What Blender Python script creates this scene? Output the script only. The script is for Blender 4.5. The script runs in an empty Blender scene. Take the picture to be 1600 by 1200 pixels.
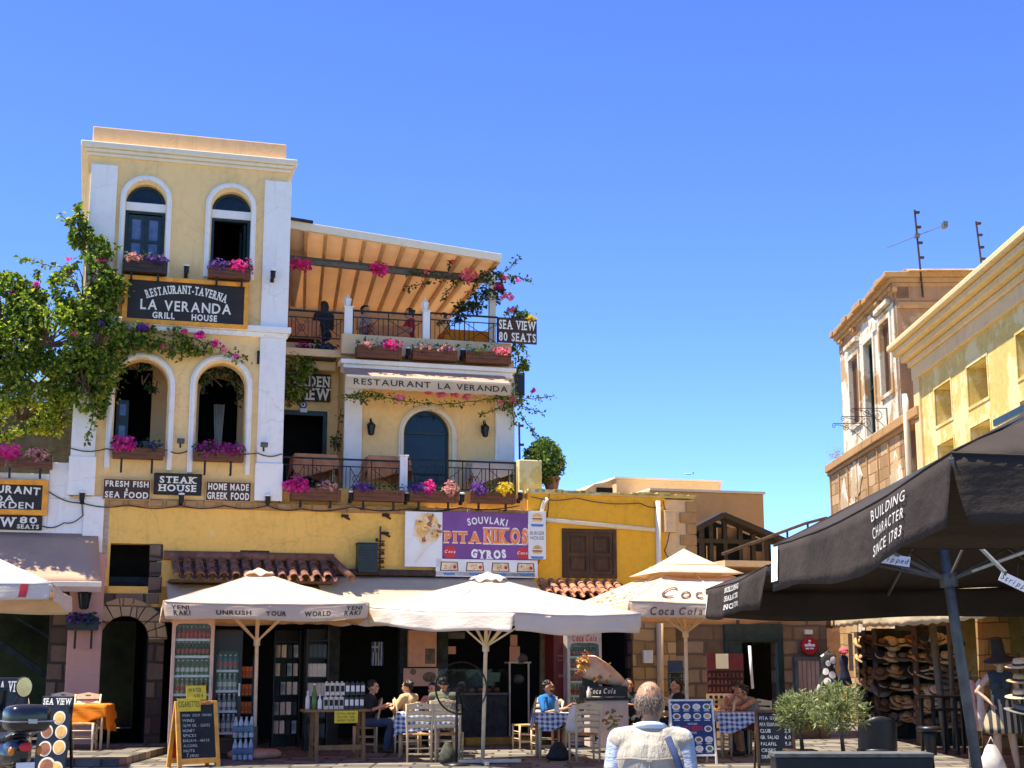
import bpy, math, random
from mathutils import Vector, Matrix, noise
from mathutils.geometry import tessellate_polygon

S = bpy.context.scene
COL = S.collection
PI = math.pi
rad = math.radians
# ---------------------------------------------------------------- camera
FPX, HOR, CAMH = 2260.0, 1030.0, 1.65          # focal length in photo pixels, eye level row, eye height
PITCH = math.atan((HOR - 600.0) / FPX)
cam_d = bpy.data.cameras.new("camera")
cam = bpy.data.objects.new("camera", cam_d)
COL.objects.link(cam)
cam_d.sensor_width = 36.0
cam_d.lens = FPX / 1600.0 * 36.0
cam_d.clip_end = 20000.0
cam.location = (0, 0, CAMH)
cam.rotation_euler = (PI / 2 + PITCH, 0, 0)
S.camera = cam
# ---------------------------------------------------------------- sky, sun, exposure
SUN_EL, SUN_AZ = rad(68), math.atan2(-0.97, -0.16)      # azimuth measured from +Y towards +X
sun_dir = Vector((math.sin(SUN_AZ) * math.cos(SUN_EL), math.cos(SUN_AZ) * math.cos(SUN_EL), math.sin(SUN_EL)))
W_ = bpy.data.worlds.new("World")
S.world = W_
W_.use_nodes = True
nt = W_.node_tree
nt.nodes.clear()
sky = nt.nodes.new("ShaderNodeTexSky")
sky.sky_type = 'NISHITA'
sky.sun_disc = False
sky.sun_elevation = SUN_EL
sky.sun_rotation = SUN_AZ % (2 * PI)
sky.air_density = 1.0
sky.altitude = 2500
sky.dust_density = 0.0
sky.ozone_density = 4.0
hs = nt.nodes.new("ShaderNodeHueSaturation")
hs.inputs['Hue'].default_value = 0.524
hs.inputs['Saturation'].default_value = 1.12
hs.inputs['Value'].default_value = 1.0
bg = nt.nodes.new("ShaderNodeBackground")
bg.inputs['Strength'].default_value = 0.12
wo = nt.nodes.new("ShaderNodeOutputWorld")
nt.links.new(sky.outputs[0], hs.inputs['Color'])
tint = nt.nodes.new('ShaderNodeMix'); tint.data_type = 'RGBA'; tint.blend_type = 'MULTIPLY'; tint.inputs[0].default_value = 1.0
tint.inputs[7].default_value = (0.66, 0.885, 0.97, 1)
nt.links.new(hs.outputs[0], tint.inputs[6])
nt.links.new(tint.outputs[2], bg.inputs['Color'])
nt.links.new(bg.outputs[0], wo.inputs['Surface'])
sl = bpy.data.lights.new("sun", 'SUN')
sl.energy = 4.2
sl.angle = rad(0.53)
sl.color = (1.0, 0.92, 0.77)
so = bpy.data.objects.new("sun", sl)
COL.objects.link(so)
so.rotation_euler = sun_dir.to_track_quat('Z', 'Y').to_euler()
so.location = (0, 0, 60)
S.view_settings.view_transform = 'Standard'
S.view_settings.look = 'None'
S.view_settings.exposure = 1.48
S.view_settings.gamma = 1.0
S.cycles.max_bounces = 8
S.cycles.diffuse_bounces = 4
S.cycles.transparent_max_bounces = 12
S.cycles.caustics_reflective = False
S.cycles.caustics_refractive = False

# ---------------------------------------------------------------- geometry helpers
_cp, _sp = math.cos(PITCH), math.sin(PITCH)
def ray(x, y):
    r, v = (x - 800.0) / FPX, (600.0 - y) / FPX
    return Vector((r, _cp - v * _sp, _sp + v * _cp))
def at_y(x, y, Y):
    d = ray(x, y); t = Y / d.y
    return Vector((d.x * t, Y, CAMH + d.z * t))
def on_z(x, y, z=0.0):
    d = ray(x, y); t = (z - CAMH) / d.z
    return Vector((d.x * t, d.y * t, z))
class Frame:
    def __init__(s, ox, oy, ang):
        s.o = Vector((ox, oy, 0)); s.ang = ang
        s.u = Vector((math.cos(ang), math.sin(ang), 0)); s.w = Vector((-math.sin(ang), math.cos(ang), 0))
    def W(s, u, w, z): return s.o + s.u * u + s.w * w + Vector((0, 0, z))
    def px(s, x, y, w=0.0):
        d = ray(x, y); c = Vector((0, 0, CAMH))
        t = (w - (c - s.o).dot(s.w)) / d.dot(s.w)
        p = c + d * t
        return ((p - s.o).dot(s.u), p.z)
    def rect(s, x0, y0, x1, y1, w=0.0):      # photo rectangle on the plane -> u0, u1, z0, z1
        xm, ym = (x0 + x1) / 2, (y0 + y1) / 2
        return (s.px(x0, ym, w)[0], s.px(x1, ym, w)[0], s.px(xm, y1, w)[1], s.px(xm, y0, w)[1])
    def loc(s, p):
        q = Vector(p) - s.o
        return (q.dot(s.u), q.dot(s.w), p[2])
FA = Frame(-4.0, 28.4, rad(16))            # main row of buildings
FR = Frame(9.0, 30.0, math.atan2(-1, -0.015))   # row on the right side of the square
OFF = {}

def tag(o, label=None, cat=None, group=None, kind=None):
    if label: o['label'] = label
    if cat: o['category'] = cat
    if group: o['group'] = group
    if kind: o['kind'] = kind
    return o
def thing(name, label, cat, loc=(0, 0, 0), rz=0.0, group=None, off=(0, 0, 0)):
    o = bpy.data.objects.new(name, None)
    o.empty_display_size = 0.2
    COL.objects.link(o)
    o.location = loc; o.rotation_euler = (0, 0, rz)
    OFF[o.name] = Vector(off)
    return tag(o, label, cat, group)
def fthing(fr, name, label, cat, u=0, w=0, z=0, group=None):
    """a thing whose parts are given in the frame's own coordinates"""
    return thing(name, label, cat, fr.W(u, w, z), fr.ang, group, (u, w, z))
def children(o): return [c for c in bpy.data.objects if c.parent == o]
def dup(root, loc, rz=None, label=None, group=None, kids=None):
    def cp(o, par):
        c = o.copy(); COL.objects.link(c)
        if par is not None: c.parent = par
        for ch in KIDS.get(o.name, []): cp(ch, c)
        KIDS.setdefault(c.name, [])
        if par is not None: KIDS[par.name].append(c)
        return c
    KIDS_backup = None
    r = root.copy(); COL.objects.link(r); KIDS[r.name] = []
    for ch in list(KIDS.get(root.name, [])): cp(ch, r)
    r.location = loc
    if rz is not None: r.rotation_euler = (0, 0, rz)
    return tag(r, label, None, group)
KIDS = {}

class MB:
    def __init__(s): s.v = []; s.f = []; s.m = []; s.cm = 0
    def _add(s, vs, fs):
        n = len(s.v); s.v += [Vector(p) for p in vs]
        s.f += [tuple(i + n for i in f) for f in fs]; s.m += [s.cm] * len(fs)
        return s
    def box(s, x0, x1, y0, y1, z0, z1):
        if x0 > x1: x0, x1 = x1, x0
        if y0 > y1: y0, y1 = y1, y0
        if z0 > z1: z0, z1 = z1, z0
        return s._add([(x0, y0, z0), (x1, y0, z0), (x1, y1, z0), (x0, y1, z0), (x0, y0, z1), (x1, y0, z1), (x1, y1, z1), (x0, y1, z1)],
                      [(0, 3, 2, 1), (4, 5, 6, 7), (0, 1, 5, 4), (1, 2, 6, 5), (2, 3, 7, 6), (3, 0, 4, 7)])
    def cbox(s, c, sz, mat=None):
        h = Vector(sz) / 2; n = len(s.v); s.box(-h.x, h.x, -h.y, h.y, -h.z, h.z)
        for i in range(n, len(s.v)): s.v[i] = (mat @ s.v[i] if mat else s.v[i]) + Vector(c)
        return s
    def beam(s, p, q, w, h, up=(0, 0, 1)):
        p, q = Vector(p), Vector(q); d = (q - p).normalized(); up = Vector(up)
        if abs(d.dot(up)) > 0.98: up = Vector((0, 1, 0))
        a = d.cross(up).normalized() * w / 2; b = a.cross(d).normalized() * h / 2
        vs = [p - a - b, p + a - b, p + a + b, p - a + b, q - a - b, q + a - b, q + a + b, q - a + b]
        return s._add(vs, [(0, 1, 2, 3), (7, 6, 5, 4), (0, 4, 5, 1), (1, 5, 6, 2), (2, 6, 7, 3), (3, 7, 4, 0)])
    def tube(s, pts, r, n=8, cap=True):
        pts = [Vector(p) for p in pts]
        rs = r if isinstance(r, (list, tuple)) else [r] * len(pts)
        vs, fs = [], []
        a = None
        for i, p in enumerate(pts):
            t = (pts[min(i + 1, len(pts) - 1)] - pts[max(i - 1, 0)])
            t = t.normalized() if t.length > 1e-9 else Vector((0, 0, 1))
            if a is None:
                a = t.orthogonal().normalized()
            else:
                a = (a - t * a.dot(t)); a = a.normalized() if a.length > 1e-6 else t.orthogonal().normalized()
            b = t.cross(a)
            for k in range(n):
                an = 2 * PI * k / n
                vs.append(p + (a * math.cos(an) + b * math.sin(an)) * rs[i])
        for i in range(len(pts) - 1):
            for k in range(n):
                k2 = (k + 1) % n
                fs.append((i * n + k, i * n + k2, (i + 1) * n + k2, (i + 1) * n + k))
        if cap:
            fs.append(tuple(reversed(range(n)))); fs.append(tuple(range((len(pts) - 1) * n, len(pts) * n)))
        return s._add(vs, fs)
    def lathe(s, prof, n=16, c=(0, 0, 0), cap=True):
        vs, fs = [], []
        for r, z in prof:
            for k in range(n):
                an = 2 * PI * k / n
                vs.append((c[0] + r * math.cos(an), c[1] + r * math.sin(an), c[2] + z))
        for i in range(len(prof) - 1):
            for k in range(n):
                k2 = (k + 1) % n
                fs.append((i * n + k, i * n + k2, (i + 1) * n + k2, (i + 1) * n + k))
        if cap:
            fs.append(tuple(reversed(range(n)))); fs.append(tuple(range((len(prof) - 1) * n, len(prof) * n)))
        return s._add(vs, fs)
    def sphere(s, c, r, nu=14, nv=9, M=None):
        r = Vector(r) if isinstance(r, (list, tuple, Vector)) else Vector((r, r, r))
        vs, fs = [], []
        for j in range(1, nv):
            th = PI * j / nv
            for k in range(nu):
                an = 2 * PI * k / nu
                vs.append(Vector((r.x * math.sin(th) * math.cos(an), r.y * math.sin(th) * math.sin(an), r.z * math.cos(th))))
        vs.append(Vector((0, 0, r.z))); vs.append(Vector((0, 0, -r.z)))
        T, B = len(vs) - 2, len(vs) - 1
        for j in range(nv - 2):
            for k in range(nu):
                k2 = (k + 1) % nu
                fs.append((j * nu + k, (j + 1) * nu + k, (j + 1) * nu + k2, j * nu + k2))
        for k in range(nu):
            k2 = (k + 1) % nu
            fs.append((T, k, k2)); fs.append((B, (nv - 2) * nu + k2, (nv - 2) * nu + k))
        return s._add([(M @ v if M else v) + Vector(c) for v in vs], fs)
    def prism(s, loops, y0, y1, back=True, sides=True):
        """loops of (x, z): outline then holes; extruded from y0 (front) to y1"""
        L = [[(p[0], p[1]) for p in lp] for lp in loops]
        def area(l): return sum(l[i][0] * l[(i + 1) % len(l)][1] - l[(i + 1) % len(l)][0] * l[i][1] for i in range(len(l)))
        for i, l in enumerate(L):
            if (area(l) > 0) != (i == 0): l.reverse()
        tri = tessellate_polygon([[Vector((p[0], p[1], 0)) for p in l] for l in L])
        flat = [p for l in L for p in l]; n = len(flat)
        vs = [(p[0], y0, p[1]) for p in flat] + [(p[0], y1, p[1]) for p in flat]
        fs = []
        for t in tri:
            a, b, c = [flat[i] for i in t]
            ar = (b[0] - a[0]) * (c[1] - a[1]) - (b[1] - a[1]) * (c[0] - a[0])
            t = tuple(t) if ar > 0 else tuple(reversed(t))
            fs.append(t)
            if back: fs.append(tuple(i + n for i in reversed(t)))
        if sides:
            st = 0
            for l in L:
                k = len(l)
                for i in range(k):
                    j = (i + 1) % k
                    fs.append((st + i, st + i + n, st + j + n, st + j))
                st += k
        return s._add(vs, fs)
    def poly(s, pts): return s._add(pts, [tuple(range(len(pts)))])
    def sheet(s, P, nu, nv):
        """grid surface from a function P(a, b) with a, b in 0..1"""
        vs = [P(i / nu, j / nv) for j in range(nv + 1) for i in range(nu + 1)]
        fs = [(j * (nu + 1) + i, j * (nu + 1) + i + 1, (j + 1) * (nu + 1) + i + 1, (j + 1) * (nu + 1) + i) for j in range(nv) for i in range(nu)]
        return s._add(vs, fs)
    def add(s, o, M=None):
        n = len(s.v); s.v += [(M @ v if M else v.copy()) for v in o.v]
        s.f += [tuple(i + n for i in f) for f in o.f]; s.m += ([s.cm] * len(o.f) if s.cm else list(o.m))
        return s
    def xf(s, M):
        s.v = [M @ v for v in s.v]; return s
    def mesh(s, name, mats, smooth=False, off=None):
        me = bpy.data.meshes.new(name)
        me.from_pydata([tuple(v - off) if off is not None else tuple(v) for v in s.v], [], s.f)
        for m in (mats if isinstance(mats, (list, tuple)) else [mats]): me.materials.append(m)
        if any(s.m): me.polygons.foreach_set('material_index', s.m)
        if smooth: me.polygons.foreach_set('use_smooth', [True] * len(me.polygons))
        me.update()
        return me
    def build(s, name, mats, parent=None, smooth=False, bevel=0.0, frame=None, solid=0.0):
        if parent is not None:
            off = OFF.get(parent.name, Vector((0, 0, 0)))
            o = bpy.data.objects.new(name, s.mesh(name, mats, smooth, off))
            COL.objects.link(o); o.parent = parent; OFF[o.name] = off
            KIDS.setdefault(parent.name, []).append(o); KIDS.setdefault(o.name, [])
        else:
            xs = [v.x for v in s.v]; ys = [v.y for v in s.v]; zs = [v.z for v in s.v]
            off = Vector(((min(xs) + max(xs)) / 2, (min(ys) + max(ys)) / 2, min(zs)))
            o = bpy.data.objects.new(name, s.mesh(name, mats, smooth, off))
            COL.objects.link(o); OFF[o.name] = off; KIDS.setdefault(o.name, [])
            if frame: o.location = frame.W(*off); o.rotation_euler = (0, 0, frame.ang)
            else: o.location = off
        if solid:
            m = o.modifiers.new('thickness', 'SOLIDIFY'); m.thickness = solid; m.offset = 0
        if bevel:
            m = o.modifiers.new('edges', 'BEVEL'); m.width = bevel; m.segments = 2; m.limit_method = 'ANGLE'; m.angle_limit = rad(35)
        return o
def arch(u0, u1, z0, zt, n=14):
    r = (u1 - u0) / 2; c = (u0 + u1) / 2; zs = zt - r
    return [(u0, z0), (u1, z0)] + [(c + r * math.cos(PI * k / n), zs + r * math.sin(PI * k / n)) for k in range(n + 1)]
def arch_band(u0, u1, z0, zt, t, n=16):
    r = (u1 - u0) / 2; c = (u0 + u1) / 2; zs = zt - r
    a = [(c + r * math.cos(PI * k / n), zs + r * math.sin(PI * k / n)) for k in range(n + 1)]
    b = [(c + (r - t) * math.cos(PI * k / n), zs + (r - t) * math.sin(PI * k / n)) for k in range(n + 1)]
    return [(u1, z0)] + a + [(u0, z0), (u0 + t, z0)] + list(reversed(b)) + [(u1 - t, z0)]
def rectl(u0, u1, z0, z1): return [(u0, z0), (u1, z0), (u1, z1), (u0, z1)]
def circ(cx, cz, rx, rz=None, n=24):
    rz = rx if rz is None else rz
    return [(cx + rx * math.cos(2 * PI * k / n), cz + rz * math.sin(2 * PI * k / n)) for k in range(n)]

# ---------------------------------------------------------------- materials
def _new(name):
    m = bpy.data.materials.new(name); m.use_nodes = True
    t = m.node_tree; t.nodes.clear()
    o = t.nodes.new('ShaderNodeOutputMaterial'); p = t.nodes.new('ShaderNodeBsdfPrincipled')
    t.links.new(p.outputs[0], o.inputs[0])
    return m, t, p, o
def _c(c): return (c[0], c[1], c[2], 1)
def _ramp(t, stops):
    r = t.nodes.new('ShaderNodeValToRGB')
    while len(r.color_ramp.elements) < len(stops): r.color_ramp.elements.new(0.5)
    for e, (p, c) in zip(r.color_ramp.elements, stops): e.position = p; e.color = _c(c)
    return r
def _noise(t, scale, detail=4, rough=0.6, vec=None):
    n = t.nodes.new('ShaderNodeTexNoise'); n.inputs['Scale'].default_value = scale
    n.inputs['Detail'].default_value = detail; n.inputs['Roughness'].default_value = rough
    if vec is not None: t.links.new(vec, n.inputs['Vector'])
    return n
def _coord(t, scale=None):
    c = t.nodes.new('ShaderNodeTexCoord')
    if scale is None: return c.outputs['Object']
    mp = t.nodes.new('ShaderNodeMapping'); mp.inputs['Scale'].default_value = scale
    t.links.new(c.outputs['Object'], mp.inputs['Vector'])
    return mp.outputs[0]
def _mix(t, fac, a, b, mode='MIX'):
    m = t.nodes.new('ShaderNodeMix'); m.data_type = 'RGBA'; m.blend_type = mode
    def put(sock, v):
        if hasattr(v, 'is_output'): t.links.new(v, sock)
        elif isinstance(v, (int, float)): sock.default_value = v
        else: sock.default_value = _c(v)
    put(m.inputs[0], fac); put(m.inputs[6], a); put(m.inputs[7], b)
    return m.outputs[2]
def _bump(t, p, h, strength=0.3, dist=0.01):
    b = t.nodes.new('ShaderNodeBump'); b.inputs['Strength'].default_value = strength; b.inputs['Distance'].default_value = dist
    t.links.new(h, b.inputs['Height']); t.links.new(b.outputs[0], p.inputs['Normal'])
    return b
def plain(name, col, rough=0.6, metal=0.0, var=0.12, scale=6.0, spec=0.4, bump=0.0, bscale=60):
    m, t, p, o = _new(name)
    v = _coord(t); n = _noise(t, scale, 5, 0.65, v)
    d = tuple(max(0, c * (1 - 2 * var)) for c in col); l = tuple(min(1, c * (1 + var)) for c in col)
    r = _ramp(t, [(0.3, d), (0.62, l)]); t.links.new(n.outputs[0], r.inputs[0]); t.links.new(r.outputs[0], p.inputs['Base Color'])
    p.inputs['Roughness'].default_value = rough; p.inputs['Metallic'].default_value = metal
    p.inputs['Specular IOR Level'].default_value = spec
    if bump:
        b = _noise(t, bscale, 3, 0.6, v); _bump(t, p, b.outputs[0], bump, 0.01)
    return m
def plaster(name, col, dirt=(0.3, 0.2, 0.1), patch=None, amount=0.35, streak=0.25, rough=0.9, patch_at=0.56, pscale=0.8):
    """painted render: blotchy paint, rain streaks, a fine grain, optionally worn-through patches"""
    m, t, p, o = _new(name)
    v = _coord(t)
    n1 = _noise(t, 0.9, 8, 0.7, v); n2 = _noise(t, 7, 6, 0.7, v)
    a = _mix(t, 0.5, n1.outputs[0], n2.outputs[0])
    r = _ramp(t, [(0.32, tuple(c * (1 - amount * 0.6) for c in col)), (0.5, col), (0.7, tuple(min(1, c * (1 + amount * 0.25)) for c in col))])
    t.links.new(a, r.inputs[0]); c = r.outputs[0]
    sv = _coord(t, (5.0, 5.0, 0.35)); n3 = _noise(t, 1.6, 6, 0.75, sv)
    r3 = _ramp(t, [(0.55, (0, 0, 0)), (0.78, (1, 1, 1))]); t.links.new(n3.outputs[0], r3.inputs[0])
    mu = t.nodes.new('ShaderNodeMath'); mu.operation = 'MULTIPLY'; mu.inputs[1].default_value = streak
    t.links.new(r3.outputs[0], mu.inputs[0])
    c = _mix(t, mu.outputs[0], c, dirt)
    hgt = n2.outputs[0]
    if patch:
        n4 = _noise(t, pscale, 9, 0.72, v)
        r4 = _ramp(t, [(patch_at, (0, 0, 0)), (patch_at + 0.03, (1, 1, 1))]); t.links.new(n4.outputs[0], r4.inputs[0])
        c = _mix(t, r4.outputs[0], c, patch)
    nw = _mix(t, 0.35, v, _noise(t, 2.2, 5, .6, v).outputs['Color'], 'ADD'); vo = t.nodes.new('ShaderNodeTexVoronoi'); vo.feature = 'DISTANCE_TO_EDGE'; vo.inputs['Scale'].default_value = 0.42; t.links.new(nw, vo.inputs['Vector'])
    rc = _ramp(t, [(0.0, (.32, .32, .32)), (0.004, (0, 0, 0))]); t.links.new(vo.outputs['Distance'], rc.inputs[0]); c = _mix(t, rc.outputs[0], c, dirt)
    t.links.new(c, p.inputs['Base Color']); p.inputs['Roughness'].default_value = rough
    p.inputs['Specular IOR Level'].default_value = 0.15
    g = _noise(t, 45, 4, 0.7, v); a2 = _mix(t, 0.6, g.outputs[0], hgt); _bump(t, p, a2, 0.35, 0.012)
    return m
def wood(name, col, dark, rough=0.55, sc=(14, 14, 1.2), spec=0.3):
    m, t, p, o = _new(name)
    v = _coord(t, sc); n = _noise(t, 2.2, 8, 0.7, v); w = _coord(t); n2 = _noise(t, 3, 3, 0.5, w)
    r = _ramp(t, [(0.33, dark), (0.62, col)]); a = _mix(t, 0.35, n.outputs[0], n2.outputs[0])
    t.links.new(a, r.inputs[0]); t.links.new(r.outputs[0], p.inputs['Base Color'])
    p.inputs['Roughness'].default_value = rough; p.inputs['Specular IOR Level'].default_value = spec
    _bump(t, p, n.outputs[0], 0.25, 0.004)
    return m
def fabric(name, col, trans=0.3, tcol=None, rough=0.85, fold=0.35, fscale=(1.2, 1.2, 4), stain=0.12, fine=0.025):
    m, t, p, o = _new(name)
    v = _coord(t, fscale); n = _noise(t, 1.8, 5, 0.55, v); f = _noise(t, 160, 2, 0.5, _coord(t))
    n2 = _noise(t, 1.1, 6, 0.6, _coord(t))
    r = _ramp(t, [(0.3, tuple(c * (1 - stain * 2) for c in col)), (0.6, col)]); t.links.new(n2.outputs[0], r.inputs[0])
    t.links.new(r.outputs[0], p.inputs['Base Color']); p.inputs['Roughness'].default_value = rough
    p.inputs['Specular IOR Level'].default_value = 0.2
    a = _mix(t, fine, n.outputs[0], f.outputs[0]); b = _bump(t, p, a, fold, 0.06)
    if trans:
        tr = t.nodes.new('ShaderNodeBsdfTranslucent'); tr.inputs[0].default_value = _c(tcol or col)
        t.links.new(b.outputs[0], tr.inputs['Normal'])
        mx = t.nodes.new('ShaderNodeMixShader'); mx.inputs[0].default_value = trans
        t.links.new(p.outputs[0], mx.inputs[1]); t.links.new(tr.outputs[0], mx.inputs[2]); t.links.new(mx.outputs[0], o.inputs[0])
    return m
def leafmat(name, cols, trans=0.35, rough=0.5, tmul=1.3):
    """each leaf or petal (mesh island) takes its own tint"""
    m, t, p, o = _new(name)
    g = t.nodes.new('ShaderNodeNewGeometry')
    r = _ramp(t, [(i / max(1, len(cols) - 1), c) for i, c in enumerate(cols)])
    t.links.new(g.outputs['Random Per Island'], r.inputs[0]); t.links.new(r.outputs[0], p.inputs['Base Color'])
    p.inputs['Roughness'].default_value = rough; p.inputs['Specular IOR Level'].default_value = 0.3
    tr = t.nodes.new('ShaderNodeBsdfTranslucent'); c = _mix(t, 1.0, r.outputs[0], (tmul, tmul, tmul * 0.5), 'MULTIPLY')
    t.links.new(c, tr.inputs[0])
    mx = t.nodes.new('ShaderNodeMixShader'); mx.inputs[0].default_value = trans
    t.links.new(p.outputs[0], mx.inputs[1]); t.links.new(tr.outputs[0], mx.inputs[2]); t.links.new(mx.outputs[0], o.inputs[0])
    return m
def stonewall(name, cols, mortar, sx=0.45, sz=0.24, rough=0.95, bump=0.8, warp=0.12, axis='XZ', msize=0.03):
    m, t, p, o = _new(name)
    v = _coord(t)
    sep = t.nodes.new('ShaderNodeSeparateXYZ'); t.links.new(v, sep.inputs[0])
    com = t.nodes.new('ShaderNodeCombineXYZ')
    ad = t.nodes.new('ShaderNodeMath'); ad.operation = 'ADD'
    t.links.new(sep.outputs[0], ad.inputs[0]); t.links.new(sep.outputs[1], ad.inputs[1])
    if axis == 'XZ':
        t.links.new(ad.outputs[0], com.inputs[0]); t.links.new(sep.outputs[2], com.inputs[1])
    else:
        t.links.new(sep.outputs[0], com.inputs[0]); t.links.new(sep.outputs[1], com.inputs[1])
    nz = _noise(t, 1.6, 3, 0.5, v)
    mv = _mix(t, warp, com.outputs[0], nz.outputs['Color'], 'ADD')
    br = t.nodes.new('ShaderNodeTexBrick'); t.links.new(mv, br.inputs['Vector'])
    br.inputs['Scale'].default_value = 1.0; br.inputs['Brick Width'].default_value = sx; br.inputs['Row Height'].default_value = sz
    br.inputs['Mortar Size'].default_value = msize; br.inputs['Mortar Smooth'].default_value = 0.3; br.inputs['Bias'].default_value = 0
    br.inputs['Color1'].default_value = (0, 0, 0, 1); br.inputs['Color2'].default_value = (1, 1, 1, 1); br.inputs['Mortar'].default_value = (0.5, 0.5, 0.5, 1)
    br.offset_frequency = 2; br.squash = 0.7; br.squash_frequency = 3
    n = _noise(t, 5, 8, 0.7, v)
    a = _mix(t, 0.45, br.outputs['Color'], n.outputs[0])
    r = _ramp(t, [(0.2 + 0.6 * i / max(1, len(cols) - 1), c) for i, c in enumerate(cols)]); t.links.new(a, r.inputs[0])
    c = _mix(t, br.outputs['Fac'], r.outputs[0], mortar)
    t.links.new(c, p.inputs['Base Color']); p.inputs['Roughness'].default_value = rough; p.inputs['Specular IOR Level'].default_value = 0.2
    inv = t.nodes.new('ShaderNodeMath'); inv.operation = 'SUBTRACT'; inv.inputs[0].default_value = 1.0; t.links.new(br.outputs['Fac'], inv.inputs[1])
    h = _mix(t, 0.35, inv.outputs[0], n.outputs[0]); _bump(t, p, h, bump, 0.03)
    return m
def glassmat(name, tint=(0.02, 0.04, 0.05), fac=0.9, rough=0.03):
    """a thin pane: mostly clear, with a mirror-like sheen"""
    m, t, p, o = _new(name)
    t.nodes.remove(p)
    tr = t.nodes.new('ShaderNodeBsdfTransparent'); tr.inputs[0].default_value = _c(tint)
    gl = t.nodes.new('ShaderNodeBsdfGlossy'); gl.inputs['Roughness'].default_value = rough
    fr = t.nodes.new('ShaderNodeFresnel'); fr.inputs[0].default_value = 1.22
    mx = t.nodes.new('ShaderNodeMixShader'); t.links.new(fr.outputs[0], mx.inputs[0])
    t.links.new(tr.outputs[0], mx.inputs[1]); t.links.new(gl.outputs[0], mx.inputs[2]); t.links.new(mx.outputs[0], o.inputs[0])
    return m
def checks(name, a, b, sc=0.05):
    m, t, p, o = _new(name)
    v = _coord(t); n = _noise(t, 2, 2, 0.5, v)
    ck = None
    outs = []
    for ax in (0, 1, 2):
        pass
    sep = t.nodes.new('ShaderNodeSeparateXYZ'); t.links.new(v, sep.inputs[0])
    def stripe(sock):
        w = t.nodes.new('ShaderNodeMath'); w.operation = 'PINGPONG'; w.inputs[1].default_value = sc; t.links.new(sock, w.inputs[0])
        g = t.nodes.new('ShaderNodeMath'); g.operation = 'GREATER_THAN'; g.inputs[1].default_value = sc / 2; t.links.new(w.outputs[0], g.inputs[0])
        return g.outputs[0]
    yz = t.nodes.new('ShaderNodeMath'); yz.operation = 'ADD'; t.links.new(sep.outputs[1], yz.inputs[0]); t.links.new(sep.outputs[2], yz.inputs[1])
    s1, s2 = stripe(sep.outputs[0]), stripe(yz.outputs[0])
    c1 = _mix(t, s1, a, b); c2 = _mix(t, s2, a, b); c = _mix(t, 0.5, c1, c2)
    t.links.new(c, p.inputs['Base Color']); p.inputs['Roughness'].default_value = 0.9
    return m
M = {}
def P(key, *a, **k):
    M[key] = plain(key, *a, **k); return M[key]
M['yellow'] = plaster('yellow_render', (0.90, 0.60, 0.26), dirt=(0.5, 0.28, 0.1), amount=0.36, streak=0.4)
M['parapet'] = plaster('parapet_render', (0.82, 0.50, 0.24), dirt=(0.35, 0.18, 0.08), amount=0.3, streak=0.3)
M['ochre'] = plaster('ochre_render', (0.88, 0.51, 0.12), dirt=(0.36, 0.18, 0.05), patch=(0.88, 0.58, 0.25), amount=0.5, streak=0.5, patch_at=0.60, pscale=0.45)
M['ochre_right'] = plaster('ochre_render_smooth', (0.88, 0.45, 0.04), dirt=(0.42, 0.2, 0.04), amount=0.4, streak=0.45)
M['white'] = plaster('white_trim', (0.86, 0.81, 0.73), dirt=(0.45, 0.38, 0.28), amount=0.2, streak=0.35)
M['cream'] = plaster('cream_trim', (0.80, 0.70, 0.52), dirt=(0.5, 0.4, 0.28), amount=0.2, streak=0.2)
M['tan'] = plaster('tan_render', (0.62, 0.36, 0.15), dirt=(0.3, 0.17, 0.08), amount=0.3, streak=0.25)
M['tan_pale'] = plaster('pale_tan_render', (0.72, 0.50, 0.27), dirt=(0.4, 0.26, 0.12), amount=0.3, streak=0.25)
M['cream_tan'] = plaster('tan_cornice', (0.66, 0.50, 0.26), dirt=(0.3, 0.2, 0.1), amount=0.3, streak=0.5)
M['pink'] = plaster('pink_render', (0.66, 0.36, 0.27), dirt=(0.4, 0.22, 0.16), amount=0.22, streak=0.2)
M['sunyellow'] = plaster('sunlit_yellow_render', (0.62, 0.47, 0.15), dirt=(0.40, 0.31, 0.16), patch=(0.68, 0.58, 0.30), amount=0.5, streak=0.4, patch_at=0.5, pscale=0.9)
M['peeling'] = plaster('peeling_white_render', (0.62, 0.57, 0.46), dirt=(0.25, 0.16, 0.08), patch=(0.42, 0.27, 0.13), amount=0.5, streak=0.7, patch_at=0.52, pscale=0.9)
M['brownwall'] = plaster('bare_brown_render', (0.34, 0.20, 0.11), dirt=(0.12, 0.07, 0.04), patch=(0.46, 0.30, 0.15), amount=0.6, streak=0.7, patch_at=0.54, pscale=1.4)
M['stone'] = stonewall('rubble_stone', [(0.12, 0.07, 0.035), (0.25, 0.15, 0.08), (0.38, 0.25, 0.14)], (0.14, 0.09, 0.06), sx=0.62, sz=0.30)
M['stone_warm'] = stonewall('warm_block_stone', [(0.30, 0.16, 0.05), (0.46, 0.27, 0.1), (0.56, 0.36, 0.16)], (0.26, 0.16, 0.08), sx=0.5, sz=0.26, msize=0.02)
M['stone_dark'] = stonewall('dark_arch_stone', [(0.07, 0.05, 0.035), (0.14, 0.09, 0.06), (0.24, 0.16, 0.1)], (0.06, 0.045, 0.035), sx=0.55, sz=0.33)
M['stone_pale'] = stonewall('weathered_block', [(0.30, 0.18, 0.08), (0.45, 0.28, 0.13), (0.55, 0.38, 0.2)], (0.2, 0.12, 0.06), sx=0.7, sz=0.3, msize=0.015)
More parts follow.
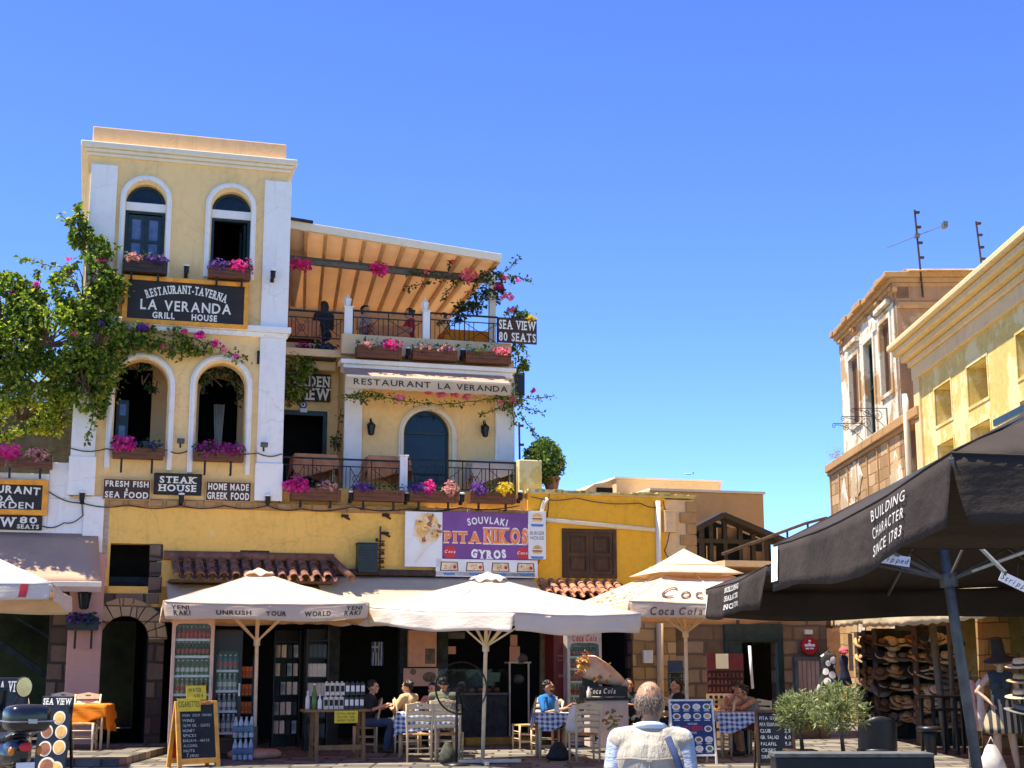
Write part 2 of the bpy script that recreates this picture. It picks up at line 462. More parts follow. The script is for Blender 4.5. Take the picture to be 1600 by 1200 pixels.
M['paving'] = stonewall('paving_slabs', [(0.08, 0.075, 0.07), (0.17, 0.15, 0.12), (0.28, 0.235, 0.175)], (0.05, 0.045, 0.04), sx=0.62, sz=0.42, axis='XY', bump=0.5, warp=0.05, rough=0.6)
M['terracotta'] = plain('terracotta', (0.20, 0.085, 0.05), 0.85, var=0.35, scale=5, bump=0.3)
M['terracotta_new'] = plain('pale_terracotta', (0.42, 0.17, 0.09), 0.85, var=0.3, scale=6, bump=0.3)
M['stringstone'] = plaster('worn_stone_band', (0.42, 0.24, 0.10), dirt=(0.15, 0.08, 0.04), amount=0.5, streak=0.4)
M['void'] = plain('unlit_interior', (0.012, 0.013, 0.013), 0.95, var=0.2)  # near-black: the shade of the rooms is put into the colour
M['dim'] = plain('dim_interior_wall', (0.035, 0.045, 0.045), 0.95, var=0.3)  # darkened wall tone, interior shade put into the colour
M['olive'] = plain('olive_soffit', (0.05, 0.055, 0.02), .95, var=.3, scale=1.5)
M['greenblack'] = plain('dark_green_paint', (0.012, 0.028, 0.026), 0.4, var=0.3)
M['shutter'] = wood('old_dark_shutter', (0.11, 0.055, 0.025), (0.025, 0.014, 0.008), 0.7)
M['brownwood'] = wood('planter_wood', (0.20, 0.075, 0.028), (0.07, 0.025, 0.012), 0.6, sc=(1.2, 14, 14))
M['darkplank'] = wood('dark_planter_wood', (0.07, 0.04, 0.03), (0.02, 0.013, 0.011), 0.6, sc=(1.2, 14, 14))
M['blackwood'] = wood('sign_board_wood', (0.035, 0.026, 0.018), (0.012, 0.010, 0.008), 0.55, sc=(1.0, 10, 22))
M['signbrown'] = wood('brown_sign_board', (0.075, 0.035, 0.02), (0.04, 0.02, 0.012), 0.55, sc=(1.0, 10, 22))
M['trestle'] = wood('trestle_wood', (0.34, 0.18, 0.065), (0.14, 0.07, 0.03), 0.6)
M['chairpaint'] = wood('cream_chair_paint', (0.74, 0.58, 0.36), (0.56, 0.41, 0.24), 0.45)
M['rush'] = plain('rush_seat', (0.50, 0.26, 0.09), 0.8, var=0.35, scale=40, bump=0.5, bscale=90)
M['orange'] = plain('orange_paint', (0.80, 0.36, 0.05), 0.5, var=0.15)
M['signframe'] = plain('sign_frame_ochre', (0.84, 0.33, 0.02), 0.5, var=0.15)
M['lettering'] = plain('cream_lettering', (0.82, 0.76, 0.62), 0.6, var=0.06)
M['letblack'] = plain('black_lettering', (0.015, 0.013, 0.012), 0.6, var=0.1)
M['letbrown'] = plain('brown_print', (0.10, 0.06, 0.05), 0.6, var=0.1)
M['letred'] = plain('red_lettering', (0.62, 0.03, 0.035), 0.5, var=0.08)
M['letorange'] = plain('orange_lettering', (0.85, 0.25, 0.06), 0.5, var=0.08)
M['purple'] = plain('purple_board', (0.19, 0.06, 0.26), 0.45, var=0.12, scale=2)
M['board'] = plain('white_board', (0.78, 0.77, 0.74), 0.4, var=0.05, scale=2)
M['black'] = plain('black_paint', (0.012, 0.012, 0.013), 0.4, var=0.2)
M['iron'] = plain('black_iron', (0.018, 0.017, 0.017), 0.5, metal=0.4, var=0.3)
M['rust'] = plain('rusty_iron', (0.06, 0.035, 0.025), 0.7, metal=0.3, var=0.4)
M['steel'] = plain('grey_steel', (0.4, 0.4, 0.4), 0.35, metal=0.9, var=0.15)
M['greymetal'] = plain('grey_painted_metal', (0.10, 0.105, 0.10), 0.5, var=0.2)
M['pole'] = plain('cream_pole', (0.74, 0.62, 0.44), 0.45, var=0.1)
M['offwhite'] = plain('off_white_plastic', (0.74, 0.68, 0.58), 0.45, var=0.08)
M['canvas'] = fabric('white_parasol_cloth', (0.84, 0.75, 0.63), 0.30, (0.85, 0.62, 0.36), fold=0.4, stain=0.06)
M['canvas_cream'] = fabric('cream_parasol_cloth', (0.80, 0.67, 0.49), 0.34, (0.90, 0.55, 0.24), fold=0.4, stain=0.08)
M['smoke'] = glassmat('smoke_plastic', (.45, .48, .5))
M['canvas_black'] = fabric('black_parasol_cloth', (0.046, 0.034, 0.026), 0.03, (0.02, 0.02, 0.02), rough=0.75, fold=0.45, fscale=(2.0, 2.0, 3.0), stain=0.2)
M['awning_tan'] = fabric('tan_awning_cloth', (0.62, 0.42, 0.28), 0.25, (0.8, 0.45, 0.2), fold=0.3)
M['awning_sun'] = fabric('terrace_roof_cloth', (0.80, 0.68, 0.52), 0.30, (0.86, 0.62, 0.40), fold=0.15)
M['awning_cream'] = fabric('cream_awning_cloth', (0.78, 0.66, 0.42), 0.3, (0.9, 0.55, 0.2), fold=0.4)
M['cloth_orange'] = fabric('orange_tablecloth', (0.85, 0.26, 0.02), 0.15, (0.9, 0.3, 0.03), fold=0.3)
M['cloth_cream'] = fabric('cream_tablecloth', (0.72, 0.60, 0.46), 0.1, fold=0.3)
M['checks'] = checks('blue_checked_cloth', (0.72, 0.74, 0.76), (0.03, 0.08, 0.22), 0.045)
M['pane'] = plain('dark_window_glass', (0.008, 0.020, 0.024), 0.08, var=0.4, scale=1.5, spec=0.35)
M['paneblue'] = plain('curtained_window_glass', (0.10, 0.13, 0.22), 0.08, var=0.3, scale=3, spec=0.7)
M['clear'] = glassmat('clear_glass', (0.92, 0.96, 0.95))
M['bottle'] = plain('drink_bottle', (0.20, 0.02, 0.02), 0.25, var=0.3, scale=9)
M['leaf'] = leafmat('vine_leaves', [(0.04, 0.08, 0.012), (0.08, 0.15, 0.02), (0.15, 0.23, 0.03), (0.26, 0.33, 0.045), (0.42, 0.43, 0.07)], 0.5)
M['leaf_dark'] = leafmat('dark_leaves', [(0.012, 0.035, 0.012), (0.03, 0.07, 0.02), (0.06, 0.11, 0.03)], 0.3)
M['leaf_olive'] = leafmat('olive_leaves', [(0.10, 0.13, 0.05), (0.20, 0.23, 0.09), (0.36, 0.38, 0.18)], 0.3)
M['leaf_lime'] = leafmat('thuja_leaves', [(0.04, 0.09, 0.015), (0.09, 0.16, 0.03), (0.18, 0.24, 0.05)], 0.35)
M['magenta'] = leafmat('magenta_petals', [(0.50, 0.01, 0.20), (0.75, 0.03, 0.35), (0.85, 0.10, 0.45)], 0.35, 0.6)
M['pinkpetal'] = leafmat('pink_petals', [(0.70, 0.08, 0.20), (0.85, 0.20, 0.35), (0.85, 0.38, 0.45)], 0.35, 0.6)
M['violet'] = leafmat('violet_petals', [(0.06, 0.02, 0.16), (0.14, 0.05, 0.32), (0.32, 0.16, 0.50)], 0.3, 0.6)
M['plum'] = leafmat('plum_petals', [(0.16, 0.01, 0.10), (0.30, 0.03, 0.20), (0.5, 0.1, 0.3)], 0.3, 0.6)
M['palepink'] = leafmat('pale_pink_petals', [(0.55, 0.22, 0.22), (0.75, 0.42, 0.38), (0.4, 0.1, 0.15)], 0.3, 0.6)
M['yellowpetal'] = leafmat('yellow_petals', [(0.60, 0.38, 0.02), (0.80, 0.60, 0.05), (0.5, 0.45, 0.05)], 0.3, 0.6)
M['bluefl'] = leafmat('dusky_blue_petals', [(0.03, 0.05, 0.10), (0.08, 0.09, 0.22), (0.05, 0.09, 0.05)], 0.3, 0.6)
M['bark'] = wood('bark', (0.16, 0.10, 0.06), (0.05, 0.03, 0.02), 0.9)
M['skin'] = plain('skin', (0.58, 0.30, 0.18), 0.55, var=0.08, scale=12)
M['skin_tan'] = plain('tanned_skin', (0.48, 0.22, 0.11), 0.5, var=0.12, scale=14)
M['hair'] = plain('dark_hair', (0.014, 0.010, 0.008), 0.45, var=0.4, scale=60, bump=0.4, bscale=120)
# ---------------------------------------------------------------- lettering (built-in font only)
_G = {}
_CAP = [None]
def _glyph(ch, bold, shear):
    k = (ch, bold, shear)
    if k in _G: return _G[k]
    cu = bpy.data.curves.new('glyph', 'FONT'); cu.body = ch; cu.size = 1.0; cu.offset = bold; cu.shear = shear
    cu.resolution_u = 3
    o = bpy.data.objects.new('glyph', cu); COL.objects.link(o)
    bpy.context.view_layer.update()
    me = bpy.data.meshes.new_from_object(o.evaluated_get(bpy.context.evaluated_depsgraph_get()))
    vs = [tuple(v.co) for v in me.vertices]; fs = [tuple(p.vertices) for p in me.polygons]
    bpy.data.objects.remove(o); bpy.data.curves.remove(cu); bpy.data.meshes.remove(me)
    _G[k] = (vs, fs); return _G[k]
_SERIF = {'A': 'BL BR', 'B': 'TL BL', 'D': 'TL BL', 'E': 'TL BL', 'F': 'TL BL', 'H': 'TL BL TR BR', 'I': 'TC BC', 'K': 'TL BL TR BR', 'L': 'TL BL', 'M': 'TL BL TR BR',
          'N': 'TL BL TR', 'P': 'TL BL', 'R': 'TL BL BR', 'T': 'BC', 'U': 'TL TR', 'V': 'TL TR', 'W': 'TL TR', 'X': 'TL BL TR BR', 'Y': 'TL TR BC', 'G': '', 'O': '', 'S': '', 'C': ''}
def text(s, h, bold=0.0, shear=0.0, serif=False, gap=0.13, space=0.42, width=None, arc=0.0, wsc=1.0):
    """flat lettering in the x-z plane, centred on the origin, capital height h; arc = rise of the middle over the ends"""
    mb = MB(); x = 0.0; items = []
    if _CAP[0] is None:
        _CAP[0] = max(v[1] for v in _glyph('H', 0.0, 0.0)[0])
    cap = _CAP[0]
    for ch in s:
        if ch == ' ': x += space; continue
        vs, fs = _glyph(ch, bold, shear)
        if not vs: x += space; continue
        a, b = min(v[0] for v in vs), max(v[0] for v in vs)
        g = MB(); g._add([(v[0] - a, 0, v[1]) for v in vs], fs)
        if serif and ch.upper() in _SERIF:
            st = 0.15 + 2 * bold
            for c in _SERIF[ch.upper()].split():
                cx = {'L': st / 2, 'R': (b - a) - st / 2, 'C': (b - a) / 2}[c[1]]
                z0, z1 = (cap - 0.10 + bold, cap + bold) if c[0] == 'T' else (-bold, 0.10 - bold)
                w = st / 2 + 0.075
                g._add([(cx - w, -0.002, z0), (cx + w, -0.002, z0), (cx + w, -0.002, z1), (cx - w, -0.002, z1)], [(0, 1, 2, 3)])
        items.append((x, b - a, g)); x += b - a + gap
    tot = max(0.01, x - gap); k = h / cap
    kx = (width / tot) if width else k * wsc
    for gx, gw, g in items:
        c = (gx + gw / 2 - tot / 2) * kx
        t = c / (tot * kx / 2)
        dz = arc * (1 - t * t); sl = -2 * arc * t / (tot * kx / 2) if arc else 0
        Mx = Matrix.Translation((c, 0, dz)) @ Matrix.Rotation(-math.atan(sl), 4, 'Y') @ Matrix.Diagonal((kx, 1, k, 1)) @ Matrix.Translation((-gw / 2, 0, -cap / 2))
        mb.add(g, Mx)
    return mb
def put(mb, u, w, z, ang=0.0, tilt=0.0):
    return mb.xf(Matrix.Translation((u, w, z)) @ Matrix.Rotation(ang, 4, 'Z') @ Matrix.Rotation(tilt, 4, 'X'))
# ================================================================ GROUND
random.seed(7)
g = MB(); g.box(-70, 70, -20, 160, -0.5, 0.0)
ground = g.build('ground', M['paving']); tag(ground, kind='structure')

# ================================================================ TAVERNA BUILDING (tower, wing, ground storey)
tv = fthing(FA, 'taverna_building', 'yellow three storey taverna with white trimmed tower, arched windows and stepped veranda wing', 'building')
TU0, TU1, TZT = -4.50, -0.60, 11.95
ZG = 4.62                                           # top of the ground storey
def R(*a, **k): return FA.rect(*a, **k)
aw = [R(195, 288, 258, 420), R(330, 300, 392, 430), R(179, 561, 261, 712), R(307, 567, 383, 716)]
holes = [arch(a[0], a[1], a[2], a[3]) for a in aw]
m = MB(); m.prism([rectl(TU0, TU1, ZG, 11.40)] + holes, 0.0, 0.32)
m.box(TU0, TU0 + 0.3, 0.32, 5.5, ZG, 11.40); m.box(TU1 - 0.3, TU1, 0.32, 5.5, ZG, 11.40)
m.box(TU0 + 0.3, TU1 - 0.3, 5.2, 5.5, ZG, 11.40)
m.build('tower_wall', M['yellow'], tv)
m = MB(); m.box(TU0 + 0.04, TU1 - 0.04, 0.05, 5.45, 11.66, 12.04); m.build('parapet', M['parapet'], tv, bevel=0.02)
m = MB()                                             # cornice, stepped profile
for (z0, z1, e) in ((11.40, 11.47, 0.06), (11.47, 11.54, 0.11), (11.54, 11.66, 0.17)):
    m.box(TU0 - e, TU1 + e, -e, 5.5 + e, z0, z1)
m.build('cornice', M['cream'], tv, bevel=0.02)
for x0, x1, y0, y1 in ((138, 178, 258, 512), (410, 449, 284, 516)):
    a = R(x0, y0, x1, y1); m = MB(); m.box(a[0] - (0.03 if x0 < 200 else 0), a[1] + (0.04 if x0 > 200 else 0), -0.07, 0.5, 8.15, a[3]); m.build('pilaster', M['white'], tv, bevel=0.012)
for x0, x1, y0, y1 in ((113, 151, 535, 790), (402, 441, 528, 783)):
    a = R(x0, y0, x1, y1); m = MB(); m.box(a[0], a[1] + (0.02 if x0 > 200 else 0), -0.09, 0.5, ZG + 0.06, 7.93)
    m.box(a[0] - 0.02, a[1] + 0.03, -0.12, 0.5, ZG + 0.06, 5.42); m.build('pilaster', M['white'], tv, bevel=0.012)
m = MB(); m.box(TU0 - 0.1, TU1 + 0.14, -0.17, 0.45, 8.03, 8.15); m.box(TU0 - 0.05, TU1 + 0.08, -0.11, 0.45, 7.93, 8.03); m.build('string_course', M['white'], tv, bevel=0.015)
for x0, x1, yt, yb, t in ((186, 267, 275, 433, 0.10), (320, 399, 287, 436, 0.10), (167, 272, 551, 734, 0.11), (295, 393, 555, 741, 0.11)):
    a = R(x0, yt, x1, yb); m = MB(); m.prism([arch_band(a[0], a[1], a[2], a[3], t)], -0.055, 0.01)
    m.prism([arch_band(a[0] + 0.035, a[1] - 0.035, a[2], a[3] - 0.035, t * 0.55)], -0.075, -0.05)
    m.build('arch_surround', M['white'], tv, bevel=0.012)
# upper windows: transom, fanlight, casements
for i, a in enumerate(aw[:2]):
    u0, u1, z0, zt = a; r = (u1 - u0) / 2; zs = zt - r; ztr = zs + 0.02
    wn = MB(); wn.box(u0 - 0.05, u1 + 0.05, 0.06, 0.20, ztr - 0.17, ztr); wo_ = wn.build('transom', M['white'], tv, bevel=0.01)
    fr = MB(); fr.prism([arch_band(u0, u1, ztr, zt, 0.06)], 0.14, 0.20); fr.prism([rectl(u0, u1, z0 - 0.1, ztr - 0.17), rectl(u0 + 0.06, u1 - 0.06, z0 - 0.05, ztr - 0.22)], 0.10, 0.22)
    win = fr.build('window', M['greenblack'], tv, bevel=0.006)
    gl = MB(); gl.prism([arch(u0 + 0.02, u1 - 0.02, ztr, zt - 0.02)], 0.17, 0.18); gl.build('fanlight_pane', M['pane'], win)
    if i == 0:
        for s in (0, 1):
            b0 = u0 + 0.06 + s * (r - 0.06); b1 = b0 + r - 0.06; za, zb = z0 - 0.05, ztr - 0.24; zm = (za + zb) / 2 + 0.05
            sa = MB(); sa.prism([rectl(b0, b1, za, zb), rectl(b0 + 0.08, b1 - 0.07, zm + 0.03, zb - 0.08), rectl(b0 + 0.08, b1 - 0.07, za + 0.08, zm - 0.03)], 0.12, 0.17)
            sh = sa.build('sash', M['greenblack'], win, bevel=0.005)
            pn = MB(); pn.box(b0 + 0.07, b1 - 0.06, 0.145, 0.15, za + 0.07, zb - 0.07); pn.build('pane', M['paneblue'], win)
    else:
        sa = MB(); sa.beam((u1 - 0.08, 0.22, (z0 + ztr) / 2 - 0.15), (u1 - 0.08, 0.22, (z0 + ztr) / 2 - 0.14), 0.01, 0.01)
        za, zb = z0 - 0.05, ztr - 0.22
        sa = MB(); sa.prism([rectl(0, 0.36, za, zb), rectl(0.07, 0.3, za + 0.08, zb - 0.08)], 0, 0.05)
        sa.xf(Matrix.Translation((u1 - 0.07, 0.24, 0)) @ Matrix.Rotation(rad(100), 4, 'Z')); sa.build('sash', M['greenblack'], win)
# dark rooms behind the upper windows, loggia behind the lower ones
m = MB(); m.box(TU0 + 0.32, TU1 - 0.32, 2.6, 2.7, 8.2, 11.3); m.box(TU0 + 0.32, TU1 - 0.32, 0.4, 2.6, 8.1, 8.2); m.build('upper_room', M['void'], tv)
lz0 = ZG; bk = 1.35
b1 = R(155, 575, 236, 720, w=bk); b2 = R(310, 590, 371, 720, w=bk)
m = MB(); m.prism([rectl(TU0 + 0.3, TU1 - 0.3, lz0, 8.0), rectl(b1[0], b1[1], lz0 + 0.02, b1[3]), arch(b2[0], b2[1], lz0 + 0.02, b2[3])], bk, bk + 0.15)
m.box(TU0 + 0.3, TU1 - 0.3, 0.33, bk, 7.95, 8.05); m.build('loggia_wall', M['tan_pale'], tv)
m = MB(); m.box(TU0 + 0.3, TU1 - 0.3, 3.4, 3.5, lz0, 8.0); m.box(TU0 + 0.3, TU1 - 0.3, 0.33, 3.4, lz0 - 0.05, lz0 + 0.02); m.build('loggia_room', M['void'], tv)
win = MB(); q = R(181, 625, 200, 700, w=0.7); win.prism([rectl(q[0], q[1], lz0 + 0.3, q[3]), rectl(q[0] + 0.06, q[1] - 0.05, q[2] + 0.75 - 0.1, q[3] - 0.07), rectl(q[0] + 0.06, q[1] - 0.05, lz0 + 0.4, q[2] + 0.55 - 0.1)], 0.70, 0.75)
wi = win.build('window', M['greenblack'], tv); pn = MB(); pn.box(q[0] + 0.04, q[1] - 0.04, 0.72, 0.73, lz0 + 0.35, q[3] - 0.04); pn.build('pane', M['paneblue'], wi)
q = R(332, 632, 350, 715, w=0.9); m = MB()
m.sheet(lambda a, b: Vector((q[0] + (q[1] - q[0]) * (0.5 + (a - 0.5) * (0.55 + 0.45 * abs(b - 0.55) * 2)), 0.9 + 0.04 * math.sin(a * 18), lz0 + 0.1 + (q[3] - lz0 - 0.1) * b)), 12, 8)
m.build('curtain', fabric('patterned_curtain', (0.45, 0.42, 0.36), 0.2, stain=0.3), tv, smooth=True)
# ---- ground storey wall (alley arch, hatch over it, the open shop fronts)
GZ0, GZ1 = 0.0, ZG
ga = R(153, 975, 248, 1180); gh = R(171, 849, 233, 927)
UE = FA.px(825, 800)[0]                              # right end of the taverna
sb0 = FA.px(256, 1050)[0]; sb1 = FA.px(985, 1050)[0]; shopz = 3.0
al = R(153, 958, 240, 1175)
vent = R(375, 860, 421, 873)
m = MB()
uw0 = FA.px(160, 850)[0]
m.prism([rectl(uw0, UE, shopz, ZG - 0.12), rectl(gh[0], gh[1] + 0.2, gh[2] - 0.25, gh[3]), rectl(vent[0], vent[1], vent[2], vent[3])], 0.0, 0.35)
m.build('ground_storey_wall', M['ochre'], tv)
m = MB(); m.box(FA.px(160, 850)[0], UE + 0.1, -0.03, 0.35, ZG - 0.12, ZG + 0.04)
for k in range(24):
    u = uw0 + 0.1 + k * (UE - uw0) / 24; m.box(u, u + random.uniform(.2, .33), -0.05 - random.random() * 0.02, 0.1, ZG - 0.11, ZG + 0.02)
m.build('stone_band', M['stringstone'], tv, bevel=0.01)
a = R(129, 790, 166, 851); m = MB(); m.box(a[0], uw0, -0.05, 0.4, a[2] - 0.15, ZG + 0.06); m.build('corner_block', M['white'], tv, bevel=0.02)
m = MB(); m.box(vent[0], vent[1], 0.1, 0.12, vent[2], vent[3]); m.build('vent_board', M['greymetal'], tv)
m = MB(); m.box(UE - 0.3, UE, 0.02, 0.34, 0, shopz); m.box(FA.px(992, 1050)[0] - 0.1, FA.px(992, 1050)[0], 0.02, 0.34, 0, shopz - 0.4)
# floor slab of wing, body of the wing behind
m = MB()
wu0, wu1 = FA.px(537, 690, 1.3)[0], FA.px(803, 690, 1.3)[0]
zb = FA.px(620, 765, 0.0)[1]                        # balcony floor
m.box(TU1, UE, 0.1, 6.0, ZG, zb); m.build('balcony_slab', M['ochre'], tv)
# recess wall with door
rz1 = FA.px(490, 560, 2.2)[1]
dr = R(441, 642, 510, 748, w=2.2)
m = MB(); m.prism([rectl(TU1, wu0 + 0.05, zb, rz1), rectl(TU1 + 0.01, dr[1], zb, dr[3])], 2.2, 2.45); m.build('recess_wall', M['yellow'], tv)
m = MB(); m.prism([rectl(TU1 + 0.01, dr[1], zb + 0.01, dr[3]), rectl(TU1 + 0.1, dr[1] - 0.09, zb + 0.02, dr[3] - 0.1)], 2.16, 2.3); d_ = m.build('door_frame', M['greenblack'], tv)
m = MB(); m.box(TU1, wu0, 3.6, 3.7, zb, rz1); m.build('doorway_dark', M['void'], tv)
# wing block
ar = R(631, 641, 702, 748, w=1.3); ao = R(622, 634, 713, 748, w=1.3)
zp = FA.px(668, 566, 1.3)[1]; zpt = FA.px(668, 533, 1.3)[1]
m = MB(); m.prism([rectl(wu0, wu1, zb, zp), arch(ar[0], ar[1], zb + 0.05, ar[3])], 1.3, 1.6)
m.box(wu0, wu0 + 0.25, 1.6, 6, zb, zp); m.box(wu1 - 0.25, wu1, 1.6, 6, zb, zp); m.build('wing_wall', M['yellow'], tv)
for x0, x1 in ((537, 565), (773, 803)):
    a = R(x0, 590, x1, 745, w=1.3); m = MB(); m.box(a[0], a[1], 1.23, 1.35, zb, zp - 0.1); m.build('pilaster', M['white'], tv, bevel=0.012)
m = MB(); m.prism([arch_band(ao[0], ao[1], zb + 0.05, ao[3], 0.11)], 1.245, 1.31); m.prism([arch_band(ao[0] + 0.04, ao[1] - 0.04, zb + 0.05, ao[3] - 0.04, 0.06)], 1.225, 1.25); m.build('arch_surround', M['cream'], tv, bevel=0.012)
m = MB(); m.prism([arch_band(ar[0], ar[1], zb + 0.05, ar[3], 0.05)], 1.40, 1.46); zt_ = ar[3] - (ar[1] - ar[0]) / 2; m.box(ar[0], ar[1], 1.40, 1.45, zt_ - 0.02, zt_ + 0.03)
wi = m.build('window', M['greenblack'], tv); m = MB(); m.prism([arch(ar[0] + 0.02, ar[1] - 0.02, zb + 0.06, ar[3] - 0.02)], 1.43, 1.44); m.build('pane', M['pane'], wi)
# terrace slab, parapet and cornice
t0 = FA.px(447, 560, 1.3)[0]; pu0 = FA.px(534, 550, 1.0)[0]; pu1 = FA.px(800, 550, 1.0)[0]
m = MB(); m.box(TU1, wu1, 1.3, 6.5, zp, zp + 0.15); m.build('terrace_floor', M['tan_pale'], tv)
m = MB(); m.box(pu0, pu1, 1.05, 1.25, zp + 0.04, zpt); m.box(TU1, pu0, 1.75, 1.9, zp - 0.2, zpt - 0.1); m.box(pu1 - 0.2, pu1, 1.25, 6.4, zp + 0.04, zpt); m.build('terrace_parapet', M['tan_pale'], tv, bevel=0.01)
c0 = FA.px(532, 570, 0.9)[0]; c1 = FA.px(806, 572, 0.9)[0]; cz1 = FA.px(668, 568, 0.9)[1]; cz0 = FA.px(668, 582, 0.9)[1]
m = MB(); m.box(c0, c1, 0.85, 1.3, (cz0 + cz1) / 2, cz1); m.box(c0 + 0.06, c1 - 0.06, 0.92, 1.3, cz0 - 0.03, (cz0 + cz1) / 2); m.build('cornice', M['white'], tv, bevel=0.015)
# back wall of the terrace
q = FA.px(575, 468, 5.4); m = MB(); m.box(TU1, FA.px(703, 500, 5.4)[0], 5.4, 5.6, zp, q[1] + 0.2); m.build('terrace_back_wall', M['tan'], tv)
# balcony front beam and end block
y0_ = FA.px(620, 785, 0.0)[1]
q = R(810, 719, 846, 772, w=0.15); m = MB(); m.box(q[0], q[1], 0.1, 1.4, zb - 0.1, q[3]); m.build('balcony_end_block', M['sunyellow'], tv, bevel=0.02)
for (x0, x1, yt, yb, w) in ((625, 637, 713, 768, 0.18), (538, 551, 480, 534, 1.12), (661, 672, 487, 534, 1.12)):
    q = R(x0, yt, x1, yb, w=w); m = MB(); m.box(q[0], q[1], w, w + 0.15, q[2] - 0.05, q[3]); m.box(q[0] - 0.02, q[1] + 0.02, w - 0.02, w + 0.17, q[3], q[3] + 0.03); m.build('rail_post', M['white'], tv, bevel=0.008)
def railing(x0, x1, yt, yb, w, name_parent, depth=0.03):
    q = R(x0, yt, x1, yb, w=w); u0, u1, z0, z1 = q; m = MB()
    m.box(u0, u1, w, w + 0.045, z1 - 0.035, z1); m.box(u0, u1, w + 0.01, w + 0.035, z0, z0 + 0.025)
    zm = z1 - 0.17; m.box(u0, u1, w + 0.012, w + 0.032, zm, zm + 0.02)
    n = max(2, round((u1 - u0) / 0.62)); st = (u1 - u0) / n
    for i in range(n):
        a = u0 + i * st; b = a + st
        m.box(a, a + 0.02, w + 0.01, w + 0.032, z0, z1)
        for k in (0.14, 0.28, 0.72, 0.86): m.box(a + st * k, a + st * k + 0.013, w + 0.015, w + 0.03, z0, zm)
        if i % 2 == 0:
            a2, b2 = a + st * 0.28, a + st * 0.72
            m.beam((a2, w + 0.02, z0), (b2, w + 0.02, zm), 0.012, 0.012); m.beam((b2, w + 0.02, z0), (a2, w + 0.02, zm), 0.012, 0.012)
            c = ((a2 + b2) / 2, (z0 + zm) / 2)
            m.tube([(c[0] + 0.07 * math.cos(2 * PI * k / 12), w + 0.02, c[1] + 0.07 * math.sin(2 * PI * k / 12)) for k in range(13)], 0.007, 5)
        else:
            m.beam((a, w + 0.02, z0), (b, w + 0.02, zm), 0.012, 0.012); m.beam((b, w + 0.02, z0), (a, w + 0.02, zm), 0.012, 0.012)
    m.box(u1 - 0.02, u1, w + 0.01, w + 0.032, z0, z1)
    m.build('railing', M['iron'], name_parent)
railing(441, 625, 716, 765, 0.22, tv); railing(637, 806, 719, 766, 0.22, tv)
railing(449, 538, 485, 528, 1.2, tv); railing(551, 661, 487, 531, 1.2, tv); railing(672, 778, 491, 534, 1.2, tv)
# shop interior: dark rooms behind the open fronts
ud = sb0; ue = FA.px(990, 1050)[0]
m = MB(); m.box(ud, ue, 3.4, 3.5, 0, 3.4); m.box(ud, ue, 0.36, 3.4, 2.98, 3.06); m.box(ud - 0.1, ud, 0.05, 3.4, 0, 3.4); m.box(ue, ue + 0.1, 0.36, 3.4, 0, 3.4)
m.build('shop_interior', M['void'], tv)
for x in (520, 634, 690): 
    u = FA.px(x, 1050, 0.4)[0]
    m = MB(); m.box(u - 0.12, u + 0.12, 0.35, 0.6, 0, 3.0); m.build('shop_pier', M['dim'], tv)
# alley under the tower
a0, a1 = al[0], al[1]
m = MB(); m.prism([rectl(a0 - 0.35, sb0 - 0.02, 0, gh[2] - 0.22), arch(a0, sb0 - 0.3, 0, al[3] - 0.05)], 0.02, 0.5); m.build('alley_arch', M['stone_dark'], tv)
m = MB(); n = 9; cx = (a0 + sb0 - 0.3) / 2; rr = (sb0 - 0.3 - a0) / 2; zc = al[3] - 0.05 - rr
for k in range(n):
    t0_, t1_ = PI * (k + 0.04) / n, PI * (k + 0.96) / n
    lp = [(cx + rr * math.cos(t0_), zc + rr * math.sin(t0_)), (cx + (rr + 0.34) * math.cos(t0_), zc + (rr + 0.34) * math.sin(t0_)), (cx + (rr + 0.34) * math.cos(t1_), zc + (rr + 0.34) * math.sin(t1_)), (cx + rr * math.cos(t1_), zc + rr * math.sin(t1_))]
    m.prism([lp], -0.03 - random.random() * 0.02, 0.02)
m.build('arch_ring', M['stone_pale'], tv, bevel=0.015)
m = MB()
for (z0, z1, u0, u1) in ((gh[2] - 0.2, gh[2], gh[0] - 0.1, gh[1] + 0.2), (gh[2], gh[2] + 0.32, gh[1], gh[1] + 0.24), (gh[2] + 0.33, gh[2] + 0.60, gh[1] + 0.01, gh[1] + 0.22), (gh[2] + 0.61, gh[3], gh[1], gh[1] + 0.24)):
    m.box(u0, u1, -0.03, 0.3, z0 + 0.006, z1 - 0.006)
m.build('hatch_jamb', M['stone_dark'], tv, bevel=0.012)
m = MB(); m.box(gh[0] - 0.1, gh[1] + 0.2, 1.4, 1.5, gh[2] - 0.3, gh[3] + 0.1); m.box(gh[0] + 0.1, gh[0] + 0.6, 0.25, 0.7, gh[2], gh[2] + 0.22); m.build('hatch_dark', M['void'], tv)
m = MB(); m.box(a0 - 0.4, a0, 0.5, 9, 0, 3.2); m.box(sb0 - 0.3, sb0 - 0.05, 0.5, 9, 0, 3.2); m.box(a0 - 0.4, sb0, 0.5, 9.6, 2.55, 3.2); m.build('alley_wall_shade_roof', M['dim'], tv)  # roof carried on to the end wall, added to block light from the alley
m = MB(); m.box(a0 - 0.6, sb0 + 0.1, 9.6, 9.8, 0, 5); m.build('alley_end_wall', M['olive'], tv)

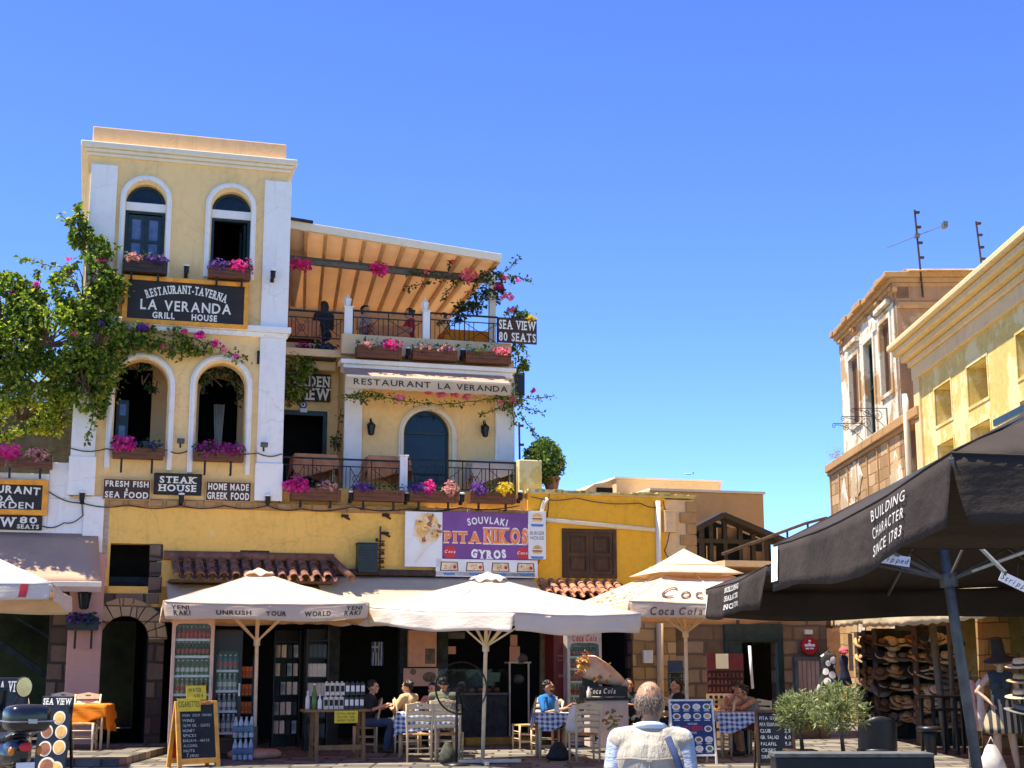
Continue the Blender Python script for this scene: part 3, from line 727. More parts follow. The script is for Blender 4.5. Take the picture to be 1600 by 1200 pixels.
# ================================================================ LEFT ANNEX (pink pillar, white wall, garden terrace)
an = fthing(FA, 'garden_annex', 'low white and pink annex left of the tower with a shaded garden terrace on top', 'building')
L0 = FA.px(-260, 800)[0]
w1 = R(75, 727, 129, 833); lz = FA.px(40, 735)[1]
m = MB(); m.box(w1[0], TU0 + 0.75, 0.0, 0.4, 3.3, ZG); m.box(w1[0], TU0 + 0.1, 0.0, 0.4, ZG, w1[3] + 0.05); m.box(L0, w1[0], 0.0, 0.4, 3.55, lz - 0.05); m.build('white_wall', M['white'], an, bevel=0.015)
m = MB(); m.box(L0, TU0, 0.4, 5, lz - 0.25, lz - 0.1); m.build('terrace_floor', M['tan_pale'], an)
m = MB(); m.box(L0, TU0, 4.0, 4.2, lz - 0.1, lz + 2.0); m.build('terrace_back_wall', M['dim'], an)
pk = R(103, 905, 157, 1170); m = MB(); m.box(pk[0], pk[1], -0.04, 0.7, 0, 3.6); m.build('pink_pillar', M['pink'], an, bevel=0.015)
q = R(72, 965, 104, 1170, w=0.3); m = MB(); m.box(q[0], pk[0], 0.25, 0.8, 0, 3.3); m.build('stone_jamb', M['stone_dark'], an, bevel=0.01)
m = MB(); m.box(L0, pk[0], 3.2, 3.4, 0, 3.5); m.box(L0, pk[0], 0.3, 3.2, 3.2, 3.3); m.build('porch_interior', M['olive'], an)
m = MB(); m.beam((L0 + 1.2, 2.2, 3.1), (q[0], 2.2, 1.3), 0.5, 0.12); m.beam((L0 + 1.2, 1.9, 3.6), (q[0], 1.9, 2.05), 0.04, 0.04); m.build('porch_stair', M['dim'], an)
m = MB(); m.box(L0, pk[1], -0.02, 0.3, 3.35, 3.6); m.build('beam', M['tan_pale'], an)

# ================================================================ LOW YELLOW BUILDING on the right, with rubble stone ground floor
ly = fthing(FA, 'low_yellow_house', 'low ochre house with closed brown shutters above a rubble stone shop front', 'building')
YE = FA.px(1040, 800)[0]; PE = FA.px(1086, 800)[0]; ZT = 5.0
yb_ = FA.px(920, 915)[1]; sh_ = R(880, 828, 962, 902)
m = MB(); m.prism([rectl(UE, YE, yb_, ZT), rectl(*sh_)], 0.02, 0.35); m.build('upper_wall', M['ochre_right'], ly)
m = MB(); m.box(YE, PE, 0.04, 0.35, yb_ - 0.4, ZT - 0.03); m.build('pale_wall', M['tan_pale'], ly)
m = MB()
for k in range(9):
    z = yb_ - 0.3 + k * 0.235; ln = 0.34 if k % 2 else 0.2
    m.box(PE - ln, PE + 0.03, 0.0, 0.3, z, z + 0.22)
m.build('quoins', M['stringstone'], ly, bevel=0.015)
m = MB(); m.box(UE - 0.05, PE, -0.02, 0.4, ZT, ZT + 0.06)
for k in range(26):
    u = UE + k * (PE - UE) / 26; m.box(u, u + random.uniform(0.1, 0.3), -0.03, 0.15, ZT + 0.04, ZT + 0.06 + random.random() * 0.05)
m.box(UE, PE, 0.3, 6, ZT - 0.2, ZT - 0.05); m.build('wall_coping', M['sunyellow'], ly)
mid = (sh_[0] + sh_[1]) / 2
m = MB(); m.prism([rectl(sh_[0] - 0.02, sh_[1] + 0.02, sh_[2] - 0.02, sh_[3] + 0.02), rectl(sh_[0] + 0.06, sh_[1] - 0.06, sh_[2] + 0.05, sh_[3] - 0.06)], -0.02, 0.1); wf = m.build('window_frame', M['shutter'], ly, bevel=0.006)
for s in (0, 1):
    b0 = sh_[0] + 0.06 + s * (mid - sh_[0] - 0.06); b1 = b0 + mid - sh_[0] - 0.065; za, zb2 = sh_[2] + 0.05, sh_[3] - 0.06; zm = za + (zb2 - za) * 0.48
    m = MB(); m.prism([rectl(b0, b1, za, zb2), rectl(b0 + 0.07, b1 - 0.07, za + 0.07, zm - 0.04), rectl(b0 + 0.07, b1 - 0.07, zm + 0.04, zb2 - 0.07)], 0.0, 0.05)
    m.box(b0 + 0.05, b1 - 0.05, 0.03, 0.045, za + 0.05, zb2 - 0.05)
    for (z0, z1) in ((za + 0.11, zm - 0.08), (zm + 0.08, zb2 - 0.11)): m.box(b0 + 0.11, b1 - 0.11, 0.012, 0.03, z0, z1)
    m.build('shutter', M['shutter'], wf, bevel=0.006)
# stone ground floor with two doorways
SE = FA.px(1296, 1050)[0]; sd = R(1138, 978, 1222, 1150); s2 = R(905, 985, 985, 1160)
s1u = FA.px(990, 1050)[0]
d1 = R(1045, 1030, 1050, 1040)
m = MB(); m.prism([rectl(s1u, SE, 0, yb_ - 0.05), rectl(sd[0], sd[1], 0.02, sd[3])], 0.05, 0.5)
m.build('stone_wall', M['stone'], ly)
q = R(988, 968, 1056, 1160, w=0.0); m = MB(); m.box(q[0], q[1], -0.05, 0.06, 0, q[3] + 0.2); m.build('squared_stone_pier', M['stone_warm'], ly, bevel=0.01)
m = MB(); m.box(UE, s1u + 0.2, 0.03, 0.3, 3.0, yb_ - 0.02); m.box(YE + 0.2, PE + 2.4, -0.02, 0.1, sd[3] + 0.12, sd[3] + 0.36); m.build('lintel', M['tan'], ly, bevel=0.01)
m = MB(); m.prism([rectl(sd[0] - 0.06, sd[1] + 0.06, 0.01, sd[3] + 0.05), rectl(sd[0] + 0.34, sd[1] - 0.08, 0.03, sd[3] - 0.34)], 0.0, 0.12); df = m.build('door_frame', M['greenblack'], ly, bevel=0.01)
m = MB(); m.box(sd[0] + 0.02, sd[0] + 0.3, -0.015, 0.0, 0.2, sd[3] - 0.4); m.box(sd[0] - 0.02, sd[1] + 0.02, -0.02, 0.0, sd[3] - 0.3, sd[3] - 0.22); m.build('door_panel', M['greenblack'], df, bevel=0.006)
m = MB(); m.box(sd[0] - 0.4, sd[1] + 0.4, 3.0, 3.1, 0, 3.2); m.box(sd[0] - 0.4, sd[1] + 0.4, 0.5, 3, sd[3], sd[3] + 0.1); m.build('doorway_dark', plain('dark_red_brown_interior', (0.02, 0.008, 0.006), 0.9), ly)
q = R(1245, 1030, 1283, 1100, w=-0.02); m = MB()
m.prism([rectl(q[0] - 0.05, q[1] + 0.05, 0.4, q[3] + 0.05), rectl(q[0] + 0.03, q[1] - 0.03, 0.5, q[3] - 0.03)], -0.06, 0.06); wf = m.build('window_frame', M['greymetal'], ly)
m = MB()
for k in range(5): 
    t0_ = q[0] + 0.03 + k * (q[1] - q[0] - 0.06) / 5; m.box(t0_ + 0.008, t0_ + (q[1] - q[0]) / 5 - 0.02, -0.04, -0.01, 0.5, q[3] - 0.03)
m.box(q[0], q[1], -0.055, -0.035, q[2] + 0.2, q[2] + 0.27); m.build('window_shutter', wood('bleached_wood', (0.5, 0.34, 0.24), (0.28, 0.18, 0.12), 0.8), wf)
# tile ledge beneath the ochre wall
def tiles(mb, u0, u1, w0, z0, w1, z1, pitch=0.2, rows=2, r=0.075):
    """courses of half-round roof tiles from the wall (w1, z1) down to the eaves (w0, z0)"""
    n = max(2, round((u1 - u0) / pitch))
    for k in range(rows):
        a, b = k / rows, (k + 1) / rows + 0.06
        pa = (w1 + (w0 - w1) * a, z1 + (z0 - z1) * a + 0.02 * 0); pb = (w1 + (w0 - w1) * b, z1 + (z0 - z1) * b)
        for i in range(n):
            u = u0 + (i + 0.5) * (u1 - u0) / n + random.uniform(-.008, .008)
            for (rr_, up, cz) in ((r * random.uniform(0.95, 1.06), 1, 0.03), (r * 0.9, -1, 0.0)):
                uu = u if up > 0 else u + (u1 - u0) / n / 2
                vs, fs = [], []
                N = 7
                for e, (pw, pz) in enumerate((pa, pb)):
                    sc = 0.88 if e == 0 else 1.0
                    for j in range(N):
                        an_ = PI * j / (N - 1)
                        vs.append((uu + rr_ * sc * math.cos(an_), pw, pz + cz + up * rr_ * sc * math.sin(an_) * 0.8 + k * 0 + (0.02 if e else 0)))
                    for j in range(N):
                        an_ = PI * j / (N - 1)
                        vs.append((uu + (rr_ - 0.014) * sc * math.cos(an_), pw, pz + cz + up * (rr_ - 0.014) * sc * math.sin(an_) * 0.8 + (0.02 if e else 0)))
                for j in range(N - 1):
                    fs += [(j, j + 1, 2 * N + j + 1, 2 * N + j), (N + j, 3 * N + j, 3 * N + j + 1, N + j + 1), (2 * N + j, 2 * N + j + 1, 3 * N + j + 1, 3 * N + j)]
                mb._add(vs, fs)
q0, q1 = FA.px(846, 925, -0.3), FA.px(975, 925, -0.3)
m = MB(); tiles(m, q0[0], q1[0], -0.55, FA.px(905, 930, -0.55)[1], 0.02, FA.px(905, 916, 0.02)[1] + 0.08, rows=3)
m.build('tile_ledge', M['terracotta_new'], ly)

# pipes, boxes on the ochre wall
def pipe(pts, r, mat, label, cat='drainpipe', name='drain_pipe', fr=FA):
    mb = MB(); mb.tube(pts, r, 8); o = mb.build(name, mat, frame=fr, smooth=True); return tag(o, label, cat)
q = R(1022, 783, 1034, 876); pipe([((q[0] + q[1]) / 2, -0.02, q[2] - 1.2), ((q[0] + q[1]) / 2, -0.02, q[3])], 0.06, M['cream'], 'pale vertical drainpipe right of the closed brown shutters')
q = R(855, 812, 1022, 824); pts = [(q[0], -0.03, q[3] + 0.9 - 0.5), (q[0] - 0.08, -0.03, q[3] + 0.3), (q[0] - 0.14, -0.03, q[3] + 0.1), (q[0] - 0.12, -0.03, q[3] - 0.03), (q[1], -0.03, q[2] - 0.03)]
pipe(pts, 0.05, M['cream'], 'pale horizontal pipe crossing the ochre wall above the shutters', 'pipe', 'wall_pipe')
q = R(1036, 800, 1053, 832); m = MB(); m.box(q[0], q[1], -0.12, 0.04, q[2], q[3]); m.box(q[0] - 0.01, q[1] + 0.01, -0.13, 0.04, q[3], q[3] + 0.02); m.box(q[0] + 0.02, q[1] - 0.02, -0.126, -0.12, q[2] + 0.03, q[3] - 0.03); tag(m.build('meter_box', M['tan_pale'], frame=FA, bevel=0.01), 'beige electricity box on the pale wall beside the drainpipe', 'box')

# ================================================================ TAN BLOCKS BEHIND
tb = fthing(FA, 'tan_roof_block', 'flat roofed beige block peeping over the ochre house, with a dark slot window', 'building')
q = R(963, 751, 1127, 790, w=7); m = MB(); m.box(q[0], q[1], 7, 12, 4, q[3]); m.build('wall', M['tan_pale'], tb, bevel=0.02)
q2 = FA.px(905, 772, 7.2); m = MB(); m.prism([[(q2[0], 4), (q[0] - 0.002, 4), (q[0] - 0.002, q[3] - 0.02), (q[0] - 0.5, q[3] - 0.12), (q2[0], q2[1])]], 7.3, 9); m.build('sloped_wall', M['tan_pale'], tb)
q3 = R(932, 762, 957, 770, w=7.28); m = MB(); m.box(q3[0], q3[1], 7.27, 7.31, q3[2], q3[3]); m.build('slot_window', M['void'], tb)
m = MB(); m.box(q[0] - 0.05, q[1] + 0.05, 6.95, 12, q[3], q[3] + 0.05); m.build('coping', M['cream'], tb)
tb = fthing(FA, 'tan_house', 'taller plain tan rendered house behind the dark timber gable', 'building')
q = R(1050, 770, 1194, 840, w=5.5); m = MB(); m.box(q[0] - 0.6, q[1], 5.5, 11, 0, q[3]); m.build('wall', M['tan'], tb, bevel=0.02)
m = MB(); m.box(q[0] - 0.6, q[1] + 0.03, 5.45, 11, q[3], q[3] + 0.06); m.build('coping', M['cream'], tb)
# timber gable
gb = fthing(FA, 'timber_gable_house', 'dark timber gabled upper storey with glazed panels beside the tan house', 'building')
wg = 3.0
A = FA.px(1122, 806, wg); E = FA.px(1216, 848, wg); L = FA.px(1088, 826, wg); Bz = FA.px(1150, 905, wg)[1]
m = MB(); m.prism([[(L[0], 0), (E[0], 0), (E[0] - 0.05, E[1]), (A[0], A[1] - 0.1), (L[0], L[1])]], wg + 0.3, wg + 3.5); m.build('wall', M['void'], gb)
m = MB(); m.beam((L[0] - 0.3, wg - 0.1, L[1] - 0.12), (A[0], wg - 0.1, A[1]), 0.5, 0.12); m.beam((A[0], wg - 0.1, A[1]), (E[0] + 0.1, wg - 0.1, E[1]), 0.5, 0.12)
m.build('gable_board', M['blackwood'], gb)
m = MB()
for x in (1098, 1112, 1134, 1158, 1178, 1198):
    u = FA.px(x, 860, wg)[0]; m.box(u - 0.05, u + 0.05, wg, wg + 0.1, Bz - 1.5, min(A[1], A[1] - abs(u - A[0]) * 0.45))
for y in (846, 880):
    z = FA.px(1150, y, wg)[1]; m.box(L[0], E[0], wg - 0.01, wg + 0.09, z - 0.05, z + 0.05)
m.build('timber_frame', M['blackwood'], gb)
m = MB()
for x0, x1, y0, y1 in ((1120, 1152, 825, 843), (1104, 1118, 853, 880), (1160, 1176, 855, 878), (1180, 1196, 862, 884), (1106, 1110, 828, 845)):
    q = R(x0, y0, x1, y1, w=wg + 0.25); m.box(q[0], q[1], wg + 0.22, wg + 0.26, q[2], q[3])
m.build('window_pane', M['brownwall'], gb)
m = MB(); m.box(FA.px(1090, 890, 2.0)[0], FA.px(1300, 890, 2.0)[0], 0.5, 3.0, FA.px(1200, 893, 2.0)[1], FA.px(1200, 884, 2.0)[1]); m.build('canopy_slab', M['tan_pale'], gb)
sr = fthing(FA, 'stair_handrail', 'weathered metal handrail climbing to the right in front of the timber gable', 'handrail')
p0, p1, p2 = FA.px(1128, 866, 1.6), FA.px(1258, 818, 1.6), FA.px(1292, 809, 1.6)
m = MB(); m.tube([(p0[0], 1.6, p0[1]), (p1[0], 1.6, p1[1]), (p2[0], 1.6, p2[1])], 0.035, 8); m.build('top_rail', M['rust'], sr)
for x, y in ((1192, 845), (1230, 830), (1262, 818)):
    p = FA.px(x, y, 1.6); m = MB(); m.tube([(p[0], 1.6, p[1]), (p[0], 1.6, p[1] - 1.1)], 0.025, 6); m.build('post', M['rust'], sr)

# ================================================================ RIGHT ROW: weathered house and sunlit yellow house
ow = fthing(FR, 'weathered_house', 'tall weathered house with peeling white plaster, rusty cornice and louvred shutters', 'building')
def RR(*a, **k): return FR.rect(*a, **k)
o0, o1, oz = -9.45, -3.1, 10.5
ob = 7.05
wins = [RR(1327, 548, 1342, 628), RR(1352, 541, 1368, 645), RR(1378, 498, 1396, 590)]
wl = [(-8.3, -7.2, 7.75, 9.55), (-6.5, -5.5, 7.2, 9.6), (-4.75, -3.75, 7.95, 9.7)]
m = MB(); m.prism([rectl(o0, o1, ob, oz - 0.25)] + [rectl(*w) for w in wl], 0, 0.35); m.box(o0, o0 + 0.3, 0.35, 8, ob, oz - 0.25); m.build('plaster_wall', M['peeling'], ow)
m = MB(); m.box(o1 - 0.3, o1 + 0.02, 0.0, 9, 0, oz - 0.05); m.build('side_wall', M['brownwall'], ow)
m = MB(); m.box(o1 - 0.02, o1 + 0.07, 0.02, 9, oz - 0.75, oz - 0.6); m.box(o1 - 0.02, o1 + 0.06, 1.3, 9, oz - 1.55, oz - 1.4); m.build('side_band', M['stringstone'], ow)
m = MB(); m.box(o0, o1 + 0.02, -0.02, 0.3, oz - 0.5, oz - 0.2); m.build('frieze', M['brownwall'], ow)
m = MB(); rk = random.Random(3); uu = o0 - .2
while uu < o1 + .1:
    ln = rk.uniform(.25, .6); m.box(uu, min(uu + ln - .012, o1 + .12), -.2 - rk.uniform(0, .07), 9, oz + rk.uniform(-.02, .0), oz + .10 + rk.uniform(0, .06)); uu += ln
m.box(o0 - 0.12, o1 + 0.07, -0.14, 9, oz - 0.12, oz); m.box(o0 - 0.06, o1 + 0.04, -0.08, 9, oz - 0.22, oz - 0.12)
m.build('cornice', M['stringstone'], ow, bevel=0.02)
m = MB(); m.prism([[(o0, oz + 0.12), (o1 + 0.25, oz + 0.12), (o1 - 0.3, oz + 0.3), ((o0 + o1) / 2, oz + 0.35)]], 0.3, 7.5); m.build('roof_rubble', M['stone_pale'], ow)
m = MB(); rk = random.Random(4)
for k in range(26):
    m.sphere((rk.uniform(o1 - 1.5, o1 + 0.1), rk.uniform(0.8, 7.0), oz + 0.26), (rk.uniform(.12, .3), rk.uniform(.15, .4), rk.uniform(.06, .16)), 7, 5)
m.build('roof_stones', M['stone_pale'], ow)
m = MB(); m.sphere((o1 - 0.5, 2.6, oz + 0.3), (0.35, 0.4, 0.3), 12, 8); m.build('roof_dome', M['cream'], ow, smooth=True)
for k in range(9):
    u = o0 + 0.35 + k * (o1 - o0 - 0.6) / 8
    if k % 2 == 0:
        m = MB(); m.box(u, u + 0.35, -0.1, 0.02, oz - 0.36, oz - 0.22); m.box(u + 0.05, u + 0.3, -0.14, -0.1, oz - 0.30, oz - 0.22); m.build('cornice_bracket', M['stringstone'], ow, bevel=0.02)
lm = wood('louvre_wood', (0.20, 0.11, 0.06), (0.09, 0.05, 0.03), 0.8)
for i, w in enumerate(wl):
    m = MB(); m.prism([rectl(w[0] - 0.12, w[1] + 0.12, w[2] - 0.1, w[3] + 0.14), rectl(*w)], -0.05, 0.02)
    if i != 1: m.box(w[0] - 0.15, w[1] + 0.15, -0.13, 0.02, w[3] + 0.3, w[3] + 0.42)
    m.build('window_surround', M['peeling'], ow, bevel=0.01)
    m = MB(); m.box(w[0], w[1], 0.3, 0.34, w[2], w[3]); m.build('window_dark', M['void'], ow)
    if i == 1:
        m = MB(); m.prism([rectl(w[0] + 0.02, w[1] - 0.02, w[2], w[3]), rectl(w[0] + 0.1, w[1] - 0.1, w[2] + 0.1, w[3] - 0.1)], 0.1, 0.16); m.beam((w[0], 0.12, w[2] + 1.2), (w[1], 0.12, w[2] + 1.4), 0.05, 0.05); m.build('window_frame', M['greenblack'], ow)
    else:
        m = MB(); wm = (w[0] + w[1]) / 2
        for s0, s1 in ((w[0] + 0.01, wm - 0.01), (wm + 0.01, w[1] - 0.01)):
            m.prism([rectl(s0, s1, w[2], w[3]), rectl(s0 + 0.07, s1 - 0.07, w[2] + 0.08, w[3] - 0.08)], 0.06, 0.11)
            z = w[2] + 0.1
            while z < w[3] - 0.1:
                m.beam((s0 + 0.05, 0.085, z), (s1 - 0.05, 0.085, z), 0.055, 0.012, up=(0, 0.6, 1)); z += 0.055
        m.build('louvred_shutter', lm, ow)
m = MB(); m.prism([[(-6.85, 9.7), (-5.1, 9.7), (-5.1, 9.9), (-5.55, 10.18), (-6.0, 10.25), (-6.45, 10.18), (-6.85, 9.9)]], -0.04, 0.02); m.build('window_gable', M['peeling'], ow, bevel=0.015)
m = MB(); m.box(-11.6, o1 + 1.7, -0.12, 0.5, ob - 0.12, ob + 0.1); m.box(-11.6, o1 + 1.7, -0.06, 0.5, ob - 0.22, ob - 0.12); m.build('belt_course', M['stringstone'], ow, bevel=0.02)
m = MB(); m.box(-11.6, o1 + 0.0, 0.0, 0.5, 0, ob - 0.2); m.build('lower_wall', M['stone_pale'], ow); m = MB()
for k in range(26):
    cu, cz, ru, rz = rk.uniform(-11, -2.2), rk.uniform(2.5, 6.4), rk.uniform(.3, .8), rk.uniform(.4, 1.1); cu = min(cu, o1 - ru * 1.3); m.prism([[(cu + ru * math.cos(2 * PI * j / 16) * rk.uniform(.6, 1.25), min(ob - .23, cz + rz * math.sin(2 * PI * j / 16) * rk.uniform(.6, 1.25))) for j in range(16)]], -.012 - .0008 * k, 0.02)
m.build('flaking_plaster', plaster('flaking_stone_wall', (0.50, 0.37, 0.21), dirt=(0.2, 0.12, 0.06), patch=(0.62, 0.56, 0.45), amount=0.5, streak=0.5, patch_at=0.50, pscale=1.1), ow)
m = MB()
for k in range(7):
    u = -11.4 + k * 1.15; m.box(u, u + 0.08, -0.03, 0.02, 3.5, ob - 0.25)
m.build('pilaster_strip', M['stringstone'], ow)
pipe([(-2.25, -0.12, ob + 0.5), (-2.25, -0.12, ob + 0.05), (-2.2, -0.14, 3.2)], 0.075, M['cream'], 'cream downpipe at the joint of the weathered and yellow houses', fr=FR)
m = MB(); rk = random.Random(5)
for k in range(160):
    c = Vector((-10.3 + rk.gauss(0, .28), -0.05 + rk.gauss(0, .1), ob + 0.15 + abs(rk.gauss(0, .14))))
    d = Vector((rk.gauss(0, 1), rk.gauss(0, 1), abs(rk.gauss(0, 1)) + .4)).normalized() * 0.12; s = d.cross(Vector((0.3, 1, 0.2))).normalized() * 0.012
    m._add([c - s, c + s, c + d], [(0, 1, 2)])
tag(m.build('dry_weed', leafmat('dry_weed', [(0.3, 0.2, 0.08), (0.45, 0.3, 0.1)], 0.2), frame=FR), 'tuft of dry weeds sprouting on the old stone ledge', 'weed')
# wrought-iron balcony brackets
br = fthing(FR, 'balcony_bracket', 'three scrolled black iron brackets left of a vanished balcony on the weathered house', 'bracket')
for k, u in enumerate((-6.75, -5.65, -4.45)):
    m = MB(); z = ob + 0.55
    def sc(cx, cz, r0, turns, n=26, sgn=1, st=0.0):
        return [(u, -(cx + r0 * (1 - i / n * 0.85) * math.cos(st + sgn * turns * 2 * PI * i / n)), cz + r0 * (1 - i / n * 0.85) * math.sin(st + sgn * turns * 2 * PI * i / n)) for i in range(n + 1)]
    m.tube([(u, 0, z), (u, -1.5, z)], 0.016, 5); m.tube([(u, -0.03, z), (u, -0.03, z - 0.95)], 0.016, 5)
    m.tube(sc(1.45, z - 0.1, 0.1, 1.2, st=PI / 2, sgn=-1), 0.012, 5); m.tube(sc(0.1, z - 0.95, 0.09, 1.2, st=PI / 2, sgn=1), 0.012, 5)
    m.tube(sc(0.42, z - 0.3, 0.24, 1.6), 0.012, 5); m.tube(sc(0.9, z - 0.16, 0.14, 1.4, sgn=-1), 0.012, 5)
    m.tube([(u, -1.4 * t, z - 0.05 - 0.85 * (1 - t) ** 2) for t in [i / 14 for i in range(15)]], 0.013, 5)
    m.xf(Matrix.Translation((u, 0, ob)) @ Matrix.Diagonal((1, .56, .62, 1)) @ Matrix.Translation((-u, 0, -ob + .35))); m.build('scroll', M['iron'], br)

yh = fthing(FR, 'yellow_side_house', 'sunlit yellow house on the right with deep square windows and moulded cornice', 'building')
y0u, y1u, yz = -1.75, 12.0, 8.05
yw = [RR(1461, 601, 1487, 648), RR(1511, 566, 1544, 614), RR(1522, 662, 1551, 692), RR(1470, 690, 1495, 720)]
hw = [(-0.3, 0.9, 6.5, 7.28), (2.05, 3.3, 6.5, 7.28), (2.05, 3.3, 5.2, 6.08), (-0.3, 0.9, 5.2, 6.08), (5.0, 6.2, 6.5, 7.28), (5.0, 6.2, 5.2, 6.08)]
m = MB(); m.prism([rectl(y0u, y1u, 3.0, yz)] + [rectl(*w) for w in hw], 0.0, 0.55); m.build('wall', M['sunyellow'], yh)
m = MB(); m.box(y0u, y0u + 0.3, 0.55, 9, 0, yz); m.box(y0u, y1u, 0.0, 0.5, 2.7, 3.0); m.build('end_wall', M['sunyellow'], yh)
m = MB(); m.box(y0u - 0.04, y0u + 0.42, -0.06, 0.6, 3.0, yz); m.build('corner_pilaster', M['cream_tan'], yh, bevel=0.015)
m = MB(); m.box(y0u - 0.06, y1u, -0.08, 0.3, yz - 0.28, yz + 0.02); m.build('frieze_band', M['cream_tan'], yh, bevel=0.015)
m = MB()
for e, z0, z1 in ((0.14, yz + 0.02, yz + 0.16), (0.26, yz + 0.16, yz + 0.32), (0.40, yz + 0.32, yz + 0.46), (0.5, yz + 0.46, yz + 0.6)):
    m.box(y0u - e, y1u, -e, 9, z0, z1)
m.build('cornice', M['cream_tan'], yh, bevel=0.03)
for w in hw:
    m = MB(); m.box(w[0], w[1], 0.5, 0.54, w[2], w[3]); f_ = m.build('window_back', M['tan'], yh)
    m = MB(); m.box(w[1] - 0.2, w[1] - 0.02, 0.42, 0.5, w[2] + 0.05, w[3] - 0.05); m.build('shutter', M['greenblack'], f_)
    m = MB(); m.prism([rectl(w[0] - 0.06, w[1] + 0.06, w[2] - 0.06, w[3] + 0.06), rectl(*w)], -0.015, 0.02); m.build('window_edge', M['sunyellow'], yh)
# ground floor of the right row: dark open shops
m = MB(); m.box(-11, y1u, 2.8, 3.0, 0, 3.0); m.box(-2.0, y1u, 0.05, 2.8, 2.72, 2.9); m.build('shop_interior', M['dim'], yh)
for u in (-1.9, 1.6, 5.2):
    m = MB(); m.box(u, u + 0.45, 0.0, 0.5, 0, 2.75); m.build('shop_pier', M['stone_pale'], yh)
m = MB(); m.box(8.0, 20, 41, 41.5, 0, 2.95); tag(m.build('back_wall', M['brownwall']), 'low dark wall closing the lane beyond the stone shop', 'wall')
# small dark awning high on the yellow wall
q = FR.px(1563, 655, -0.6); m = MB(); m.sheet(lambda a, b: Vector((q[0] + 3.0 * a, -0.7 + 0.68 * b, q[1] - 0.02 + 0.35 * b)), 6, 3)
m.box(q[0], q[0] + 3.0, -0.72, -0.68, q[1] - 0.12, q[1] - 0.02)
tag(m.build('small_awning', M['greenblack'], frame=FR, solid=0.02), 'dark green canopy sticking out of the yellow wall at the top right', 'awning')
# ================================================================ SIGNS
def board(fr, x0, y0, x1, y1, w, name, label, mat, lines, frame_mat=None, fw=0.05, th=0.04, cat='sign', letmat=None, posts=None, wsc=0.9):
    """flat board on the wall: lines = (text, row centre 0..1 from top, cap height share, width share, options)"""
    q = fr.rect(x0, y0, x1, y1, w=w); t = fthing(fr, name, label, cat, (q[0] + q[1]) / 2, w, q[2])
    H_, Wd = q[3] - q[2], q[1] - q[0]
    m = MB(); m.box(q[0], q[1], w - th, w, q[2], q[3]); m.build('board', mat, t, bevel=0.004)
    if frame_mat:
        m = MB(); m.prism([rectl(q[0] - fw, q[1] + fw, q[2] - fw, q[3] + fw), rectl(q[0], q[1], q[2], q[3])], w - th - 0.025, w); m.build('frame', frame_mat, t, bevel=0.006)
    groups = {}
    for tx, r, ch, ws, op in lines:
        op = dict(op); cx = op.pop('cx', 0.5); mt = op.pop('mat', letmat or M['lettering']); dz = op.pop('dy', 0.0)
        b = text(tx, ch * H_, width=ws * Wd, **op)
        put(b, q[0] + cx * Wd, w - th - 0.004 - dz, q[3] - r * H_)
        g = groups.setdefault(mt.name, (mt, MB())); g[1].add(b)
    for mt, b in groups.values(): b.build('lettering', mt, t)
    return t, q
B = dict(bold=0.035); BS = dict(bold=0.03, serif=True)
board(FA, 199, 443, 381, 503, -0.14, 'restaurant_sign', 'wide dark plank sign framed in ochre between the tower windows, lettered La Veranda', M['blackwood'],
      [('RESTAURANT-TAVERNA', 0.36, 0.20, 0.70, dict(bold=0.03, serif=True, arc=0.14)), ('LA VERANDA', 0.62, 0.25, 0.78, dict(bold=0.02)), ('GRILL', 0.88, 0.15, 0.19, dict(cx=0.31, **B)), ('HOUSE', 0.88, 0.15, 0.22, dict(cx=0.66, **B))], M['signframe'], 0.085)
board(FA, 162, 750, 234, 780, -0.03, 'food_sign', 'brown board under the left arch reading fresh fish and sea food', M['signbrown'],
      [('FRESH FISH', 0.22, 0.28, 0.94, B), ('&', 0.51, 0.16, 0.06, B), ('SEA FOOD', 0.79, 0.30, 0.94, B)], M['tan'], 0.015)
board(FA, 241, 741, 314, 773, -0.06, 'food_sign', 'dark board between the two arches reading steak house', M['blackwood'],
      [('STEAK', 0.29, 0.30, 0.78, BS), ('HOUSE', 0.69, 0.30, 0.80, BS)], M['rust'], 0.01)
board(FA, 322, 754, 391, 783, -0.03, 'food_sign', 'brown board under the second arch reading home made Greek food', M['signbrown'],
      [('HOME MADE', 0.25, 0.33, 0.92, B), ('GREEK FOOD', 0.74, 0.35, 0.95, B)], M['tan'], 0.015)
board(FA, -118, 756, 66, 795, -0.04, 'restaurant_sign', 'ochre framed restaurant garden sign cut off by the left edge of the photo', M['blackwood'],
      [('RESTAURANT', 0.26, 0.28, 0.72, dict(cx=0.62, arc=0.03, **B)), ('VERANDA', 0.57, 0.26, 0.60, dict(cx=0.46, bold=0.015)), ('GARDEN', 0.83, 0.25, 0.46, dict(cx=0.70, bold=0.015))], M['signframe'], 0.10)
board(FA, -118, 804, 66, 827, -0.03, 'seats_sign', 'black board under the ochre framed sign reading view and 80 seats', M['blackwood'],
      [('SEA VIEW', 0.48, 0.62, 0.62, dict(cx=0.46, bold=0.03, serif=True)), ('80', 0.32, 0.40, 0.15, dict(cx=0.88, **BS)), ('SEATS', 0.76, 0.26, 0.19, dict(cx=0.88, **BS))])
board(FA, 442, 584, 516, 627, 2.12, 'view_sign', 'dark board half hidden by ivy in the recess reading garden view', M['blackwood'],
      [('GARDEN', 0.28, 0.36, 0.96, BS), ('VIEW', 0.74, 0.40, 0.70, dict(cx=0.63, **BS))])
board(FA, 777, 498, 838, 537, 0.9, 'seats_sign', 'dark planks hung on the terrace corner reading sea view 80 seats', M['signbrown'],
      [('SEA VIEW', 0.28, 0.34, 0.94, dict(bold=0.025, serif=True)), ('80 SEATS', 0.76, 0.32, 0.94, dict(bold=0.025, serif=True))])
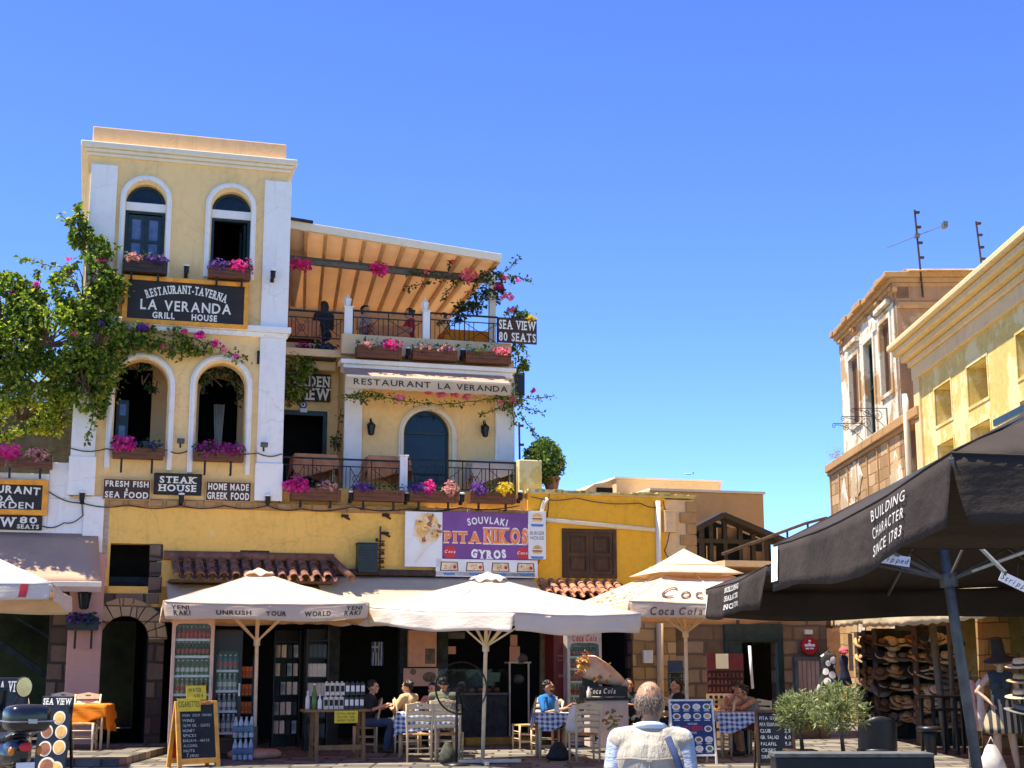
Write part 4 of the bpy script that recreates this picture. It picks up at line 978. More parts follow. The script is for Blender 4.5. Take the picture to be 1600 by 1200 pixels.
# souvlaki billboard: four panels, each a sign of its own
q = FA.rect(632, 800, 690, 886, w=-0.08); t = fthing(FA, 'pita_panel', 'white panel with a big pita wrap picture left of the purple billboard', 'sign', (q[0] + q[1]) / 2, -0.08, q[2])
m = MB(); m.box(q[0], q[1], -0.14, -0.08, q[2], q[3]); m.build('board', M['board'], t, bevel=0.004)
def food_blob(c, rx, rz, w, n, cols, seed, par, name='food_picture', fr=None):
    """printed picture of chips and meat: a fan of flat irregular patches on the board"""
    rk = random.Random(seed); groups = [MB() for _ in cols]
    for i in range(n):
        a = rk.random() * 2 * PI; r = rk.random() ** 0.5
        cx, cz = c[0] + rx * r * math.cos(a), c[1] + rz * r * math.sin(a)
        ln, wd, an = rk.uniform(.25, .5) * min(rx, rz), rk.uniform(.08, .16) * min(rx, rz) * 1.2, rk.uniform(0, PI)
        ca, sa = math.cos(an), math.sin(an)
        pts = [(-ln, -wd), (ln * .9, -wd * .9), (ln, wd * .8), (-ln * .95, wd)]
        y = w - 0.002 - i * 0.00012
        groups[i % len(cols)].poly([(cx + p * ca - s * sa, y, cz + p * sa + s * ca) for p, s in pts])
    for g_, mt in zip(groups, cols): g_.build(name, mt, par)
FOODC = [plain('print_chips', (0.80, 0.45, 0.12), 0.5, var=0.2), plain('print_meat', (0.32, 0.12, 0.05), 0.5, var=0.3), plain('print_pale', (0.80, 0.62, 0.40), 0.5, var=0.15), plain('print_green', (0.16, 0.2, 0.05), 0.5, var=0.3)]
def qp(q, a, b): return (q[0] + (q[1] - q[0]) * a, q[3] - (q[3] - q[2]) * b)
m = MB(); pts = [qp(q, *p) for p in ((0.28, 0.10), (0.42, 0.04), (0.66, 0.02), (0.86, 0.10), (0.97, 0.42), (0.86, 0.52), (0.45, 0.60), (0.20, 0.42))]
m.prism([pts], -0.144, -0.14); m.build('pita_wrap', FOODC[2], t)
food_blob(qp(q, 0.58, 0.28), (q[1] - q[0]) * .30, (q[3] - q[2]) * .20, -0.145, 60, FOODC[:3] + [FOODC[0]], 3, t)
m = MB(); pts = [qp(q, *p) for p in ((0.48, 0.60), (0.86, 0.53), (0.62, 0.66), (0.30, 0.94), (0.26, 0.92), (0.34, 0.78))]; m.prism([pts], -0.143, -0.14); m.build('paper_cone', M['offwhite'], t)
W_let = plain('white_lettering', (0.85, 0.84, 0.82), 0.5, var=0.04)
t, q = board(FA, 688, 801, 824, 874, -0.07, 'souvlaki_sign', 'large purple billboard reading souvlaki, pita and gyros above the parasols', M['purple'],
      [('SOUVLAKI', 0.22, 0.14, 0.46, dict(cx=0.53, bold=0.03, arc=0.05, mat=W_let)), ('PITA', 0.545, 0.20, 0.40, dict(cx=0.245, mat=M['letorange'], bold=0.05, serif=True, dy=0.004)), ('NIKOS', 0.50, 0.28, 0.50, dict(cx=0.745, mat=M['letorange'], bold=0.05, serif=True, dy=0.004)),
       ('GYROS', 0.87, 0.16, 0.40, dict(cx=0.545, bold=0.06, serif=True, arc=-0.03, mat=W_let))])
Hh, Wd = q[3] - q[2], q[1] - q[0]
b = MB()
for tx, r, ch, ws, cx in (('PITA', .545, .20, .40, .245), ('NIKOS', .50, .28, .50, .745)):
    b.add(put(text(tx, ch * Hh * 1.06, width=ws * Wd * 1.03, bold=0.085, serif=True), q[0] + cx * Wd, -0.07 - 0.0425, q[3] - r * Hh))
b.box(q[0] + Wd * .52, q[0] + Wd * .99, -0.1125, -0.112, q[2] + Hh * .32, q[2] + Hh * .345); b.build('lettering_outline', W_let, t)
for cx in (0.105, 0.945):
    m = MB(); m.prism([[(q[0] + Wd * cx + p[0], q[2] + Hh * .14 + p[1]) for p in circ(0, 0, Wd * .07, Wd * .07)] if cx < .5 else [(min(q[1] - .005, q[0] + Wd * cx + p[0]), q[2] + Hh * .14 + p[1]) for p in circ(0, 0, Wd * .07, Wd * .07)]], -0.115, -0.11); m.build('round_logo', M['letred'], t)
    put(text('Coca', 0.055, bold=0.02, shear=0.4), q[0] + Wd * (cx - .0 if cx < .5 else cx - 0.012), -0.119, q[2] + Hh * .15).build('logo_lettering', W_let, t)
t, q = board(FA, 824.6, 799, 852, 874, -0.085, 'burger_panel', 'narrow white burger house panel right of the purple billboard', M['board'],
      [('BURGER', 0.46, 0.07, 0.80, dict(mat=M['greymetal'])), ('HOUSE', 0.56, 0.07, 0.76, dict(mat=M['greymetal']))], th=0.05)
Hh, Wd = q[3] - q[2], q[1] - q[0]
BLUE = plain('print_blue', (0.08, 0.22, 0.5), 0.5, var=0.1)
for zz in (0.85, 0.18):
    cx, cz = q[0] + Wd * .5, q[2] + Hh * zz
    m = MB(); m.prism([[(cx + Wd * .27 * math.cos(PI * k / 12), cz + .03 + Wd * .2 * math.sin(PI * k / 12)) for k in range(13)]], -0.139, -0.135); m.box(cx - Wd * .25, cx + Wd * .25, -0.139, -0.135, cz - .06, cz - .03); m.build('burger_bun', FOODC[0], t)
    m = MB(); m.box(cx - Wd * .28, cx + Wd * .28, -0.14, -0.135, cz - .025, cz + .005); m.build('burger_patty', FOODC[1], t)
    m = MB(); m.prism([[(cx - Wd * .38, cz - .12), (cx + Wd * .38, cz - .12), (cx + Wd * .30, cz - .17), (cx - Wd * .30, cz - .17)]], -0.139, -0.135); m.build('blue_ribbon', BLUE, t)
q = FA.rect(680, 874.6, 839, 902, w=-0.09); t = fthing(FA, 'food_sign', 'low white panel with four food trays under the purple billboard', 'sign', (q[0] + q[1]) / 2, -0.09, q[2])
m = MB(); m.box(q[0], q[1], -0.14, -0.09, q[2], q[3]); m.build('board', M['board'], t, bevel=0.004)
for k in range(4):
    cx = q[0] + (q[1] - q[0]) * (0.13 + 0.25 * k); cz = q[2] + (q[3] - q[2]) * .58; hw_, hh_ = 0.17, 0.09
    m = MB(); m.prism([[(cx - hw_ - .02, cz - hh_), (cx + hw_ + .02, cz - hh_), (cx + hw_, cz + hh_), (cx - hw_, cz + hh_)]], -0.144, -0.14); m.build('tray_rim', M['letblack'], t)
    m = MB(); m.prism([[(cx - hw_, cz - hh_ + .015), (cx + hw_, cz - hh_ + .015), (cx + hw_ - .02, cz + hh_ - .015), (cx - hw_ + .02, cz + hh_ - .015)]], -0.147, -0.143); m.build('tray_food', FOODC[2], t)
    food_blob((cx - 0.04, cz), 0.08, 0.05, -0.148, 8, FOODC[:2], 20 + k, t)
    m = MB(); m.prism([circ(cx + 0.11, cz - 0.01, 0.035)], -0.15, -0.146); m.build('tray_dip', M['letred'], t)
    m = MB(); m.prism([[(cx - .13, cz - .13), (cx + .13, cz - .13), (cx + .1, cz - .17), (cx - .1, cz - .17)]], -0.144, -0.14); m.build('blue_ribbon', BLUE, t)
# evil-eye charm, house numbers, small wall things
q = FA.px(474, 632, 2.12); t = fthing(FA, 'eye_charm', 'round blue eye charm above the recessed doorway', 'charm', q[0], 2.16, q[1] - 0.08)
for r, mt, y in ((0.085, plain('charm_blue', (0.02, 0.05, 0.3), 0.2), 0), (0.05, M['board'], -0.01), (0.025, M['letblack'], -0.018)):
    m = MB(); m.prism([circ(q[0], q[1], r, n=20)], 2.15 + y, 2.19); m.build('charm_ring', mt, t)
q = FA.rect(469, 638, 480, 644, w=2.14); m = MB(); m.box(q[0], q[1], 2.14, 2.17, q[2], q[3]); tag(m.build('name_plate', M['board'], frame=FA), 'tiny white plate just under the blue eye charm', 'plate')
q = FA.px(1266, 1009, -0.05); t = fthing(FA, 'round_sign', 'round dark red sign with white lettering on the stone wall by the shop door', 'sign', q[0], 0.02, q[1] - 0.18)
m = MB(); m.prism([circ(q[0], q[1], 0.185, n=32)], -0.03, 0.03); m.build('disc', plain('sign_red', (0.42, 0.015, 0.02), 0.4), t, bevel=0.006)
m = MB()
for a_, b_, z_, h_ in ((-.04, .02, .03, .03), (-.12, .12, -.015, .05), (-.10, -.02, -.075, .035), (.0, .09, -.07, .03)): m.box(q[0] + a_, q[0] + b_, -.036, -.031, q[1] + z_, q[1] + z_ + h_)
m.prism([[(q[0], q[1] + .07), (q[0] + .035, q[1] + .1), (q[0] + .02, q[1] + .125), (q[0], q[1] + .115), (q[0] - .02, q[1] + .125), (q[0] - .035, q[1] + .1)]], -0.036, -0.031); m.build('lettering', W_let, t)
q = FA.rect(1258, 984, 1270, 991, w=0.0); m = MB(); m.box(q[0], q[1], 0.0, 0.05, q[2], q[3]); o = tag(m.build('house_number', M['cream'], frame=FA), 'small cream house number plate above the round red sign', 'plate')
# ================================================================ AWNINGS, TILE ROOF, TERRACE ROOF
# tan awning over the left porch
t = fthing(FA, 'porch_awning', 'tan sloping awning with leaf shadows over the porch beside the pink pillar', 'awning')
a0 = FA.px(-200, 840, 0.0)[0]; a1 = FA.px(153, 840, 0.0)[0]; zt, zb3 = FA.px(80, 833, 0.0)[1], FA.px(80, 908, -1.25)[1]
a2 = FA.px(159, 908, -1.25)[0]
m = MB(); m.sheet(lambda a, b: Vector((a0 + (a1 + (a2 - a1) * (1 - b) - a0) * a, -1.25 * (1 - b), zb3 + (zt - zb3) * b - 0.03 * math.sin(PI * b))), 14, 8); m.build('cloth', M['awning_tan'], t, smooth=True, solid=0.006)
m = MB(); m.box(a0, a2, -1.28, -1.22, zb3 - 0.09, zb3); m.build('front_bar', M['cream'], t, bevel=0.008)
m = MB(); m.sheet(lambda a, b: Vector((a0 + (a2 - a0) * a, -1.27, zb3 - 0.05 - 0.13 * (1 - b))), 14, 2); m.build('valance', M['awning_tan'], t, solid=0.005)
# pantiled pent roof
t = fthing(FA, 'tiled_canopy', 'brown pantile pent roof over the drinks fridges', 'roof')
u0, u1 = FA.px(266, 890, -0.6)[0], FA.px(520, 890, -0.6)[0]; ze, zw = FA.px(390, 903, -0.75)[1], FA.px(390, 876, -0.02)[1]
m = MB(); tiles(m, u0, u1, -0.75, ze, -0.02, zw, pitch=0.21, rows=3, r=0.08); m.build('tiles', M['terracotta'], t)
m = MB()
m.tube([(u0 - 0.1, -0.05, zw + 0.07), (u1 + 0.1, -0.05, zw + 0.07)], 0.09, 8); m.tube([(u1 + 0.05, -0.05, zw + 0.07), (u1 + 0.35, -0.8, ze + .02)], 0.07, 8); m.build('ridge_tile', M['terracotta'], t, smooth=True)
m = MB(); m.box(u0, u1, -0.72, 0.0, ze - 0.09, ze - 0.04); m.build('soffit', M['shutter'], t)
# cream roller awning behind the centre parasol
t = fthing(FA, 'roller_awning', 'cream roller awning over the snack bar, behind the big white parasol', 'awning')
u0, u1 = FA.px(504, 920, -0.9)[0], FA.px(855, 920, -0.9)[0]
zt, zb3 = FA.px(600, 898, -0.05)[1], FA.px(600, 958, -1.6)[1]
m = MB(); m.sheet(lambda a, b: Vector((u0 + (u1 - u0) * a, -1.6 * (1 - b), zb3 + (zt - zb3) * b - 0.05 * math.sin(PI * b))), 10, 8); m.build('cloth', M['awning_cream'], t, smooth=True, solid=0.006)
m = MB(); m.sheet(lambda a, b: Vector((u0 + (u1 - u0) * a, -1.6, zb3 - (0.20 + 0.05 * abs(math.sin(a * 28))) * (1 - b))), 120, 3); m.build('valance', M['awning_cream'], t, solid=0.005)
m = MB(); m.box(u0, u1, -0.14, 0.02, zt - 0.02, zt + 0.1); m.build('cassette', M['rust'], t, bevel=0.02)
# orange-lit scalloped awning behind the first parasol
t = fthing(FA, 'shop_awning', 'beige scalloped awning hanging under the pantile roof, over the fridges', 'awning')
u0, u1 = FA.px(262, 940, -0.9)[0], FA.px(520, 940, -0.9)[0]; zt, zb3 = FA.px(390, 910, -0.05)[1], FA.px(390, 952, -1.3)[1]
m = MB(); m.sheet(lambda a, b: Vector((u0 + (u1 - u0) * a, -0.05 - 1.25 * (1 - b), zb3 + (zt - zb3) * b)), 10, 6); m.build('cloth', M['awning_cream'], t, smooth=True, solid=0.006)
m = MB(); m.sheet(lambda a, b: Vector((u0 + (u1 - u0) * a, -1.3, zb3 - (0.22 + 0.05 * abs(math.sin(a * 30))) * (1 - b))), 120, 3); m.build('valance', M['awning_cream'], t, solid=0.005)
# LA VERANDA awning over the wing
t = fthing(FA, 'veranda_awning', 'short tan awning with black lettering above the arched balcony window', 'awning')
w = 0.95; u0, u1 = FA.px(540, 600, 0.45)[0], FA.px(797, 600, 0.45)[0]
zt = FA.px(668, 581, 0.9)[1]; zm = FA.px(668, 594, 0.4)[1]; zb3 = FA.px(668, 611, 0.4)[1]
m = MB(); m.sheet(lambda a, b: Vector((u0 + (u1 - u0) * a, 0.4 + 0.5 * b, zm + (zt - zm) * b)), 8, 4); m.build('cloth', M['awning_tan'], t, solid=0.006)
m = MB(); m.sheet(lambda a, b: Vector((u0 + (u1 - u0) * a, 0.4, zm - (zm - zb3) * (1 - b) - 0.02 * abs(math.sin(a * 38)) * (1 - b))), 100, 2); m.build('valance', M['awning_cream'], t, solid=0.005)
m = MB(); m.box(u0, u1, 0.385, 0.43, zm - 0.01, zm + 0.035); m.build('front_bar', M['cream'], t, bevel=0.006)
hh_ = zm - zb3
m = put(text('RESTAURANT', hh_ * 0.52, width=(u1 - u0) * .46, bold=0.01), u0 + (u1 - u0) * .275, 0.392, zb3 + hh_ * .55); m.add(put(text('LA VERANDA', hh_ * 0.52, width=(u1 - u0) * .43, bold=0.01), u0 + (u1 - u0) * .765, 0.392, zb3 + hh_ * .52)); m.build('lettering', M['letblack'], t)
# terrace roof: sloping cloth on rafters
t = fthing(FA, 'terrace_roof', 'sloping tan cloth roof on timber rafters shading the top terrace', 'terrace roof')
f0, f1 = FA.px(447, 352, 0.9), FA.px(780, 405, 0.9); k0, k1 = FA.px(452, 480, 5.2), FA.px(703, 494, 5.2)
Fa, Fb = Vector((f0[0], 0.9, f0[1])), Vector((f1[0], 0.9, f1[1])); Ka, Kb = Vector((k0[0], 5.2, k0[1])), Vector((k1[0] , 5.2, k1[1]))
def roofp(a, b, dz=0.0): return (Fa.lerp(Fb, a)).lerp(Ka.lerp(Kb, a), b) + Vector((0, 0, dz))
NR = 11
m = MB(); m.sheet(lambda a, b: roofp(a, b, 0.05 - 0.05 * abs(math.sin(a * NR * PI))), NR * 6, 8); m.build('cloth', M['awning_sun'], t, smooth=True, solid=0.004)
rf = plain('rafter_paint', (0.62, 0.40, 0.22), 0.6, var=0.1)
for i in range(NR + 1):
    m = MB(); m.beam(roofp(i / NR, 0.01, -0.02), roofp(i / NR, 0.99, -0.02), 0.07, 0.10); m.build('rafter', rf, t)
m = MB(); m.beam(roofp(-0.01, 0, 0.03), roofp(1.01, 0, 0.03), 0.10, 0.17); m.build('front_fascia', M['cream'], t, bevel=0.01)
m = MB(); m.beam(roofp(-0.005, -0.01, 0.13), roofp(0.12, -0.01, 0.13), 0.14, 0.05); m.build('end_cap', M['rust'], t)
b0, b1 = FA.px(447, 406, 1.9), FA.px(768, 440, 1.9)
m = MB(); m.beam((b0[0], 1.9, b0[1]), (b1[0], 1.9, b1[1]), 0.09, 0.10); m.beam((b0[0], 2.05, b0[1] + .13), (b1[0], 2.05, b1[1] + .13), 0.05, 0.05); m.build('cross_beam', M['greymetal'], t)
q = FA.rect(765, 436, 775, 533, w=1.7); m = MB(); m.box(q[0], q[1], 1.7, 1.82, q[2] - 0.1, q[3] + 0.1); m.build('corner_post', M['cream'], t, bevel=0.008)
p1 = roofp(1, .3, -.05); m = MB(); m.beam((q[0] + .05, 1.76, q[3]), tuple(roofp(1.0, 0.25, -0.05)), 0.08, 0.08); m.build('corner_brace', M['cream'], t)
# black speaker-like box at the wing's right corner
q = FA.rect(803, 582, 820, 618, w=1.5); m = MB(); m.box(q[0], q[1], 1.5, 1.85, q[2], q[3]); m.box(q[0] + .02, q[1] - .02, 1.485, 1.5, q[2] + .03, q[3] - .03); tag(m.build('black_box', M['black'], frame=FA, bevel=0.01), 'black box fixed to the right corner of the wing under the cornice', 'box')
# ================================================================ FLOWER BOXES
def blossoms(mb, rk, c, r, n, size=0.04, five=True):
    """small open flowers (a few petals each) through an ellipsoid"""
    for i in range(n):
        d = Vector((rk.gauss(0, 1), rk.gauss(0, 1), rk.gauss(0, 1))).normalized() * (rk.random() ** 0.45)
        p = Vector((c[0] + d.x * r[0], c[1] + d.y * r[1], c[2] + d.z * r[2]))
        nrm = (d + Vector((rk.uniform(-.5, .5), rk.uniform(-1.2, 0.2), rk.uniform(-.2, .9)))).normalized()
        a = nrm.orthogonal().normalized(); b = nrm.cross(a)
        s = size * rk.uniform(.7, 1.3); k = 5 if five else 3; ph = rk.random() * 6
        vs = [p - nrm * s * 0.35]
        for j in range(2 * k):
            an = ph + PI * j / k; rr = s if j % 2 == 0 else s * 0.45
            vs.append(p + (a * math.cos(an) + b * math.sin(an)) * rr)
        mb._add(vs, [(0, 1 + j, 1 + (j + 1) % (2 * k)) for j in range(2 * k)])
def leaflets(mb, rk, pts, size=0.07, droop=0.3, up=0.3, jit=1.0):
    """folded leaf blades, one island each"""
    for p in pts:
        d = Vector((rk.gauss(0, 1), rk.gauss(0, 1), rk.gauss(0, .8) - droop)).normalized()
        n = Vector((rk.gauss(0, jit), rk.gauss(0, jit), 0.7 + up)).normalized()
        s = d.cross(n)
        if s.length < 1e-3: continue
        s.normalize(); n = s.cross(d)
        L = size * rk.uniform(.6, 1.35); w = L * rk.uniform(.28, .42)
        p = Vector(p); mid = p + d * L * .45
        v = [p, mid + s * w + n * L * .1, p + d * L - n * L * .06, mid - s * w + n * L * .1]
        mb._add(v, [(0, 1, 2), (0, 2, 3)])
rkf = random.Random(11)
def flower_box(fr, x0, y0, x1, y1, w, label, wmat, blooms, hgt=None, br=0, group='flower boxes', leaf=90, brx=(0.2, 0.8)):
    """planter front face = photo rectangle on plane w; blooms = (position 0..1, spread, material, count, height)"""
    q = fr.rect(x0, y0, x1, y1, w=w); u0, u1, z0, z1 = q; dp = 0.26
    t = fthing(fr, 'flower_box', label, 'flower box', (u0 + u1) / 2, w, z0, group)
    m = MB(); n = 3; h = (z1 - z0) / n
    for k in range(n): m.box(u0, u1, w, w + 0.02, z0 + k * h + 0.006, z0 + (k + 1) * h - 0.004); m.box(u0, u1, w + dp - .02, w + dp, z0 + k * h + .006, z0 + (k + 1) * h - .004)
    for uu in (u0, u1 - .02): m.box(uu, uu + .02, w + .02, w + dp - .02, z0 + .006, z1 - .004)
    m.box(u0 + .02, u1 - .02, w + .01, w + dp - .01, z0 + 0.01, z1 - .04)
    for uu in (u0 + .03, u1 - .07): m.box(uu, uu + .04, w - .012, w, z0, z1)
    m.build('planter', wmat, t)
    if br:
        m = MB()
        for f in brx:
            uu = u0 + (u1 - u0) * f; m.box(uu - .02, uu + .02, w + .06, w + .10, z0 - br, z0); m.beam((uu, w + .08, z0 - br), (uu, w + dp, z0 - br + .02), .03, .03)
        m.build('bracket', M['iron'], t)
    m = MB(); leaflets(m, rkf, [(rkf.uniform(u0, u1), w + rkf.uniform(-.06, dp), z1 + rkf.uniform(-.08, .16)) for _ in range(leaf)], 0.075, droop=0.2)
    m.build('foliage', M['leaf_dark'], t)
    for f, sp, mt, cnt, hh in blooms:
        m = MB(); c = u0 + (u1 - u0) * f
        blossoms(m, rkf, (c, w + .06, z1 + hh * .3), (sp * (u1 - u0) / 2, .19, hh), cnt, 0.042); m.build('blossoms', mt, t)
    return t
g1 = 'flower boxes on the tower'; g2 = 'flower boxes on the terrace edge'; g3 = 'flower boxes on the balcony'
flower_box(FA, 192, 406, 262, 425, -0.36, 'dark plank flower box of pale pink and violet blooms under the shuttered top left window', M['darkplank'], [(.22, .5, M['palepink'], 70, .12), (.72, .6, M['violet'], 110, .12)], br=.14, group=g1)
flower_box(FA, 326, 418, 392, 434, -0.36, 'flower box of violet and hot pink blooms under the open top right window', M['brownwood'], [(.24, .62, M['violet'], 120, .15), (.70, .5, M['magenta'], 130, .15), (.95, .25, M['plum'], 30, .2)], br=.14, group=g1)
flower_box(FA, 176, 699, 256, 716, -0.36, 'flower box spilling magenta petunias under the left loggia arch', M['brownwood'], [(.2, .6, M['magenta'], 200, .19), (.74, .5, M['bluefl'], 90, .12)], br=.26, brx=(.18, .78), group=g1)
flower_box(FA, 303, 706, 381, 720, -0.36, 'flower box of plum coloured petunias under the right loggia arch', M['brownwood'], [(.3, .7, M['plum'], 150, .19), (.72, .65, M['plum'], 140, .19), (.6, .6, M['magenta'], 40, .12)], br=.26, brx=(.23, .75), group=g1)
flower_box(FA, 20, 714, 82, 731, -0.32, 'flower box of faded pink blooms on the white annex wall', M['brownwood'], [(.62, .7, M['palepink'], 120, .15), (-.1, .7, M['magenta'], 130, .2)], br=.18, brx=(-.07, .7), group=g1)
flower_box(FA, -70, 712, 8, 729, -0.32, 'magenta flower box cut by the left edge of the photo', M['brownwood'], [(.7, .5, M['magenta'], 150, .18), (.3, .5, M['violet'], 60, .1)], br=.18, group=g1)
flower_box(FA, 474, 545, 526, 561, 1.4, 'dark box of dusky blue flowers in the recess beside the tower', M['darkplank'], [(.0, .5, M['plum'], 60, .12), (.62, .62, M['bluefl'], 120, .14)], group=g2)
flower_box(FA, 558, 541, 628, 559, 0.72, 'terrace flower box with a burst of bright pink geraniums on its right half', M['brownwood'], [(.22, .4, M['palepink'], 40, .08), (.78, .48, M['magenta'], 130, .15)], group=g2, br=.0)
flower_box(FA, 646, 546, 715, 562, 0.72, 'middle terrace flower box with thin pale lilac flowers', M['brownwood'], [(.2, .45, M['palepink'], 50, .09), (.7, .5, M['palepink'], 60, .10), (.75, .4, M['violet'], 30, .1)], group=g2)
flower_box(FA, 729, 550, 799, 567, 0.72, 'terrace flower box under the sea view planks with red pink flowers', M['brownwood'], [(.3, .5, M['leaf_olive'], 50, .07), (.8, .45, M['pinkpetal'], 110, .12)], group=g2)
flower_box(FA, 455, 764, 533, 782, -0.30, 'balcony flower box with magenta petunias next to the tower', M['brownwood'], [(.12, .6, M['magenta'], 210, .2), (.7, .5, M['palepink'], 80, .14)], br=.12, group=g3)
flower_box(FA, 553, 765, 632, 783, -0.30, 'balcony flower box with small violet flowers left of the white rail post', M['brownwood'], [(.2, .5, M['violet'], 130, .1)], br=.16, group=g3, leaf=50)
flower_box(FA, 640, 767, 717, 784, -0.30, 'balcony flower box right of the white rail post, violet, magenta and pale pink mixed', M['brownwood'], [(.2, .45, M['violet'], 100, .12), (.4, .3, M['magenta'], 110, .18), (.85, .35, M['palepink'], 110, .2)], br=.14, group=g3)
flower_box(FA, 735, 768, 806, 786, -0.30, 'balcony flower box with violet flowers and a yellow clump at its right end', M['brownwood'], [(.2, .45, M['violet'], 140, .17), (.78, .42, M['yellowpetal'], 170, .19)], br=.14, group=g3)
flower_box(FA, 103, 970, 154, 985, -0.34, 'black iron flower box with dark purple flowers on the pink pillar', M['black'], [(.3, .7, M['violet'], 80, .13), (.7, .6, M['bluefl'], 90, .13)], br=.32, brx=(.3, .8), group='flower box on the pink pillar', leaf=160)
# ================================================================ LAMPS
def spot(x, y, w, label, flip=1):
    p = FA.px(x, y, w); t = fthing(FA, 'spot_lamp', label, 'wall lamp', p[0], w + .12, p[1] - .1, 'small black wall spot lamps')
    m = MB(); m.cbox((p[0], w + .10, p[1] - .04), (.07, .05, .09)); m.tube([(p[0], w + .09, p[1] - .03), (p[0], w - .02, p[1] - .05), (p[0], w - .05, p[1])], .02, 6); m.build('bracket', M['iron'], t)
    m = MB(); m.lathe([(.035, -.06), (.05, -.02), (.05, .06), (.06, .09)], 10, (p[0], w - .05, p[1] + .02)); m.build('shade', M['iron'], t, smooth=False)
    m = MB(); m.lathe([(.05, 0), (.062, .03), (.03, .045)], 10, (p[0], w - .05, p[1] + .11)); m.build('glass_cap', M['board'], t)
for x, y, w, lb in ((291, 426, -.12, 'little black spot lamp between the two top tower windows'), (426, 433, -.18, 'little black spot lamp on the right white tower pilaster'), (128, 780, -.1, 'little black spot lamp on the white annex corner below the tower'),
                    (283, 783, -.12, 'little black spot lamp below the steak house board'), (418, 785, -.14, 'little black spot lamp at the foot of the right tower pilaster'),
                    (548, 779, -.12, 'little black spot lamp between the first and second balcony flower boxes'), (635, 781, -.12, 'little black spot lamp below the white balcony rail post'), (721, 782, -.12, 'little black spot lamp between the third and fourth balcony flower boxes'),
                    (812, 779, -.06, 'little black spot lamp below the balcony end block'), (637, 554, .95, 'little black spot lamp between the pink and the lilac terrace boxes'), (722, 556, .95, 'little black spot lamp between the lilac and the red pink terrace boxes')):
    spot(x, y, w, lb)
def flood(x, y, w, lb):
    p = FA.px(x, y, w); t = fthing(FA, 'flood_light', lb, 'floodlight', p[0], w, p[1], 'small grey floodlights')
    m = MB(); m.cbox((p[0], w - .1, p[1]), (.14, .1, .06), Matrix.Rotation(rad(-25), 4, 'X')); m.build('housing', M['greymetal'], t, bevel=.006)
    m = MB(); m.beam((p[0], w, p[1] - .02), (p[0], w - .08, p[1] - .02), .03, .02); m.beam((p[0], w - .01, p[1] - .12), (p[0], w - .01, p[1]), .03, .02); m.build('arm', M['iron'], t)
flood(282, 690, 0, 'grey floodlight between the two loggia arches'); flood(412, 696, -.09, 'grey floodlight on the lower right tower pilaster')
q = FA.rect(402, 548, 405, 568, w=-.05); m = MB(); m.box(q[0], q[1], -.07, 0.0, q[2], q[3]); m.box(q[0] - .01, q[1] + .01, -.075, -.06, q[3] - .05, q[3] - .02); tag(m.build('tube_lamp', M['iron'], frame=FA), 'slim dark fitting on the yellow wall beside the right pilaster', 'wall lamp')
def lantern(x, y, w, lb, sc=1.0, mat=None, standing=False, fr=FA):
    p = fr.px(x, y, w); mat = mat or M['iron']; t = fthing(fr, 'lantern', lb, 'lantern', p[0], w + (0 if standing else .2), p[1] - .16 * sc, 'carriage lanterns')
    c = (p[0], w, p[1])
    m = MB(); m.lathe([(.0, .2 * sc), (.015 * sc, .17 * sc), (.02 * sc, .14 * sc), (.10 * sc, .07 * sc), (.09 * sc, .06 * sc)], 6, c); m.lathe([(.05 * sc, -.14 * sc), (.06 * sc, -.12 * sc), (.035 * sc, -.15 * sc)], 6, c)
    for k in range(6):
        an = PI * k / 3; a = (c[0] + .085 * sc * math.cos(an), c[1] + .085 * sc * math.sin(an), c[2] + .065 * sc); b = (c[0] + .055 * sc * math.cos(an), c[1] + .055 * sc * math.sin(an), c[2] - .13 * sc); m.beam(a, b, .012 * sc, .012 * sc)
    if standing: m.lathe([(.02, -.3 * sc), (.02, -.14 * sc)], 8, c); m.lathe([(.06, -.3 * sc), (.03, -.27 * sc)], 8, c)
    else: m.tube([(c[0], w + .2, c[2] + .05), (c[0], w + .12, c[2] + .22), (c[0], w + .02, c[2] + .21)], .014, 6); m.cbox((c[0], w + .19, c[2] + .05), (.07, .02, .18))
    m.build('frame', mat, t)
    m = MB(); m.lathe([(.05 * sc, -.12 * sc), (.078 * sc, .06 * sc)], 6, c); m.build('glass', M['pane'] if not standing else M['board'], t)
lantern(580, 669, 1.08, 'black lantern left of the arched balcony window', 1.0); lantern(758, 672, 1.08, 'black lantern right of the arched balcony window', 1.0); lantern(132, 935, -.24, 'black lantern on the pink pillar', 1.35)
lantern(543, 472, 1.2, 'white lantern on the first terrace rail post', .95, M['white'], True); lantern(664, 478, 1.2, 'white lantern on the second terrace rail post', .95, M['white'], True)
# cables along the wall
def cable(pts, label, r=.011, w0=None, mat=None, fr=FA):
    P3 = []
    for i in range(len(pts) - 1):
        a, b = pts[i], pts[i + 1]
        for k in range(8):
            f = k / 8; P3.append((a[0] + (b[0] - a[0]) * f, a[2] + (b[2] - a[2]) * f, a[1] + (b[1] - a[1]) * f - .06 * math.sin(PI * f)))
    P3.append((pts[-1][0], pts[-1][2], pts[-1][1])); m = MB(); m.tube(P3, r, 5); return tag(m.build('wall_cable', mat or M['rust'], frame=fr), label, 'cable')
def pc(x, y, w=-.03): p = FA.px(x, y, w); return (p[0], p[1], w)
cable([pc(110, 700, -.12), pc(166, 701, -.11), pc(260, 703, -.06), pc(295, 704), pc(403, 708, -.12), pc(441, 709, -.12)], 'dark cable strung across the tower at flower box height')
cable([pc(76, 768), pc(128, 786, -.07), pc(200, 789, -.08), pc(283, 790, -.08), pc(350, 790, -.08), pc(418, 790, -.1), pc(470, 795, -.07), pc(550, 792, -.07), pc(640, 795, -.07), pc(720, 793, -.07), pc(812, 790, -.07)], 'bundle of cables sagging along the stone band')
